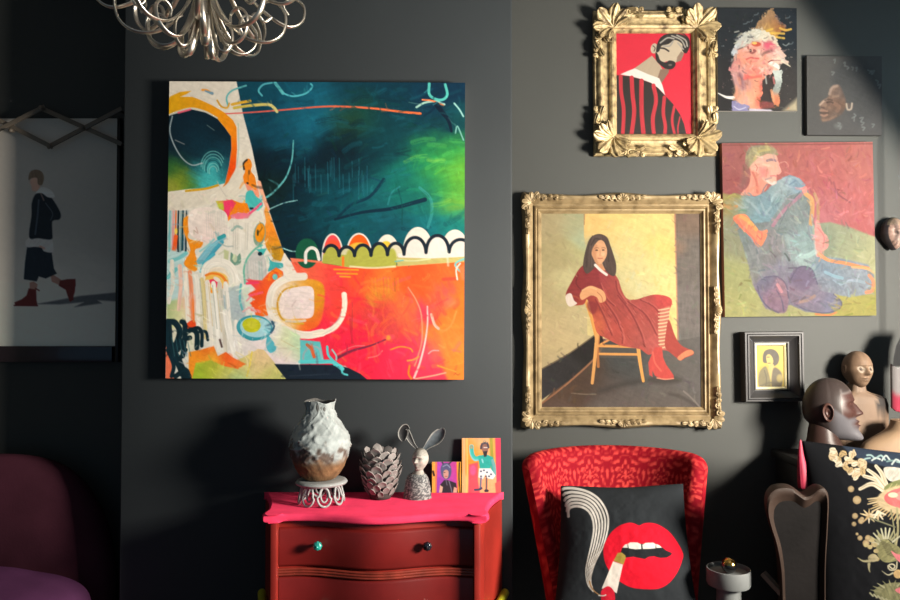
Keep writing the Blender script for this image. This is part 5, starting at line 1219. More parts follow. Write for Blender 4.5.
# --- the large print behind the scissor rack, in the dark alcove on the left
def print_left():
    Y = YA
    p = paint_walker()
    tl, tr, br, bl = P(-120, 119, Y - .02), P(117, 118, Y - .02), P(117, 345, Y - .02), P(-120, 347, Y - .02)
    c = (tl + tr + br + bl) / 4; w = ((tr - tl).length + (br - bl).length) / 2; h = ((bl - tl).length + (br - tr).length) / 2
    t = empty('framed_print', (c.x, Y - .002, c.z), 'large framed print of a walking person in red boots, in the dark alcove', 'picture')
    link('print', paint_mesh('print', p.colours(2.1), canvas_fn((c.x, Y - .02, c.z), w, h, 0), edge=(0, .015, 0)), m_print, t, smooth=False)
    mb = MB(); bh = P(0, 345, Y - .03).z - P(0, 361, Y - .03).z
    mb.box((c.x - w / 2 - .02, Y - .032, c.z - h / 2 - bh), (c.x + w / 2 - .01, Y - .002, c.z - h / 2), bev=.003)
    m_lac = mat('dark_lacquered_rail', (48, 36, 42), rough=.22, var=.2, vscale=3, coat=.3)
    tag(mb.build('bottom_rail', m_lac, t, angle=40), 'dark glossy bottom rail')
    m_ed = mat('black_print_edge', (16, 18, 22), rough=.4)
    mb = MB(); mb.box((c.x + w / 2, Y - .03, c.z - h / 2 - bh), (c.x + w / 2 + .012, Y - .002, c.z + h / 2), bev=.002); mb.build('side_bar', m_ed, t, angle=40)
print_left()
# ------------------------------------------------------------------ serpentine chest of drawers
DX, DZ = -.2265, .780
m_velvet_top = mat('raspberry_velvet', (226, 60, 96), rough=.9, var=.14, vscale=14, bump=.12, bscale=220, spec=.08, sheen=.4)
m_redwood = mat('red_painted_wood', (134, 36, 28), rough=.38, var=.20, vscale=5, bump=.06, bscale=30, spec=.4)
m_redwood2 = mat('brick_red_drawer_paint', (104, 24, 22), rough=.36, var=.26, vscale=4, bump=.06, bscale=30, spec=.4)
m_chart = mat('chartreuse_paint', (176, 178, 40), rough=.5, var=.15)
def front_y(x, hw, amp=.022, y0=2.276):
    q = x / hw
    return y0 - amp * cos(q * pi * 1.45) * (1 - .25 * q * q)
def dresser_outline(hwb, hwf, yb, inset=0, amp=.022, y0=2.276, notch=.018):
    """plan outline, back-left, round the front, to back-right"""
    pts = []
    yf = lambda x: front_y(x, hwf, amp, y0) + inset
    n = 14
    for i in range(n):                                  # left side, back to front, hollow
        t = i / n
        x = -hwb + (hwb - hwf) * t; y = yb + (yf(-hwf) - yb) * t
        k = sin(pi * t) * notch + (.010 * math.exp(-((t - .9) / .06) ** 2) if notch else 0) * -1
        pts.append((x + k, y))
    for i in range(49):
        x = -hwf + 2 * hwf * i / 48
        pts.append((x, yf(x)))
    for i in range(n - 1, -1, -1):
        t = i / n
        x = hwb - (hwb - hwf) * t; y = yb + (yf(hwf) - yb) * t
        k = sin(pi * t) * notch + (.010 * math.exp(-((t - .9) / .06) ** 2) if notch else 0) * -1
        pts.append((x - k, y))
    return [(DX + x, y) for x, y in pts]
def slab(mb, outline, z0, z1, r=.006, seg=4):
    """closed vertical slab with rounded rims"""
    cx = sum(p[0] for p in outline) / len(outline); cy = sum(p[1] for p in outline) / len(outline)
    n = len(outline)
    nor = []
    for i in range(n):
        a, b_ = outline[(i - 1) % n], outline[(i + 1) % n]
        d = Vector((b_[0] - a[0], b_[1] - a[1])); d.normalize()
        q = Vector((d.y, -d.x))
        if q.dot(Vector((outline[i][0] - cx, outline[i][1] - cy))) < 0: q = -q
        nor.append(q)
    lay = []
    for i in range(seg + 1):
        a = pi / 2 * i / seg
        lay.append((z0 + r * (1 - sin(a)), r * (1 - cos(a)))) if False else lay.append((z0 + r - r * cos(a), r - r * sin(a)))
    for i in range(seg + 1):
        a = pi / 2 * i / seg
        lay.append((z1 - r + r * sin(a), r - r * cos(a)))
    rows = [[(p[0] - q.x * ins, p[1] - q.y * ins, z) for p, q in zip(outline, nor)] for z, ins in lay]
    mb.grid(rows, cv=True)
    for row in (rows[0], rows[-1]):
        k = len(mb.v); mb.v += row; mb.c += [mb.col] * n
        mb.f.append(tuple(k + i for i in range(n)))
t = empty('chest_of_drawers', (DX, 2.44, 0), 'brick red serpentine chest of drawers with a raspberry velvet top', 'chest of drawers')
mb = MB(); slab(mb, dresser_outline(.41, .337, 2.585, 0), DZ - .024, DZ, r=.009)
mb.build('top', m_velvet_top, t, angle=50)
# carcass
HB, HF = .404, .318
mb = MB(); slab(mb, dresser_outline(HB, HF, 2.58, .040, notch=.004), .10, DZ - .026, r=.003)
mb.build('carcass', m_redwood, t, angle=30)
for sx in (-1, 1):                                      # corner stiles
    mb = MB(); x = DX + sx * (HF - .009)
    mb.box((x - .010, 2.276 + .012, .10), (x + .010, 2.276 + .07, DZ - .024), bev=.004)
    mb.build('stile', m_redwood, t, angle=40)
def drawer(z0, z1, knobs, name='drawer'):
    mb = MB(); hw = HF - .021
    pts = [(DX - hw + 2 * hw * i / 48, front_y(-hw + 2 * hw * i / 48, .337) + .026) for i in range(49)]
    rows = []
    for (z, d) in ((z0, .008), (z0 + .004, .002), (z0 + .010, 0), (z1 - .010, 0), (z1 - .004, .002), (z1, .008)):
        rows.append([(x, y + d, z) for x, y in pts])
    mb.grid(rows)
    mb.grid([[(x, y + .010, z0) for x, y in pts], [(x, y + .010, z1) for x, y in pts]])
    o = mb.build(name, m_redwood2, t, angle=40)
    for (px, col) in knobs:
        x = px; y = front_y(x - DX, .337) + .026; z = (z0 + z1) / 2 + .011
        k = MB()
        pr = [(.004, 0), (.005, .012), (.010, .016), (.0135, .020), (.014, .024), (.012, .029), (.007, .032), (.001, .033)]
        rows = [[(x + r * cos(a) * (1 + .06 * cos(8 * a) * (r > .009)), y - d, z + r * sin(a) * (1 + .06 * cos(8 * a) * (r > .009))) for a in [2 * pi * j / 32 for j in range(32)]] for r, d in pr]
        k.grid(rows, cv=True)
        k.ball((x, y - .034, z), .004, sub=2)
        tag(k.build('knob', m_teal if col == 't' else m_blk, o), 'teal ceramic knob' if col == 't' else 'black glass knob')
    return o
m_teal = mat('teal_ceramic', (40, 150, 138), rough=.25, var=.25, vscale=60, coat=.4)
m_blk = mat('black_glass', (24, 26, 34), rough=.12, coat=.6, var=.3, vscale=60)
KX0, KX1 = P(316, 546, 2.27).x, P(427, 546, 2.27).x
drawer(.612, .732, [(KX0, 't'), (KX1, 'k')]); drawer(.395, .583, [(KX0, 't'), (KX1, 'k')]); drawer(.165, .366, [(KX0, 't'), (KX1, 'k')])
m_trimr = mat('worn_red_moulding', (120, 44, 32), rough=.35, var=.3, vscale=20)
for z in (.597, .3805):                                 # bead between the drawers
    mb = MB(); hw = HF - .016
    for dz, r in ((.008, .0042), (0, .0048), (-.008, .0042)):
        mb.tube([(DX - hw + 2 * hw * i / 48, front_y(-hw + 2 * hw * i / 48, .337) + .026, z + dz) for i in range(49)], r, n=8)
    mb.build('moulding', m_trimr, t)
mb = MB(); slab(mb, dresser_outline(HB + .016, HF + .016, 2.582, .018, notch=.004), .08, .135, r=.006); mb.build('plinth', m_redwood, t, angle=40)
for sx in (-1, 1):                                      # painted ledges low on the sides
    mb = MB()
    a, b_ = Vector((DX + sx * (HB + .010), 2.575, .440)), Vector((DX + sx * (HF + .025), 2.31, .440))
    mb.tube([a, a.lerp(b_, .5), b_], .014, n=12); tag(mb.build('side_bead', m_chart, t), 'chartreuse painted bead')
for sx in (-1, 1):
    for y, hw in ((2.545, HB - .03), (2.33, HF - .02)):
        mb = MB(); mb.lathe([(.018, 0), (.024, .012), (.030, .05), (.034, .082)], (DX + sx * hw, y, 0), n=20); mb.build('foot', m_redwood, t)

# ------------------------------------------------------------------ vase on its wire stand
VY = 2.43
def on_top(px, Y): return Vector((P(px, 500, Y).x, Y, DZ))
# stand: a thick disc on looped wire legs
m_iron = mat('white_painted_iron', (150, 154, 154), rough=.5, var=.12, vscale=30, bump=.2, bscale=120)
c = on_top(321.5, VY)
t = empty('vase_stand', c, 'low stand with white wire loops beneath the lumpy vase', 'stand')
mb = MB()
zt = .061
mb.lathe([(.0, zt), (.070, zt), (.080, zt + .003), (.083, zt + .008), (.080, zt + .013), (.070, zt + .015), (.0, zt + .015)], c, n=48, fn=lambda r, z, a: r * (1 + .012 * cos(3 * a + 1)))
mb.build('plate', m_iron, t, angle=50)
for k in range(8):
    mb = MB(); a = 2 * pi * k / 8 + .3
    ca, sa = cos(a), sin(a); ta, tb = -sin(a), cos(a)
    pts = []
    for i in range(33):
        u = i / 32 * 2 * pi
        off = .020 * sin(u) * (1.1 if cos(u) < 0 else .8); zz = zt * .5 + .002 - (zt * .5 - .002) * cos(u) * -1 if False else .0035 + (zt - .004) * (1 + cos(u)) / 2
        rad = .060 + .012 * (1 - cos(u)) / 2
        pts.append((c.x + rad * ca + off * ta, c.y + rad * sa + off * tb, c.z + zz))
    mb.tube(pts[:-1], .0036, n=8, closed=True)
    u2 = []
    for i in range(24):
        u = i / 24 * 2 * pi
        off = .011 * sin(u); zz = .016 + (zt - .018) * (1 + cos(u)) / 2
        rad = .056 + .008 * (1 - cos(u)) / 2
        u2.append((c.x + rad * ca + off * ta, c.y + rad * sa + off * tb, c.z + zz))
    mb.tube(u2, .003, n=8, closed=True)
    mb.build('wire_loop', m_iron, t)
# vase
m_vase = mat_attr('papery_vase_glaze', rough=.75, bump=.8, bscale=75, spec=.25)
cz = DZ + zt + .0145
vc = Vector((c.x - .006, VY, cz))
H = .252
prof = [(.030, 0), (.048, .004), (.066, .022), (.083, .052), (.094, .088), (.0965, .110), (.093, .132), (.080, .160), (.066, .183), (.053, .202), (.046, .216), (.045, .230), (.048, .243), (.051, H)]
pf = catmull(prof, .004)
n = 120
pts, cols = [], []
for (r, z) in pf:
    row, cr = [], []
    for j in range(n):
        a = 2 * pi * j / n
        nx_, ny_ = cos(a) * 3 + 10, sin(a) * 3 + 10
        f1 = float(fbm(nx_ * 1.2 + z * 22, ny_ * 1.2 + z * 9, 3)) - .5
        # torn strips: ridged folds
        w1 = abs(float(fbm(a * 1.9 + 3 + z * 12, z * 26 + sin(a) * 1.2, 21, 3)) - .5)
        w2 = abs(float(fbm(a * 3.1 - z * 30, z * 14 + 4, 31, 3)) - .5)
        low = 1 / (1 + math.exp((z - .075) / .012))
        fold = (max(0, .085 - w1) / .085) * .0046 * (1 - .7 * low) + (max(0, .06 - w2) / .06) * .0028 * (1 - low)
        rr = r * (1 + .06 * f1) + fold * (1 if z < .222 else .4)
        zz = z + (.004 * sin(3 * a + 1) + .0015 * sin(7 * a)) * max(0, (z - .222) / .030)
        row.append((vc.x + rr * cos(a), vc.y + rr * sin(a), vc.z + zz))
        g = float(fbm(a * 4, z * 60, 8))
        white = np.array([196, 206, 206]) * (.86 + .28 * g)
        brown = np.array([150, 112, 78]) * (.75 + .5 * g)
        grey = np.array([104, 84, 74]) * (.7 + .6 * g)
        left = .5 - .5 * cos(a)                       # stained flank
        st = 1 / (1 + math.exp(-(float(fbm(a * 5, z * 46, 12)) - .55 - max(0, z - .10) * 9 + .16 * left) * 22))
        col = white * (1 - st * .85) + grey * st * .85
        lo_ = 1 / (1 + math.exp((z - .068 - .03 * (g - .5)) / .005))
        col = col * (1 - lo_) + brown * lo_
        if fold > .003: col = col * .45 + np.array([204, 212, 212]) * .55
        cr.append(lin(np.clip(col, 0, 255)) * .55)
    pts.append(row); cols.append(cr)
# inside of the mouth
for k_ in range(6):
    row, cr = [], []
    for j in range(n):
        p_ = pts[len(pf) - 1][j]; s_ = .93 - .03 * k_
        row.append((vc.x + (p_[0] - vc.x) * s_, vc.y + (p_[1] - vc.y) * s_, p_[2] - .012 * k_)); cr.append(lin((90, 90, 88)))
    pts.append(row); cols.append(cr)
mb = MB(); mb.grid(pts, cv=True, cols=cols)
k_ = len(mb.v); mb.v += pts[0]; mb.c += cols[0]; mb.f.append(tuple(range(k_, k_ + n)))
o = mb.build('vase', m_vase, paint=True, origin=vc)
tag(o, 'lumpy white vase with a bare brown base standing on a wire stand', 'vase')

# ------------------------------------------------------------------ pine cone pot
pc = on_top(380.5, 2.49)
t = empty('pine_cone', pc, 'large grey pine cone between the vase and the hare', 'pine cone')
m_cone = mat('ash_grey_scale', (128, 122, 120), rough=.6, var=.3, vscale=25, bump=.25, bscale=90)
m_core = mat('dark_cone_core', (52, 48, 46), rough=.8, var=.2)
HH = .162
core = lambda s: .055 * (sin(pi * min(1, .20 + .56 * s)) ** .6) 
mb = MB(); mb.lathe([(0, .002)] + [(core(s) * .85, .002 + HH * .86 * s) for s in np.linspace(0, 1, 14)] + [(0, .002 + HH * .86)], pc, n=24); mb.build('core', m_core, t)
mb = MB(); N_ = 84
rc = random.Random(4)
for i in range(N_):
    s = (i + .5) / N_
    a = i * 2.39996
    z = .012 + (HH - .040) * s
    r = core(s) * 1.0 + .002
    ln = (.017 + .017 * min(1, s * 1.7)) * rc.uniform(.88, 1.12); wd = (.0105 + .0105 * min(1, s * 1.6)) * rc.uniform(.9, 1.1); a += rc.uniform(-.12, .12)
    tilt = .72 + .42 * s + rc.uniform(-.12, .12)                             # lower scales hang, upper scales rise
    ca, sa = cos(a), sin(a)
    top_, bot_ = [], []
    nn, mm = 9, 9
    for p_ in range(nn):
        u = p_ / (nn - 1)
        rt, rb = [], []
        for q_ in range(mm):
            v = q_ / (mm - 1) * 2 - 1
            w_ = wd * math.sqrt(max(0, 1 - (1.0 - 1.95 * u) ** 2 * .55 if u < .5 else 1 - ((u - .42) / .58) ** 2 * .999)) * v
            dome = .0055 * (1 - v * v) * sin(pi * min(1, u * 1.05)) + .008 * u * u
            d = r - .006 + ln * u * cos(tilt)
            zz = z + ln * u * sin(tilt) + dome
            x_, y_ = d * ca - w_ * sa, d * sa + w_ * ca
            rt.append((pc.x + x_, pc.y + y_, pc.z + zz)); rb.append((pc.x + x_ - .001 * ca, pc.y + y_ - .001 * sa, pc.z + max(.0015, zz - .0045)))
        top_.append(rt + list(reversed(rb)))
    mb.grid(top_, cv=True)
    k_ = len(mb.v); mb.v += top_[-1]; mb.c += [mb.col] * len(top_[-1]); mb.f.append(tuple(range(k_, k_ + len(top_[-1]))))
tag(mb.build('scales', m_cone, t), kind='stuff')
# ------------------------------------------------------------------ carved heads
def g2(x, z, x0, z0, sx, sz): return math.exp(-((x - x0) / sx) ** 2 - ((z - z0) / sz) ** 2)
def head_grid(W, D, H, colf, n=110, m=84, chin=1.0, nose=1.0, beard=0.0, jaw=.30, crown=1.0, lips=1.0, face_flat=.88):
    """head in its own space: x right, -y the face, z up, centre of the skull at 0; returns rows and colours"""
    rows, cols = [], []
    for i in range(m + 1):
        th = pi * i / m
        row, cr = [], []
        for j in range(n):
            ph = 2 * pi * j / n
            dx, dy, dz = sin(th) * sin(ph), -sin(th) * cos(ph), cos(th)
            k = max(0, -dz)
            x = W * dx * (1 - jaw * k ** 1.3) * (1 + .06 * max(0, dz) * (1 if dy > 0 else .3))
            y = D * dy
            z = H * dz * (crown if dz > 0 else 1)
            if dy < 0: y = -D * (abs(dy) ** face_flat) * (.93 + .07 * abs(dz))
            if dz < -.2 and dy > 0: y *= 1 - .45 * smooth(-.2, -.95, dz)
            f = smooth(.12, .55, -dy)
            X, Z = x / W, z / H
            e = 0
            ridge = math.exp(-(X / .15) ** 2) * smooth(.34, .16, Z) * smooth(-.30, -.17, Z) * (.05 + .17 * smooth(.28, -.14, Z))
            tip = .09 * g2(X, Z, 0, -.155, .17, .085) + .06 * (g2(X, Z, .17, -.19, .09, .07) + g2(X, Z, -.17, -.19, .09, .07)) - .07 * g2(X, Z, 0, .20, .22, .06)
            e += nose * (ridge + tip)
            for s in (-1, 1):
                e += -.17 * g2(X, Z, s * .37, .13, .23, .11) + .10 * g2(X, Z, s * .37, .115, .13, .055) - .015 * g2(X, Z, s * .37, .112, .16, .014)
                e += .055 * g2(X, Z, s * .34, .29, .30, .06) + .05 * g2(X, Z, s * .58, -.06, .22, .17)
                e += -.03 * g2(X, Z, s * .42, -.42, .2, .2)
            e += lips * (.085 * g2(X, Z, 0, -.40, .25, .05) + .080 * g2(X, Z, 0, -.51, .22, .055) - .06 * g2(X, Z, 0, -.455, .30, .018)) + .04 * g2(X, Z, 0, -.45, .4, .16)
            e += chin * .12 * g2(X, Z, 0, -.80, .34, .17)
            e += .03 * g2(X, Z, 0, .55, .6, .3)
            if beard:
                e += beard * (g2(X, Z, 0, -.92, .42, .26) * .42 + .06 * smooth(-.30, -.55, Z) * smooth(.9, .3, abs(X)))
                z -= beard * H * .16 * g2(X, Z, 0, -.95, .45, .35) * f
            y -= D * e * f
            row.append(Vector((x, y, z))); cr.append(colf(X, Z, dy, f))
        rows.append(row); cols.append(cr)
    return rows, cols
def smooth(a, b, x):
    t = min(1, max(0, (x - a) / (b - a))); return t * t * (3 - 2 * t)
def ear(mb, M, x, y, z, s, side, col):
    """a shell-like ear standing off the side of a head"""
    rows = []
    n, m = 26, 8
    for i in range(n):
        a = 2 * pi * i / n
        row = []
        for j in range(m + 1):
            q = j / m
            r = q
            px_ = s * .55 * r * cos(a) * (1 + .15 * sin(a)); pz = s * r * sin(a)
            rim = .32 * s * math.exp(-((q - .86) / .13) ** 2) * (1 if sin(a) > -.75 else .5) + .10 * s * math.exp(-((q - .35) / .15) ** 2) - .2 * s * (q > .99)
            row.append(M @ Vector((x + side * (.18 * s + rim), y + px_, z + pz)))
        rows.append(row)
    c = mb.col; mb.col = col
    mb.grid(rows, cu=True)
    mb.col = c
def tube_col(mb, pts, radii, n, colf, squash=(1, 1), M=Matrix()):
    rows, cols = [], []
    for (p, r) in zip(pts, radii):
        rows.append([M @ (Vector(p) + Vector((r * squash[0] * cos(2 * pi * j / n), r * squash[1] * sin(2 * pi * j / n), 0))) for j in range(n)])
        cols.append([colf(p, 2 * pi * j / n) for j in range(n)])
    mb.grid(rows, cv=True, cols=cols)

m_carve = mat_attr('dark_oiled_wood', rough=.42, bump=.25, bscale=45, spec=.26)
m_wood = mat_attr('dry_carved_wood', rough=.62, bump=.35, bscale=30, spec=.3, stretch=(5, 5, .6))
SBZ = .872                                              # top of the sideboard behind the cushion
# sideboard the busts stand on, hidden behind the floral cushion
m_side = mat('black_stained_oak', (26, 24, 24), rough=.5, var=.2, vscale=6, stretch=(1, 1, 5))
t = empty('sideboard', (1.80, 2.76, 0), 'black sideboard carrying the carved heads behind the floral cushion', 'sideboard')
mb = MB(); mb.box((1.235, 2.625, SBZ - .03), (2.33, 2.90, SBZ), bev=.004); mb.build('top', m_side, t, angle=40)
mb = MB(); mb.box((1.25, 2.645, .10), (2.32, 2.895, SBZ - .03), bev=.003); mb.build('carcass', m_side, t, angle=40)
for k in range(2):
    mb = MB(); mb.box((1.262 + k * .53, 2.633, .13), (1.262 + k * .53 + .515, 2.647, SBZ - .05), bev=.003); mb.build('door', m_side, t, angle=40)
for x in (1.29, 2.27):
    for y in (2.68, 2.86):
        mb = MB(); mb.lathe([(.014, 0), (.022, .10)], (x, y, 0), n=16); mb.build('leg', m_side, t)

# --- dark bearded head in profile
def bearded_head():
    Y = 2.74
    top, chin_ = P(829, 378, Y), P(850, 443, Y)
    sc = 1 * Y / F
    H = 30.5 * sc
    c = P(829, 409, Y); c.y = Y
    W, D = H * .70, H * .80
    skin, hair, beard_, rim = lin((62, 40, 36)), lin((52, 44, 42)), lin((88, 86, 90)), lin((98, 90, 88))
    def colf(X, Z, dy, f):
        hl = .60 - .10 * abs(X)                          # hairline over the brow and down the temple
        tmpl = -.36 - .0 * X
        if Z > hl or dy > -.40: 
            base = hair
        else:
            base = skin
        # cut line between hair and face
        edge = math.exp(-((dy + .42) / .035) ** 2) * smooth(-.3, -.1, Z) * smooth(.72, .60, Z) + (math.exp(-((Z - hl) / .035) ** 2) if dy < -.40 else 0)
        base = base * (1 - .75 * min(1, edge)) + rim * .75 * min(1, edge)
        for s_ in (-1, 1): base = base * (1 - .45 * g2(X, Z, s_ * .37, .10, .19, .03) * (dy < -.3))
        b_ = smooth(-.20, -.34, Z - .34 * max(0, (dy + .62)) * 2.0) * smooth(.20, -.30, dy)
        mouth = g2(X, Z, 0, -.45, .34, .12)
        b_ *= 1 - min(1, mouth * 1.5) if dy < -.7 else 1
        return base * (1 - b_) + beard_ * b_
    rows, cols = head_grid(W, D, H, colf, beard=1.0, nose=.95, jaw=.22, lips=1.4, crown=1.02)
    M = Matrix.Translation(c) @ Matrix.Rotation(math.radians(66), 4, 'Z') @ Matrix.Rotation(math.radians(-4), 4, 'X')
    mb = MB()
    mb.grid([[M @ p for p in r] for r in rows], cv=True, cols=cols)
    for s in (-1, 1): ear(mb, M, s * W * .93, D * .08, -H * .04, H * .31, s, lin((72, 48, 42)))
    # neck flaring into a plinth
    rows = []
    zs = [(-.30, .36, .10), (-.62, .42, .12), (-.95, .48, .10), (-1.10, .54, .08), (-1.3, .60, .06)]
    base_z = SBZ - c.z
    pts, rad = [], []
    for (z, r, yo) in zs:
        zz = max(H * z, base_z) ; pts.append(c + Vector((-.012, 0, 0)) + Vector((-H * yo, 0, zz))); rad.append(H * r)
    pts.append(Vector((pts[-1].x, Y, SBZ))); rad.append(H * .66)
    tube_col(mb, pts, rad, 40, lambda p, a: lin((52, 36, 32)))
    k_ = len(mb.v); mb.v += [tuple(pts[-1] + Vector((rad[-1] * cos(2 * pi * j / 40), rad[-1] * sin(2 * pi * j / 40), 0))) for j in range(40)]; mb.c += [lin((60, 40, 36))] * 40; mb.f.append(tuple(range(k_, k_ + 40)))
    o = mb.build('carved_head', m_carve, paint=True, origin=(c.x, Y, SBZ))
    tag(o, 'dark carved wooden head in profile with a grey beard', 'sculpture')
bearded_head()

# --- bald bust with ringed eyes
def bald_bust():
    Y = 2.85
    c = P(857, 369.5, Y); c.y = Y
    sc = Y / F
    H = 18.5 * sc; W, D = H * .70, H * .86
    wood, pale, dark = lin((112, 90, 72)), lin((136, 114, 94)), lin((40, 30, 25))
    def colf(X, Z, dy, f):
        col = wood * (1 + .7 * (float(fbm(X * 9, Z * 2, 4)) - .5))
        if dy < 0:
            for s in (-1, 1):
                d = math.hypot((X - s * .40) / 1.0, (Z - .06) * 1.3)
                if .13 < d < .24: col = lin((138, 124, 108))
                elif d <= .13: col = lin((88, 72, 60)) if d > .06 else lin((40, 32, 30))
            m_ = g2(X, Z, 0, -.45, .30, .03); col = col * (1 - m_ * .5) + dark * m_ * .5
        return col
    rows, cols = head_grid(W, D, H, colf, nose=1.1, jaw=.26, chin=.7, lips=1.1)
    M = Matrix.Translation(c) @ Matrix.Rotation(math.radians(8), 4, 'Z') @ Matrix.Rotation(math.radians(0), 4, 'X')
    mb = MB(); mb.grid([[M @ p for p in r] for r in rows], cv=True, cols=cols)
    for s in (-1, 1): ear(mb, M, s * W * .90, D * .02, H * .02, H * .24, s, pale)
    # neck, sloping shoulders and a plank-like trunk
    x0 = c.x
    def X_(px): return P(px, 400, Y).x
    def Z_(py): return P(860, py, Y).z
    sec = [(Z_(384), X_(850.5), X_(864), .030), (Z_(390), X_(850), X_(865), .030), (Z_(392.5), X_(847), X_(870), .034), (Z_(395), X_(841), X_(879), .040), (Z_(398), X_(837), X_(884.5), .044), (Z_(404), X_(835), X_(886.5), .046), (Z_(420), X_(834), X_(886.5), .046), (Z_(438), X_(835), X_(886), .046), (SBZ + .004, X_(836), X_(885), .046), (SBZ, X_(837), X_(884), .045)]
    rows, cols = [], []
    n = 56
    for (z, xa, xb, d) in sec:
        row, cr = [], []
        for j in range(n):
            a = 2 * pi * j / n
            ex = .55
            cx_, sy = math.copysign(abs(cos(a)) ** ex, cos(a)), math.copysign(abs(sin(a)) ** ex, sin(a))
            x = (xa + xb) / 2 + (xb - xa) / 2 * cx_; y = Y + .006 + d * sy
            row.append((x, y, z))
            gr = .5 + 1.0 * float(fbm(x * 190, z * 9, 5))
            cc = lin((108, 88, 72)) * gr
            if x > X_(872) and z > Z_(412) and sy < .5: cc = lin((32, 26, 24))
            cr.append(cc)
        rows.append(row); cols.append(cr)
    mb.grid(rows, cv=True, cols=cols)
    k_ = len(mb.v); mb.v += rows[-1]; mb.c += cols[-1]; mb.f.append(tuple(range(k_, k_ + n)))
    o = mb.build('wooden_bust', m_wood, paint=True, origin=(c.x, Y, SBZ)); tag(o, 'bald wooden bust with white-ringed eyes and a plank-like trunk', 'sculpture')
bald_bust()

# --- the pale bust cut off by the edge of the picture
def pale_bust():
    Y = 2.71
    c = P(903.5, 398, Y); sc = Y / F
    mb = MB()
    wood = lin((136, 112, 88))
    def X_(px): return P(px, 430, Y).x
    def Z_(py): return P(890, py, Y).z
    sec = [(420, 11, 0), (424, 11.5, 0), (429, 14, 0), (433, 21, 0), (438, 31, 0), (443, 39, 0), (450, 43, 0), (458, 44, 0)]
    rows, cols = [], []
    n = 48
    cx0 = X_(903)
    zz = [(Z_(py), r * sc) for py, r, _ in sec] + [(SBZ + .003, 44 * sc), (SBZ, 43 * sc)]
    zz = [q for q in zz if q[0] > SBZ or q[0] == SBZ]
    for (z, r) in zz:
        row, cr = [], []
        for j in range(n):
            a = 2 * pi * j / n
            x = cx0 + r * cos(a); y = Y + min(r, .045 + .10 * r) * sin(a)
            row.append((x, y, z)); cr.append(wood * (.85 + .3 * float(fbm(x * 60, z * 90, 7))))
        rows.append(row); cols.append(cr)
    mb.grid(rows, cv=True, cols=cols)
    for ring in (0, -1):
        k_ = len(mb.v); mb.v += rows[ring]; mb.c += cols[ring]; mb.f.append(tuple(range(k_, k_ + n)))
    o = mb.build('wooden_bust', m_wood, paint=True, origin=(cx0, Y, SBZ)); tag(o, 'pale wooden bust with a cut-off neck, at the right edge of the photo', 'sculpture')
pale_bust()

# --- pink and grey dip-dyed hanging beside the busts
def dyed_hanging():
    Y = 2.79
    x0, x1 = P(892, 390, Y).x, P(918, 390, Y).x
    z1, z0 = P(895, 364, Y).z, P(895, 412, Y).z
    rows, cols = [], []
    for i in range(30):
        v = i / 29
        row, cr = [], []
        for j in range(24):
            u = j / 23
            zt = z1 - .016 * sin(pi * min(1, u * 2.2)) * (u < .45)
            zb = z0 + .014 * (2 * u - 1) ** 4 + .002 * sin(u * 40)
            z = zt + (zb - zt) * v
            y = Y - .010 * sin(pi * u) - .003 * sin(u * 14)
            row.append((x0 + (x1 - x0) * u, y, z))
            k = smooth(.52, .72, v)
            cr.append(lin((104, 100, 100)) * (1 - k) + lin((128, 26, 50)) * k)
        rows.append(row); cols.append(cr)
    mb = MB(); mb.grid([r + [(p[0], p[1] + .010, p[2]) for p in reversed(r)] for r in rows], cv=True, cols=[c + c[::-1] for c in cols])
    for ring in (0, -1):
        rr = [r + [(p[0], p[1] + .010, p[2]) for p in reversed(r)] for r in rows][ring]; cc = [c + c[::-1] for c in cols][ring]
        k_ = len(mb.v); mb.v += rr; mb.c += cc; mb.f.append(tuple(range(k_, k_ + len(rr))))
    o = mb.build('dyed_hanging', mat_attr('dip_dyed_felt', rough=.9, bump=.2, bscale=200, sheen=.3), paint=True)
    tag(o, 'grey hanging cloth dipped in pink along its rounded lower edge', 'hanging')
    m_cord = mat('black_felt', (20, 20, 22), rough=.9)
    k = MB()  # black band added above the cloth, also to throw shadow on the wall
    q = [(893, 366), (893.5, 358), (896, 346), (901, 336), (906, 330), (924, 330), (920, 346), (919, 366)]
    f_ = [P(x, y, Y - .006) for x, y in q]; g_ = [P(x, y, Y + .012) for x, y in q]
    k.v = [tuple(v) for v in f_ + g_]; k.c = [k.col] * 16; n_ = 8
    k.f = [tuple(range(n_)), tuple(range(15, 7, -1))] + [(i, i + n_, (i + 1) % n_ + n_, (i + 1) % n_) for i in range(n_)]
    k.build('added_band', m_cord, o, smooth=False)
    top = P(915, 331, Y); k = MB(); k.tube([top, (top.x, Y, (top.z + ZT) / 2), (top.x, Y, ZT - .001)], .004, n=8); k.build('cord', m_cord, o)
dyed_hanging()

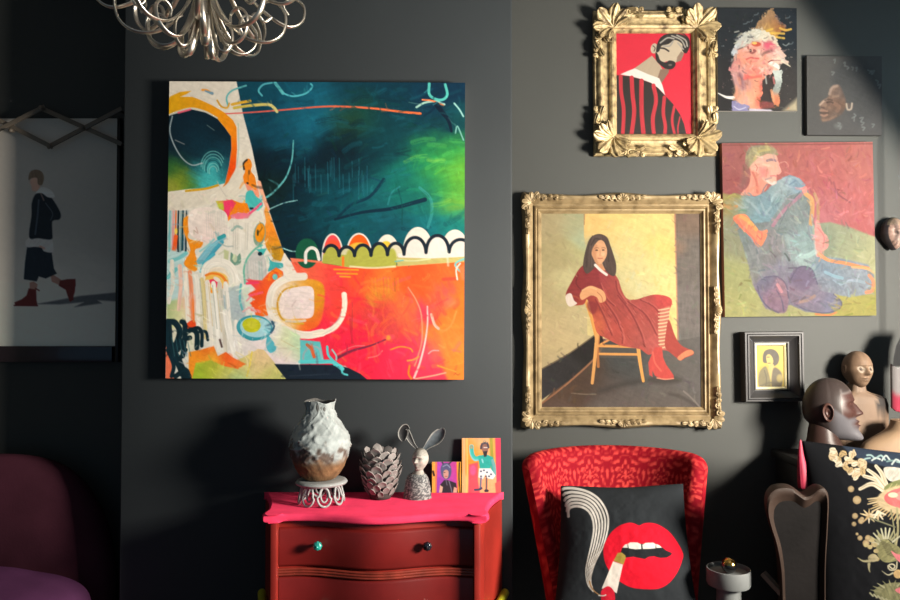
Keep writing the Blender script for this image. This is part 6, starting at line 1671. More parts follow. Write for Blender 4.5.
# --- little mask on the wall
def wall_mask():
    c = P(892, 234, YA - .02); c.y = YA - .022
    H = 16.5 * YA / F; W, D = H * .74, H * .62
    def colf(X, Z, dy, f):
        base = lin((128, 104, 94)) * (.5 + 1.0 * float(fbm(X * 7 + 5, Z * 7 + 3, 9)))
        if dy > -.35: base = lin((48, 45, 48)) * (.6 + .6 * float(fbm(X * 9, Z * 9, 4)))
        if Z > .5 and dy < -.1: base = base * .6 + lin((150, 138, 110)) * .5 * float(fbm(X * 8, Z * 8, 6))
        for s in (-1, 1):
            k = g2(X, Z, s * .36, .02, .18, .16); base = base * (1 - .85 * k)
        k = g2(X, Z, 0, -.22, .10, .12); base = base * (1 - .8 * k)
        if -.75 < Z < -.45 and dy < -.3: base = base * (.6 + .7 * (sin(X * 24) > -.2))
        return base
    rows, cols = head_grid(W, D, H, colf, nose=.25, jaw=.48, chin=.3, lips=.2, n=90, m=70)
    M = Matrix.Translation(c) @ Matrix.Rotation(math.radians(26), 4, 'Z')
    pts = []
    for r in rows:
        pts.append([Vector(((M @ p).x, min((M @ p).y, YA - .002), (M @ p).z)) for p in r])
    mb = MB(); mb.grid(pts, cv=True, cols=cols)
    o = mb.build('wall_mask', mat_attr('tarnished_metal_mask', rough=.5, bump=.6, bscale=60, metal=.1), paint=True, origin=c)
    tag(o, 'small tarnished skull mask hung on the wall right of the reclining man', 'mask')
wall_mask()

# --- hare-eared bust on the chest of drawers
def hare_bust():
    Y = 2.50
    c = on_top(417.5, Y); sc = Y / F
    t = empty('hare_sculpture', c, 'grey and white bust with long hare ears on the chest of drawers', 'sculpture')
    m_cl = mat_attr('crackled_white_clay', rough=.6, bump=.35, bscale=80)
    H_ = lambda py: P(417, py, Y).z
    prof = [(13.2, 500), (13.8, 497), (13.6, 492), (12.6, 486), (11.4, 480), (9.8, 476), (8.0, 474)]
    rows, cols = [], []
    n = 64
    pr = [(0, DZ)] + [(r * sc, max(DZ, H_(py))) for r, py in prof] + [(6.4 * sc, H_(473.2))]
    pr = [(r, z) for r, z in pr]
    pr = catmull(pr, .003)
    for (r, z) in pr:
        row, cr = [], []
        for j in range(n):
            a = 2 * pi * j / n
            k = float(fbm(a * 9, z * 240, 3)); k2 = float(vnoise(a * 14, z * 420, 8))
            row.append((c.x + r * cos(a), c.y + r * .85 * sin(a), z))
            cr.append(lin((150, 152, 150)) * (.7 + .5 * k) if k2 < .60 and k < .54 else lin((70, 72, 74)))
        rows.append(row); cols.append(cr)
    mb = MB(); mb.grid(rows, cv=True, cols=cols); mb.build('body', m_cl, t, paint=True)
    # head and neck
    hc = P(420.5, 459, Y); hc.y = Y - .004
    H = 11.2 * sc; W, D = H * .70, H * .80
    def colf(X, Z, dy, f):
        k = float(fbm(X * 5, Z * 5, 6)); b_ = lin((166, 162, 154)) * (.45 + .9 * k)
        for s in (-1, 1): b_ = b_ * (1 - .85 * g2(X, Z, s * .36, .12, .18, .07) * (dy < 0))
        b_ = b_ * (1 - .6 * g2(X, Z, 0, -.45, .24, .03) * (dy < 0))
        if Z > .40: b_ = b_ * (.45 + .5 * k)
        return b_
    rows, cols = head_grid(W, D, H, colf, n=80, m=60, nose=1.3, lips=1.5, jaw=.36, chin=1.3)
    M = Matrix.Translation(hc) @ Matrix.Rotation(math.radians(-28), 4, 'Z')
    mb = MB(); mb.grid([[M @ p for p in r] for r in rows], cv=True, cols=cols)
    tube_col(mb, [Vector((hc.x - .002, Y, H_(463))), Vector((hc.x - .005, Y, H_(470))), Vector((c.x + .002, Y, H_(475)))], [4.2 * sc, 4.2 * sc, 6.8 * sc], 24, lambda p, a: lin((150, 146, 138)))
    mb.build('head', m_cl, t, paint=True)
    def hare_ear(pts, wid, name, dark, twist):
        path = [P(x, y, Y + d) for x, y, d in pts]
        path = [Vector(p) for p in catmull(path, .003)]
        k = len(path); rows, cols = [], []
        for i, p in enumerate(path):
            t_ = i / (k - 1)
            tg = (path[min(k - 1, i + 1)] - path[max(0, i - 1)]).normalized()
            side = tg.cross(Vector((sin(twist), -cos(twist), 0))).normalized(); nrm = side.cross(tg)
            w_ = wid * sc * (.30 + .9 * sin(pi * min(1, .05 + t_ * .93)) ** 1.2 * (t_ * .9 + .25)) if t_ < .97 else wid * sc * .28
            ring, rc = [], []
            for j in range(24):
                a = 2 * pi * j / 24
                q, h = cos(a), sin(a)
                cup = .45 * w_ * (q * q) if True else 0
                ring.append(p + side * w_ * q + nrm * (cup + (.0016 + .0006) * h - .3 * w_))
                inner = h > 0
                base = (lin((140, 140, 136)) if name != 'ear_tip' else lin((16, 17, 19))) if not inner else (lin((15, 16, 19)) if dark else lin((80, 88, 94)))
                if abs(q) > .86: base = lin((140, 140, 136))
                rc.append(base * (.8 + .4 * float(vnoise(t_ * 12, q * 3, 5))))
            rows.append(ring); cols.append(rc)
        mb = MB(); mb.grid(rows, cv=True, cols=cols)
        for r_, c_ in ((rows[0], cols[0]), (rows[-1], cols[-1])):
            k_ = len(mb.v); mb.v += r_; mb.c += c_; mb.f.append(tuple(range(k_, k_ + 24)))
        mb.build(name, m_cl, t, paint=True)
    hare_ear([(417.5, 449, 0), (413, 444, 0), (409, 437, 0), (405.5, 429, 0), (402.5, 425, -.003)], 3.4, 'ear', True, .35)
    hare_ear([(408.5, 429.5, -.004), (406, 427, -.006), (403.8, 430, -.008), (402.8, 436, -.008), (403.5, 441, -.007)], 5.4, 'ear_tip', True, 0)
    hare_ear([(424.5, 449.5, 0), (428.5, 445, 0), (433, 441, 0), (438, 436, 0), (442, 431, 0), (442.5, 428, 0)], 6.6, 'ear', False, -.35)
hare_bust()

# --- the two little boards leaning on the chimney breast
def board(name, p, px, Y, lean, gain, label):
    tl, tr, br, bl = px
    a, b_ = P(*bl, Y), P(*br, Y)
    w = (b_ - a).length; h = P(*tl, Y + .01).z - DZ
    me = paint_mesh(name, p.colours(gain), canvas_fn((0, 0, h / 2), w, h, 0), edge=(0, .006, 0), edge_col=(.5, .42, .3))
    o = link(name, me, m_print, smooth=False); o.location = ((a.x + b_.x) / 2, Y, DZ + .001); o.rotation_euler = (-lean, 0, 0)
    tag(o, label, 'painting')
board('small_painting', paint_purple_woman(), ((432, 462), (461, 462), (461, 494), (432, 494)), 2.563, .10, .78, 'smallest painting, a woman on purple, leaning beside the hare')
board('small_painting', paint_teal_figure(), ((462, 438.5), (500.5, 438.5), (501, 493.5), (462, 493.5)), 2.563, .085, .78, 'small painting of a waving figure in a teal top, standing at the chest end')
# ------------------------------------------------------------------ red damask chair
def damask(u, v):
    """0..1 motif strength on the cloth; u across (metres, 0 = middle), v up (metres)"""
    P_ = .150
    x = abs(((u + P_ / 2) % P_) - P_ / 2); row = math.floor((v) / .150); y = v - row * .150
    if row % 2: x = P_ / 2 - x
    cx, cy = 0, .075
    r = math.hypot(x, (y - cy) * .85); a = math.atan2(y - cy, x)
    s = sin(r * 250 + 1.8 * cos(6 * a)) * .5 + .5
    s2 = sin(5 * a * 2 + r * 90) * .5 + .5
    f = float(fbm(x * 95, y * 95, 3, 2))
    k = s * .46 + s2 * .30 + f * .62
    ring = math.exp(-((r - .064) / .006) ** 2)
    return min(1, max(0, (k - .70) * 5)) * (1 - .7 * ring)
m_damask = mat_attr('crimson_devore_velvet', rough=.8, bump=.25, bscale=320, spec=.1)
m_redplain = mat('crimson_velvet', (86, 8, 20), rough=.85, var=.12, spec=.1)
def damask_chair():
    CXc = P(616, 500, 2.6).x
    t = empty('armchair', (CXc, 2.45, 0), 'crimson damask armchair with a flared back below the gilt-framed portrait', 'armchair')
    nu, nv = 170, 120
    Z0 = .30
    def mid(s, h):
        """centre surface of the shell: s -1..1 round the back, h 0..1 up"""
        fl = .207 + .094 * h ** 1.15
        ang = s * math.radians(74)
        x = fl * sin(ang) / sin(math.radians(74))
        yb = 2.67 + .12 * h
        dep = .215 - .01 * h
        y = yb - dep * (1 - cos(ang)) / (1 - cos(math.radians(74)))
        zt = .868 + .003 * cos(s * pi / 2) - .016 * max(0, (abs(s) - .80) / .2) ** 2
        return Vector((CXc + x, y, Z0 + (zt - Z0) * h))
    red, coral = lin((122, 8, 24)), lin((186, 58, 54))
    def nrm(s, h):
        e = 1e-3
        a = mid(min(1, s + e), h) - mid(max(-1, s - e), h); b_ = mid(s, min(1, h + e)) - mid(s, max(0, h - e))
        return a.cross(b_).normalized()                # points to the sitter
    T = .036
    rows, cols = [], []
    for i in range(nu):
        s = -1 + 2 * i / (nu - 1)
        s = math.copysign(1 - (1 - abs(s)) ** 1.0, s)
        e = abs(s); te = T * (math.sqrt(max(0, 1 - ((e - .90) / .10) ** 2)) if e > .90 else 1); te = max(te, .0005)
        row, cr = [], []
        arc = s * .40
        for j in range(nv):
            h = j / (nv - 1); m_ = mid(s, h); n_ = nrm(s, h)
            if n_.y > 0 and abs(s) < .5: n_ = -n_
            row.append(m_ + n_ * te)
            k = damask(arc, h * .6); cr.append(red * (1 - k) + coral * k)
        m1 = mid(s, 1); n1 = nrm(s, 1); up = (mid(s, 1) - mid(s, .97)).normalized()
        for q in range(1, 10):
            a = pi * q / 10
            row.append(m1 + n1 * te * cos(a) + up * te * .9 * sin(a)); k = damask(arc, .6 + .012 * q); cr.append(red * (1 - k) + coral * k)
        for j in range(nv // 4 - 1, -1, -1):
            h = j / (nv // 4 - 1); row.append(mid(s, h) - nrm(s, h) * te); k = damask(arc, h * .6 + .1); cr.append(red * (1 - k) + coral * k)
        rows.append(row); cols.append(cr)
    mb = MB(); mb.grid(rows, cv=True, cols=cols)
    mb.build('backrest', m_damask, t, paint=True)
    mb = MB(); mb.box((CXc - .19, 2.10, .28), (CXc + .19, 2.60, .385), bev=.04, seg=4); mb.build('seat', m_redplain, t, angle=60)
    m_leg = mat('dark_turned_leg', (40, 26, 20), rough=.4)
    for x in (-.17, .17):
        for y in (2.14, 2.56):
            mb = MB(); mb.lathe([(.013, 0), (.024, .285)], (CXc + x, y, 0), n=18); mb.build('leg', m_leg, t)
damask_chair()

# ------------------------------------------------------------------ cushions
def pillow(name, painter, gain, tl, tr, br, bl, thick, material, parent=None, back_col=(.02, .02, .025), sag=.03, puff=.55, sat=1.0):
    """tl..bl are world corners; the front carries the picture, the back is plain"""
    c = [np.array(q) for q in (tl, tr, br, bl)]
    n = np.cross(c[1] - c[0], c[3] - c[0]); n = n / np.linalg.norm(n)
    if n[1] > 0: n = -n
    def shape(nx, ny):
        u = np.linspace(0, 1, nx)[None, :] + np.zeros((ny, 1)); v = np.linspace(0, 1, ny)[:, None] + np.zeros((1, nx))
        a, b_ = 2 * u - 1, 2 * v - 1
        # edges bow inwards between the corners
        uu = .5 + .5 * a * (1 - sag * (1 - b_ ** 2)); vv = .5 + .5 * b_ * (1 - sag * (1 - a ** 2) ** 2)
        base = (c[0] * ((1 - uu) * (1 - vv))[..., None] + c[1] * (uu * (1 - vv))[..., None] + c[2] * (uu * vv)[..., None] + c[3] * ((1 - uu) * vv)[..., None])
        h = thick * ((1 - a ** 2) * (1 - b_ ** 2)) ** puff
        wr = (fbm(u * 5 + 3, v * 5, 17) - .5) * .018 * (1 - np.abs(a) ** 4) * (1 - np.abs(b_) ** 4)
        return base, h, base + n * (h + wr)[..., None] + n * .002
    Paint.grid_fn = lambda nx, ny: to_px(shape(nx, ny)[2])
    p = painter()
    Paint.grid_fn = None
    L = p.colours(gain, sat)
    ny, nx = L.shape[:2]
    base, h, fr = shape(nx, ny)
    st = 4
    bk = base[::st, ::st] - n * (h * .8)[::st, ::st, None] - n * .002
    me_v = fr.reshape(-1, 3); q = []
    j, i = np.meshgrid(np.arange(ny - 1), np.arange(nx - 1), indexing='ij'); k = (j * nx + i).ravel()
    q = np.stack([k, k + nx, k + nx + 1, k + 1], axis=1)
    by, bx = bk.shape[:2]; off = len(me_v)
    j, i = np.meshgrid(np.arange(by - 1), np.arange(bx - 1), indexing='ij'); k = off + (j * bx + i).ravel()
    q2 = np.stack([k, k + 1, k + bx + 1, k + bx], axis=1)
    ring = lambda X, Y, o: np.concatenate([o + np.arange(X), o + np.arange(1, Y) * X + X - 1, o + (Y - 1) * X + np.arange(X - 2, -1, -1), o + np.arange(Y - 2, 0, -1) * X])
    vs = np.concatenate([me_v, bk.reshape(-1, 3)])
    # seam: strip of front rim duplicated backwards a little
    r = ring(nx, ny, 0); o2 = len(vs)
    vs = np.concatenate([vs, vs[r], vs[r] - n * .012])
    m_ = len(r); kk = np.arange(m_); k2 = (kk + 1) % m_
    q3 = np.stack([o2 + kk, o2 + k2, o2 + m_ + k2, o2 + m_ + kk], axis=1)
    qs = np.concatenate([q, q2, q3])
    me = bpy.data.meshes.new(name)
    me.vertices.add(len(vs)); me.vertices.foreach_set('co', vs.ravel())
    me.loops.add(len(qs) * 4); me.loops.foreach_set('vertex_index', qs.ravel().astype(np.int32))
    me.polygons.add(len(qs)); me.polygons.foreach_set('loop_start', np.arange(0, len(qs) * 4, 4, dtype=np.int32))
    at = me.attributes.new('paint', 'FLOAT_COLOR', 'POINT')
    ca = np.concatenate([L.reshape(-1, 3), np.zeros((by * bx, 3)) + np.array(back_col), L.reshape(-1, 3)[r], np.zeros((m_, 3)) + np.array(back_col)])
    arr = np.ones((len(vs), 4)); arr[:, :3] = ca; at.data.foreach_set('color', arr.ravel())
    me.update(calc_edges=True); me.validate()
    return link(name, me, material, parent)
m_cush = mat_attr('woven_cushion_cotton', rough=.9, bump=.25, bscale=420, spec=.08)

def paint_lips():
    p = Paint((561, 486), (685, 484), (703, 622), (552, 626), 2.4, (44, 48, 52))
    p.wash([(600, 520, 80, (44, 48, 52)), (680, 600, 60, (46, 50, 54))], tex=.02)
    # smoke
    W_, G_ = (226, 220, 212), (44, 48, 52)
    top = [(561.5, 487), (566, 485.8), (577, 487), (590, 491), (601, 499), (608.5, 512), (609.5, 526), (605, 544), (598, 558), (593, 570), (591, 580), (593, 588), (600, 594), (606, 597)]
    bot = [(569, 519), (568.5, 512), (572, 508.5), (579, 508), (586, 511), (591, 518), (592.5, 530), (590, 545), (586.5, 560), (585, 572), (587, 584), (592, 591), (599, 596), (605, 598)]
    t_, b_ = np.array(catmull(top, 2.0)), np.array(catmull(bot, 2.0))
    rs = lambda q, n: np.array([q[int(round(k))] for k in np.linspace(0, len(q) - 1, n)])
    t_, b_ = rs(t_, 70), rs(b_, 70)
    p.fill([tuple(q) for q in np.concatenate([t_, b_[::-1]])], (30, 32, 36), soft=.8, tex=.02)
    for k in range(6):
        f = (k + .5) / 6
        line = t_ * (1 - f) + b_ * f
        p.stroke([tuple(q) for q in line[: 62]], 2.9, W_, t0=1, t1=.30, sm=False, tex=.06)
    for k in range(14):
        i = 40 + k * 2; 
        if i < 68: p.stroke([tuple(t_[i]), tuple(b_[i])], .6, (150, 120, 90), a=.35, sm=False)
    p.stroke([tuple(q) for q in (t_ * .5 + b_ * .5)[56:]], 1.6, (170, 130, 90), sm=False, t1=.4)
    # lips: zoom scale 4.8 from (550, 475)
    z = lambda *a: [(550 + x / 4.8, 475 + y / 4.8) for x, y in a]
    RD = (228, 24, 48)
    p.fill(z((256, 375), (262, 330), (290, 280), (330, 245), (375, 229), (405, 232), (428, 242), (450, 232), (480, 229), (520, 238), (570, 270), (610, 320), (638, 375), (635, 410), (610, 470), (570, 520), (520, 546), (450, 548), (390, 540), (340, 515), (300, 480), (268, 430)), RD, sm=True, soft=.8, tex=.025)
    p.fill(z((345, 352), (362, 340), (375, 335), (440, 330), (500, 330), (530, 340), (556, 362), (585, 374), (582, 384), (560, 396), (530, 398), (500, 390), (475, 392), (455, 403), (430, 398), (400, 392), (362, 396), (340, 372)), (36, 38, 42), soft=.7, tex=.02)
    p.fill(z((348, 348), (360, 334), (372, 330), (373, 350)), (226, 220, 212), tex=.02, soft=.6)
    p.fill(z((374, 330), (386, 323), (420, 324), (437, 332), (438, 355), (410, 357), (378, 352)), (230, 224, 216), sm=False, tex=.02, soft=.6)
    p.fill(z((443, 335), (458, 326), (495, 324), (508, 332), (506, 352), (470, 355), (446, 355)), (230, 224, 216), sm=False, tex=.02, soft=.6)
    p.fill(z((510, 332), (524, 336), (538, 349), (510, 350)), (226, 220, 212), tex=.02, soft=.6)
    # cigarette
    p.fill(z((305, 412), (325, 374), (345, 372), (362, 386), (364, 398), (352, 430)), (172, 146, 66), soft=.6, tex=.05)
    p.fill(z((248, 545), (303, 414), (350, 430), (320, 568), (285, 545)), (232, 222, 212), soft=.6, tex=.02)
    p.fill(z((245, 560), (262, 540), (285, 535), (308, 560), (312, 600), (300, 640), (255, 640), (246, 600)), (214, 34, 56), sm=True, soft=.7, tex=.05)
    p.stroke(z((235, 578), (255, 580), (268, 576)), 1.2, (226, 220, 212))
    return p
a_, b_, c_, d_ = P(561, 486, 2.545), P(683, 484, 2.54), P(700, 622, 2.33), P(552, 626, 2.33)
o = pillow('cushion', paint_lips, .54, a_, b_, c_, d_, .085, m_cush, sag=.045)
tag(o, 'black cushion with red lips, cigarette and striped smoke on the crimson armchair', 'cushion')

def paint_floral():
    p = Paint((803, 440), (985, 462), (975, 640), (826, 640), 2.2, (20, 22, 28))
    rnd = random.Random(2)
    p.wash([(850, 520, 90, (20, 22, 28)), (950, 600, 80, (22, 24, 30))], tex=.02)
    IV, GO, PK, GR, CM = (226, 210, 176), (190, 158, 100), (226, 110, 120), (140, 142, 90), (206, 180, 130)
    # pale blue strip along the top edge
    p.fill([(838, 442), (1000, 462), (1000, 478), (890, 468), (862, 461), (848, 452)], (46, 62, 84), soft=2)
    for k in range(26):
        x = 862 + k * 5; y = 456 + (x - 862) * .12
        p.stroke([(x, y + rnd.uniform(-2, 5)), (x + 4, y + rnd.uniform(-4, 3)), (x + 8, y + 2)], 1.8, rnd.choice([(150, 186, 186), (196, 210, 206), (110, 150, 150)]))
    def petal(x, y, r, col, a=None, e=1.5):
        a = rnd.uniform(0, pi) if a is None else a
        p.ell(x, y, r * e, r, col, rot=a, tex=.1, soft=.7); p.stroke([(x - r * cos(a), y - r * sin(a)), (x + r * cos(a), y + r * sin(a))], .7, tuple(c * .6 for c in col), a=.7)
    for (x, y) in ((834, 452), (838, 461), (844, 455), (849, 460), (853, 454), (846, 466), (836, 458), (855, 464), (860, 462), (852, 471), (858, 470), (863, 465), (840, 464), (832, 458), (862, 472), (856, 476)):
        for k in range(3): petal(x + rnd.uniform(-2, 2), y + rnd.uniform(-2, 2), rnd.uniform(1.8, 2.8), rnd.choice([IV, GO, CM, (214, 186, 140)]))
    for (x, y, r) in ((851, 489, 3.2), (857, 500, 4.2), (855, 516, 3), (862, 519, 2.2), (854, 524, 2.4), (861, 521, 3), (860, 538, 2.6), (866, 543, 3.4), (868, 538, 3), (874, 544, 3), (857, 534, 1.5)):
        p.ell(x, y, r, r, (170, 142, 96), tex=.12); p.ell(x, y, r * .6, r * .55, (206, 180, 126), a=.6, soft=1)
    # broad leaves above the big flower
    for pts in ([(860, 489), (872, 484), (884, 490)], [(864, 476), (876, 480), (886, 488)], [(876, 466), (882, 474), (886, 486)], [(868, 470), (876, 476), (884, 486)]): p.stroke(pts, 6.5, IV, t0=.5, t1=.9, tex=.12); p.stroke(pts, .7, (150, 128, 90), a=.7)
    p.fill([(884, 468), (900, 468), (920, 474), (915, 482), (890, 481)], (206, 200, 184), sm=True, tex=.15); p.fill([(884, 488), (892, 482), (905, 480), (925, 488), (920, 494), (890, 492)], (130, 136, 74), sm=True)
    for k in range(6): p.stroke([(888 + k * 5, 490), (892 + k * 5, 484)], .8, (196, 186, 120), a=.8)
    # big shaded flower: fringed outer petals, pink heart
    cx, cy = 915, 496
    for k in range(34):
        a = pi * (.02 + .96 * k / 33) + .05
        r0, r1 = 26, 44 + rnd.uniform(-3, 3)
        p.stroke([(cx - r0 * cos(a) * 1.25, cy + r0 * sin(a) * .55), (cx - r1 * cos(a) * 1.1, cy + r1 * sin(a) * .62)], 2.8, rnd.choice([CM, GO, IV, (176, 150, 96)]), t1=.4, tex=.1)
    p.ell(cx, cy + 4, 38, 16, CM, soft=2, tex=.12); p.ell(cx, cy + 2, 31, 11.5, (226, 96, 96), tex=.08); p.ell(cx + 4, cy, 24, 7.5, (232, 140, 130)); p.ell(cx - 22, cy - 1, 5, 2.6, (226, 210, 170)); p.ell(cx + 8, cy, 14, 4, (150, 60, 60))
    # star leaves under it
    for a in np.linspace(-2.8, 2.2, 9): p.stroke([(869, 516), (869 + 9 * cos(a), 516 + 7 * sin(a))], 3, rnd.choice([IV, GO, CM]), t1=.3)
    for a in np.linspace(.3, 2.2, 4): p.stroke([(878, 512), (878 + 8 * cos(a), 512 + 9 * sin(a))], 3.4, rnd.choice([IV, CM]), t1=.4)
    # stem
    p.stroke([(897, 508), (898, 530), (896, 545)], 2.2, (170, 160, 110)); p.stroke([(891, 510), (894, 528), (895, 545)], 1.4, (150, 146, 100)); p.stroke([(870, 518), (884, 523), (895, 527)], 1.6, (120, 120, 88))
    # serrated leaf fans
    def fan(cx, cy, pts, col, n_teeth):
        p.fill(pts, col, sm=True, tex=.18); 
    p.fill([(878, 534), (884, 536), (892, 543), (900, 548), (902, 558), (892, 562), (884, 562), (878, 556), (876, 545)], (140, 136, 84), sm=True, tex=.2)
    for k in range(10): a = -2.9 + k * .26; p.stroke([(886 + 8 * cos(a), 546 + 8 * sin(a)), (886 + 17 * cos(a), 545 + 17 * sin(a))], 2.2, rnd.choice([(190, 186, 150), (160, 156, 110)]), t1=.7)
    for k in range(8): p.stroke([(880 + k, 540 + k * 2), (890 + k * 1.5, 545 + k * 2)], .8, (96, 92, 60), a=.8)
    for (x, y) in ((872, 540), (875, 545), (870, 547), (876, 551), (873, 556), (877, 559), (866, 545)): p.ell(x, y, 2.6, 2.2, (190, 170, 110), tex=.1)
    p.stroke([(858, 558), (863, 561), (870, 561)], 3, (170, 160, 116), t0=.3); p.stroke([(869, 564), (869, 569), (870, 572)], 3, (170, 160, 116), t1=.3); p.ell(873, 558, 5, 4, (180, 166, 120), tex=.2)
    p.fill([(891, 551), (897, 554), (906, 556), (906, 565), (898, 561)], PK, sm=True); p.ell(910, 560, 9, 6, PK, tex=.1)
    p.stroke([(889, 566), (893, 569), (895, 566), (892, 564), (888, 566), (890, 570), (896, 569), (897, 562)], 1.5, (196, 186, 150)); p.stroke([(882, 571), (888, 575), (893, 573)], 1.8, (190, 180, 144), t0=.3); p.ell(898, 574, 4.5, 4.5, (206, 166, 100), tex=.15)
    p.fill([(874, 592), (880, 586), (890, 583), (902, 583), (910, 590), (905, 600), (885, 602)], (130, 128, 84), sm=True, tex=.2)
    for k in range(9): a = -2.9 + k * .3; p.stroke([(892 + 12 * cos(a), 594 + 9 * sin(a)), (892 + 22 * cos(a), 593 + 13 * sin(a))], 2, rnd.choice([(180, 176, 130), (150, 146, 100)]), t1=.3)
    for k in range(8): p.stroke([(870 + k * 4, 593 + k * 1.5), (873 + k * 4, 596 + k * 1.5)], 1.8, (176, 172, 130))
    p.fill([(895, 590), (902, 587), (910, 590), (902, 594)], (226, 110, 120), sm=True)
    for k in range(14):
        x, y = rnd.uniform(915, 965), rnd.uniform(530, 625)
        for q in range(5): petal(x + 5 * cos(q * 1.26), y + 5 * sin(q * 1.26), 3, rnd.choice([IV, GO, PK, GR]))
    return p
a_, b_, c_, d_ = P(803, 441, 2.46), P(985, 461, 2.44), P(975, 640, 2.29), P(826, 640, 2.31)
o = pillow('cushion', paint_floral, .36, a_, b_, c_, d_, .085, m_cush, sag=.012, sat=.78)
tag(o, 'large black floral cushion with a pink corner tassel', 'cushion')
# tassel on its corner
m_tas = mat('pink_silk_tassel', (150, 34, 60), rough=.6, var=.15, vscale=30, stretch=(6, 6, 1))
mb = MB(); Yt = 2.445
prof = [(0, 439.5), (1.0, 441), (1.7, 446), (2.6, 454), (3.8, 463), (4.9, 472), (5.6, 480), (5.9, 486), (5.5, 488)]
path = [P(800.5 + max(0, (py - 452)) * .11, py, Yt) for r, py in prof]
rows = []
for (r, py), c in zip(prof, path):
    rows.append([c + Vector((max(.0004, r * Yt / F) * cos(2 * pi * j / 40) * (1 + .10 * cos(10 * 2 * pi * j / 40)), max(.0004, r * Yt / F) * .8 * sin(2 * pi * j / 40), .0015 * sin(j * 2.1) * (py > 486))) for j in range(40)])
mb.grid(rows, cv=True)
k_ = len(mb.v); mb.v += [tuple(q) for q in rows[-1]]; mb.c += [mb.col] * 40; mb.f.append(tuple(range(k_, k_ + 40)))
tag(mb.build('tassel', m_tas, o), 'pink tassel')

# ------------------------------------------------------------------ brown leather chair under the floral cushion
m_leather = mat('worn_brown_leather', (40, 30, 25), rough=.6, var=.25, vscale=7, bump=.2, bscale=60, spec=.14)
def leather_chair():
    x0 = P(795, 550, 2.12).x
    t = empty('leather_armchair', (1.5, 2.4, 0), 'worn brown leather armchair under the floral cushion', 'armchair')
    # scroll arm: front profile in pixels, swept towards the back
    Y0 = 2.22
    pr = [(783, 640), (782, 600), (780.5, 570), (776, 545), (770.5, 527), (767, 512), (768, 499), (774, 491), (783, 488.5), (793, 489.5), (800, 494), (806, 497.5), (813, 495), (820, 489.5), (826, 490), (829, 500), (828, 530), (826, 570), (826, 640)]
    pr = catmull(pr, 2.5)
    pts = [P(x, y, Y0) for x, y in pr]
    c = sum(pts, Vector()) / len(pts)
    rows = []
    zf = lambda p: p.z
    for (d, s) in ((.016, .78), (.006, .88), (0, .95), (.004, 1.0), (.03, 1.0), (.07, .985), (.11, .95), (.15, .86)):
        rows.append([Vector((c.x + (p.x - c.x) * s + d * .30, Y0 + d, c.z + (p.z - c.z) * (s if p.z > c.z else 1))) for p in pts])
    mb = MB(); mb.grid(rows)
    # puckered front panel, the same leather darkened for the shade on it
    arm = mb.build('arm', m_leather, t, angle=55)
    mb = MB(); mb.v = list(rows[0]); mb.c = [mb.col] * len(mb.v); mb.f.append(tuple(range(len(mb.v) - 1, -1, -1)))
    mb.build('front_panel', mat('shaded_brown_leather', (15, 13, 13), rough=.7, var=.3, vscale=6, bump=.2, bscale=60, spec=.08), arm, smooth=False)
    # far arm, back and seat, out of the picture or behind the cushion
    mb = MB(); mb.box((1.97, 2.24, .22), (2.12, 2.55, .74), bev=.06, seg=4); mb.build('arm', m_leather, t, angle=60)
    mb = MB(); mb.box((1.13, 2.55, .22), (2.12, 2.615, .74), bev=.025, seg=4); mb.build('backrest', m_leather, t, angle=60)
    mb = MB(); mb.box((1.125, 2.10, .22), (1.96, 2.545, .355), bev=.05, seg=4); mb.build('seat', m_leather, t, angle=60)
    a, b_ = P(763, 573, 2.30), P(800, 613, 2.24)  # loose wooden bar beside the chair, grouped with its parts
    mb = MB(); mb.tube([a, a.lerp(b_, .5), b_], .011, n=4, up=(0, 1, 0))
    tag(mb.build('side_bar', mat('dull_pale_wood', (104, 92, 82), rough=.6, var=.15), t, angle=30), 'slanting pale wooden bar')
    m_l = mat('black_chair_foot', (24, 20, 18), rough=.4)
    for x in (1.16, 2.04):
        for y in (2.26, 2.52):
            mb = MB(); mb.lathe([(.02, 0), (.03, .23)], (x, y, 0), n=16); mb.build('leg', m_l, t)
leather_chair()
# ------------------------------------------------------------------ grey pedestal with a brass ball
m_ped = mat('grey_stoneware', (98, 101, 101), rough=.6, var=.08, vscale=20)
m_brass = mat('polished_brass', (196, 158, 84), rough=.16, metal=1.0)
m_black = mat('black_enamel', (16, 16, 18), rough=.2, coat=.4)
Yp = 2.32; cp = P(728.5, 568, Yp); rp = 21 * Yp / F
t = empty('pedestal_stand', (cp.x, Yp, 0), 'small round grey pedestal stand beside the crimson armchair', 'stand')
zt = cp.z
mb = MB(); mb.lathe([(0, zt - .052), (rp * .55, zt - .052), (rp * .96, zt - .050), (rp, zt - .044), (rp, zt - .004), (rp * .985, zt), (rp * .95, zt), (rp * .93, zt - .004), (rp * .92, zt - .012), (0, zt - .012)], (cp.x, Yp, 0), n=56); mb.build('tray', m_ped, t, angle=40)
mb = MB(); mb.lathe([(0, .0), (rp * 1.05, 0), (rp * 1.05, .015), (rp * .62, .03), (rp * .56, .06), (rp * .56, zt - .052)], (cp.x, Yp, 0), n=48); mb.build('column', m_ped, t, angle=40)
rb = 6.6 * Yp / F
bc = Vector((cp.x - .002, Yp - .01, zt - .012 + rb * 1.12))
t = empty('ball_ornament', (bc.x, bc.y, zt - .012), 'black ball with a brass cap resting in the grey pedestal stand', 'ornament')
mb = MB(); mb.ball(bc, rb * 1.12, sub=4); mb.build('ball', m_black, t)
mb = MB(); Mb = Matrix.Rotation(math.radians(18), 3, 'X')
rows = []
for i in range(12):
    a = i / 11 * 1.05
    rows.append([bc + Mb @ Vector((rb * 1.14 * sin(a) * cos(q), -rb * 1.14 * cos(a) if False else rb * 1.14 * sin(a) * sin(q), rb * 1.14 * cos(a))) for q in [2 * pi * j / 32 for j in range(32)]])
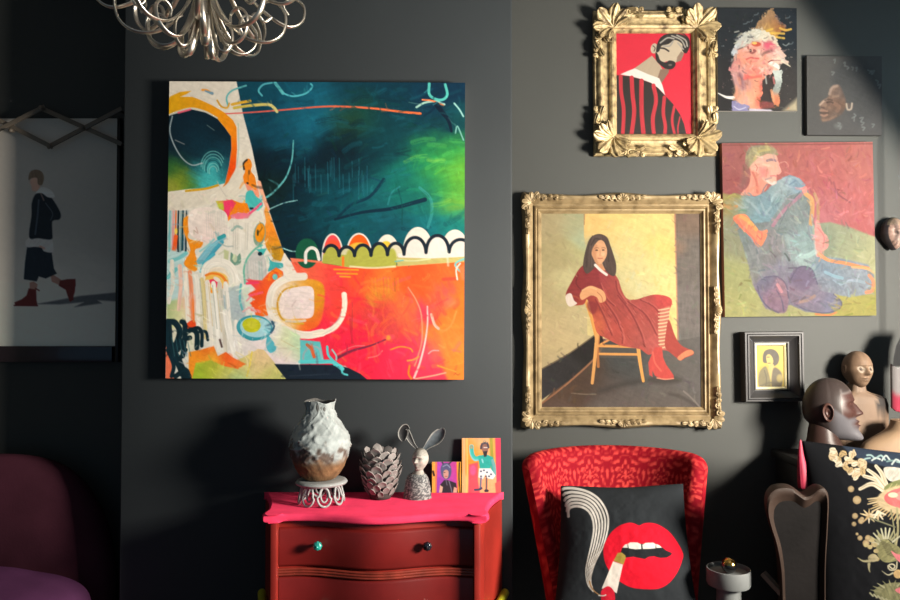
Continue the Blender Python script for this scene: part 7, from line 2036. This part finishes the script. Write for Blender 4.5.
mb.grid(rows, cv=True); mb.build('cap', m_brass, t)

# ------------------------------------------------------------------ plum velvet tub chair in the dark corner
m_plum = mat('plum_velvet', (66, 32, 44), rough=.85, var=.18, vscale=5, bump=.15, bscale=120, spec=.1)
m_plum2 = mat('mauve_velvet', (84, 46, 80), rough=.8, var=.15, vscale=5, bump=.12, bscale=120, spec=.1)
def plum_chair():
    Y = 2.78
    t = empty('tub_chair', (P(10, 500, Y).x, Y - .2, 0), 'plum velvet round-backed chair at the left edge of the photo', 'armchair')
    pr = [(116, 660), (117, 620), (116.5, 590), (114, 562), (107, 530), (95, 503), (78, 480), (58, 465), (34, 457), (6, 454.5), (-24, 456), (-52, 464), (-76, 480), (-94, 503), (-106, 530), (-113, 562), (-115, 600), (-115, 660)]
    pr = catmull(pr, 4)
    pts = [P(x, y, Y) for x, y in pr]; zc = .42; cx = (pts[0].x + pts[-1].x) / 2
    c = Vector((cx, Y, zc))
    lay = [(.07, .80), (.035, .93), (.012, .975), (.0, .995)] 
    rows = []
    for (d, s) in ((-.075, .0), (-.078, .3), (-.076, .6), (-.070, .80), (-.058, .92), (-.036, .98), (0, 1.0), (.036, .98), (.058, .93), (.068, .8), (.07, .0)):
        rows.append([Vector((c.x + (p.x - c.x) * max(s, .01), Y + d + .04 * (p.z - .5), c.z + (p.z - c.z) * max(s, .01))) for p in pts])
    mb = MB(); mb.grid(rows); mb.build('backrest', m_plum, t)
    # rolled seat front / arm cushion
    Ys = 2.22
    a = P(2, 570, Ys)
    rows = []
    top = [(-70, 576), (-30, 569), (2, 569.5), (30, 574), (58, 579), (78, 587), (88, 597), (92, 612), (92, 640)]
    top = catmull(top, 4)
    tp = [P(x - 14, y + 9, Ys + .26) for x, y in top]; c2 = Vector((tp[0].x, Ys, tp[-1].z))
    for (d, s) in ((-.10, .02), (-.105, .6), (-.095, .85), (-.06, .94), (0, .97), (.10, .99), (.26, 1.0), (.40, .96)):
        rows.append([Vector((c2.x + (p.x - c2.x) * s, Ys + d, c2.z + (p.z - c2.z) * s)) for p in tp])
    mb = MB(); mb.grid(rows); tag(mb.build('seat_cushion', m_plum2, t), 'mauve velvet seat cushion')
    mb = MB(); mb.box((tp[0].x, Ys - .10, .20), (tp[-1].x, Y, tp[-1].z), bev=.03, seg=3); mb.build('seat', m_plum, t, angle=60)
    m_l = mat('dark_tub_foot', (30, 22, 20), rough=.4)
    for x in (tp[0].x + .05, tp[-1].x - .05):
        for y in (Ys - .05, Y - .06):
            mb = MB(); mb.lathe([(.014, 0), (.02, .21)], (x, y, 0), n=14); mb.build('leg', m_l, t)
plum_chair()

# ------------------------------------------------------------------ wooden scissor rack over the print
m_slat = mat('aged_beech_slat', (112, 102, 90), rough=.5, var=.12, vscale=8)
def scissor_rack():
    Ym = YA - .055
    t = empty('accordion_rack', (P(42, 125, Ym).x, YA - .002, P(42, 125, Ym).z), 'wooden folding scissor rack fixed across the top of the framed print', 'rack')
    def slat(a, b_, d, name='slat'):
        p, q = P(*a, Ym - d), P(*b_, Ym - d)
        mb = MB(); dv = (q - p); L_ = dv.length; ang = math.atan2(dv.z, dv.x)
        M = Matrix.Translation(p) @ Matrix.Rotation(-ang, 4, 'Y')
        mb.box((-.012, -.004, -.0085), (L_ + .012, .004, .0085), bev=.002, M=M); mb.build(name, m_slat, t, angle=40)
    X0 = -33
    slat((-33, 145.5), (42, 108), .010); slat((42, 108.5), (119, 143), 0); slat((50, 146), (119, 110), .010); slat((-33, 104), (50, 146), 0)
    mb = MB()
    for (x, y) in ((42, 108), (12, 131), (50, 146), (83, 128)):
        c = P(x, y, Ym - .02); n_ = 16
        rows = [[(c.x + r * cos(2 * pi * j / n_), Ym + yy, c.z + r * sin(2 * pi * j / n_)) for j in range(n_)] for r, yy in ((.004, -.008), (.004, -.018), (.0075, -.022), (.008, -.030), (.006, -.035), (.0005, -.036))]
        k = MB(); k.grid(rows, cv=True); k.build('peg', m_slat, t)
    for (x, y) in ((42, 108), (-33, 104), (119, 143), (119, 110)):
        c = P(x, y, Ym); k = MB(); n_ = 12
        k.grid([[(c.x + .005 * cos(2 * pi * j / n_), yy, c.z + .005 * sin(2 * pi * j / n_)) for j in range(n_)] for yy in (Ym, YA - .001)], cv=True); k.build('spacer', m_slat, t)
scissor_rack()

# ------------------------------------------------------------------ silver ribbon chandelier
m_silver = mat('brushed_silver_leaf', (204, 198, 186), rough=.34, metal=1.0, var=.12, vscale=14, bump=.15, bscale=70)
def chandelier():
    Y = 1.95
    c = P(203, 0, Y); zc = c.z
    t = empty('chandelier', (c.x, Y, ZT), 'silver ribbon chandelier hanging at the top of the photo', 'chandelier')
    sc = Y / F
    def ribbon(prof, az, w, name='arm', tw=0.0):
        """prof: (r, z) in pixels from the axis / down from the top edge"""
        pr = catmull(prof, 3.0)
        k = len(pr); pts = []
        for i, (r, z) in enumerate(pr):
            a = az + tw * i / k
            pts.append(Vector((c.x + r * sc * cos(a), Y + r * sc * sin(a), zc - z * sc)))
        mb = MB()
        side = Vector((-sin(az), cos(az), 0))
        rows = []
        for i, p in enumerate(pts):
            tg = (pts[min(k - 1, i + 1)] - pts[max(0, i - 1)]).normalized(); s_ = (side - tg * side.dot(tg)).normalized(); n_ = tg.cross(s_)
            ww = w * sc * (.45 + .75 * sin(pi * (i / (k - 1)) ** .8) ** .7)
            rows.append([p + s_ * ww * cos(2 * pi * j / 12) + n_ * (.0028 + .0006) * sin(2 * pi * j / 12) + n_ * .18 * ww * cos(2 * pi * j / 12) ** 2 for j in range(12)])
        mb.grid(rows, cv=True)
        for r_ in (rows[0], rows[-1]):
            k_ = len(mb.v); mb.v += [tuple(q) for q in r_]; mb.c += [mb.col] * 12; mb.f.append(tuple(range(k_, k_ + 12)))
        return mb.build(name, m_silver, t)
    big = [(3, -40), (9, -12), (20, 14), (40, 34), (62, 38), (78, 28), (82, 8), (72, -7), (58, -4), (54, 8), (61, 14), (68, 8)]
    mid_ = [(3, -30), (8, 0), (15, 26), (26, 44), (40, 48), (52, 39), (54, 24), (45, 15), (36, 20), (36, 29)]
    low = [(2, -30), (5, 0), (9, 28), (15, 48), (23, 52), (29, 43), (28, 28), (22, 22)]
    out = [(4, -60), (20, -40), (46, -10), (70, 7), (90, 12), (104, 1), (105, -16), (92, -22), (84, -12), (90, -4)]
    up = [(4, -50), (16, -70), (40, -80), (60, -64), (62, -44), (50, -36), (42, -46)]
    for k in range(8): ribbon(big, 2 * pi * k / 8 + .12, 2.7, 'arm', .25)
    for k in range(7): ribbon(mid_, 2 * pi * k / 7 + .75, 2.9, 'arm', -.3)
    for k in range(5): ribbon(low, 2 * pi * k / 5 + 1.25, 3.4, 'arm', .2)
    for k in range(9): ribbon(out, 2 * pi * k / 9 + .35, 2.7, 'arm', .22)
    for k in range(6): ribbon(up, 2 * pi * k / 6 + .5, 3.4, 'arm', .2)
    mb = MB(); mb.lathe([(0, -.085), (.008, -.083), (.012, -.074), (.010, -.06), (.012, .02), (.018, .10), (.03, .16), (.034, .20), (.02, .24), (.008, .26), (.006, ZT - zc - .04), (.05, ZT - zc - .03), (.055, ZT - zc - .001), (0, ZT - zc - .001)], (c.x, Y, zc), n=28); mb.build('stem', m_silver, t)
chandelier()
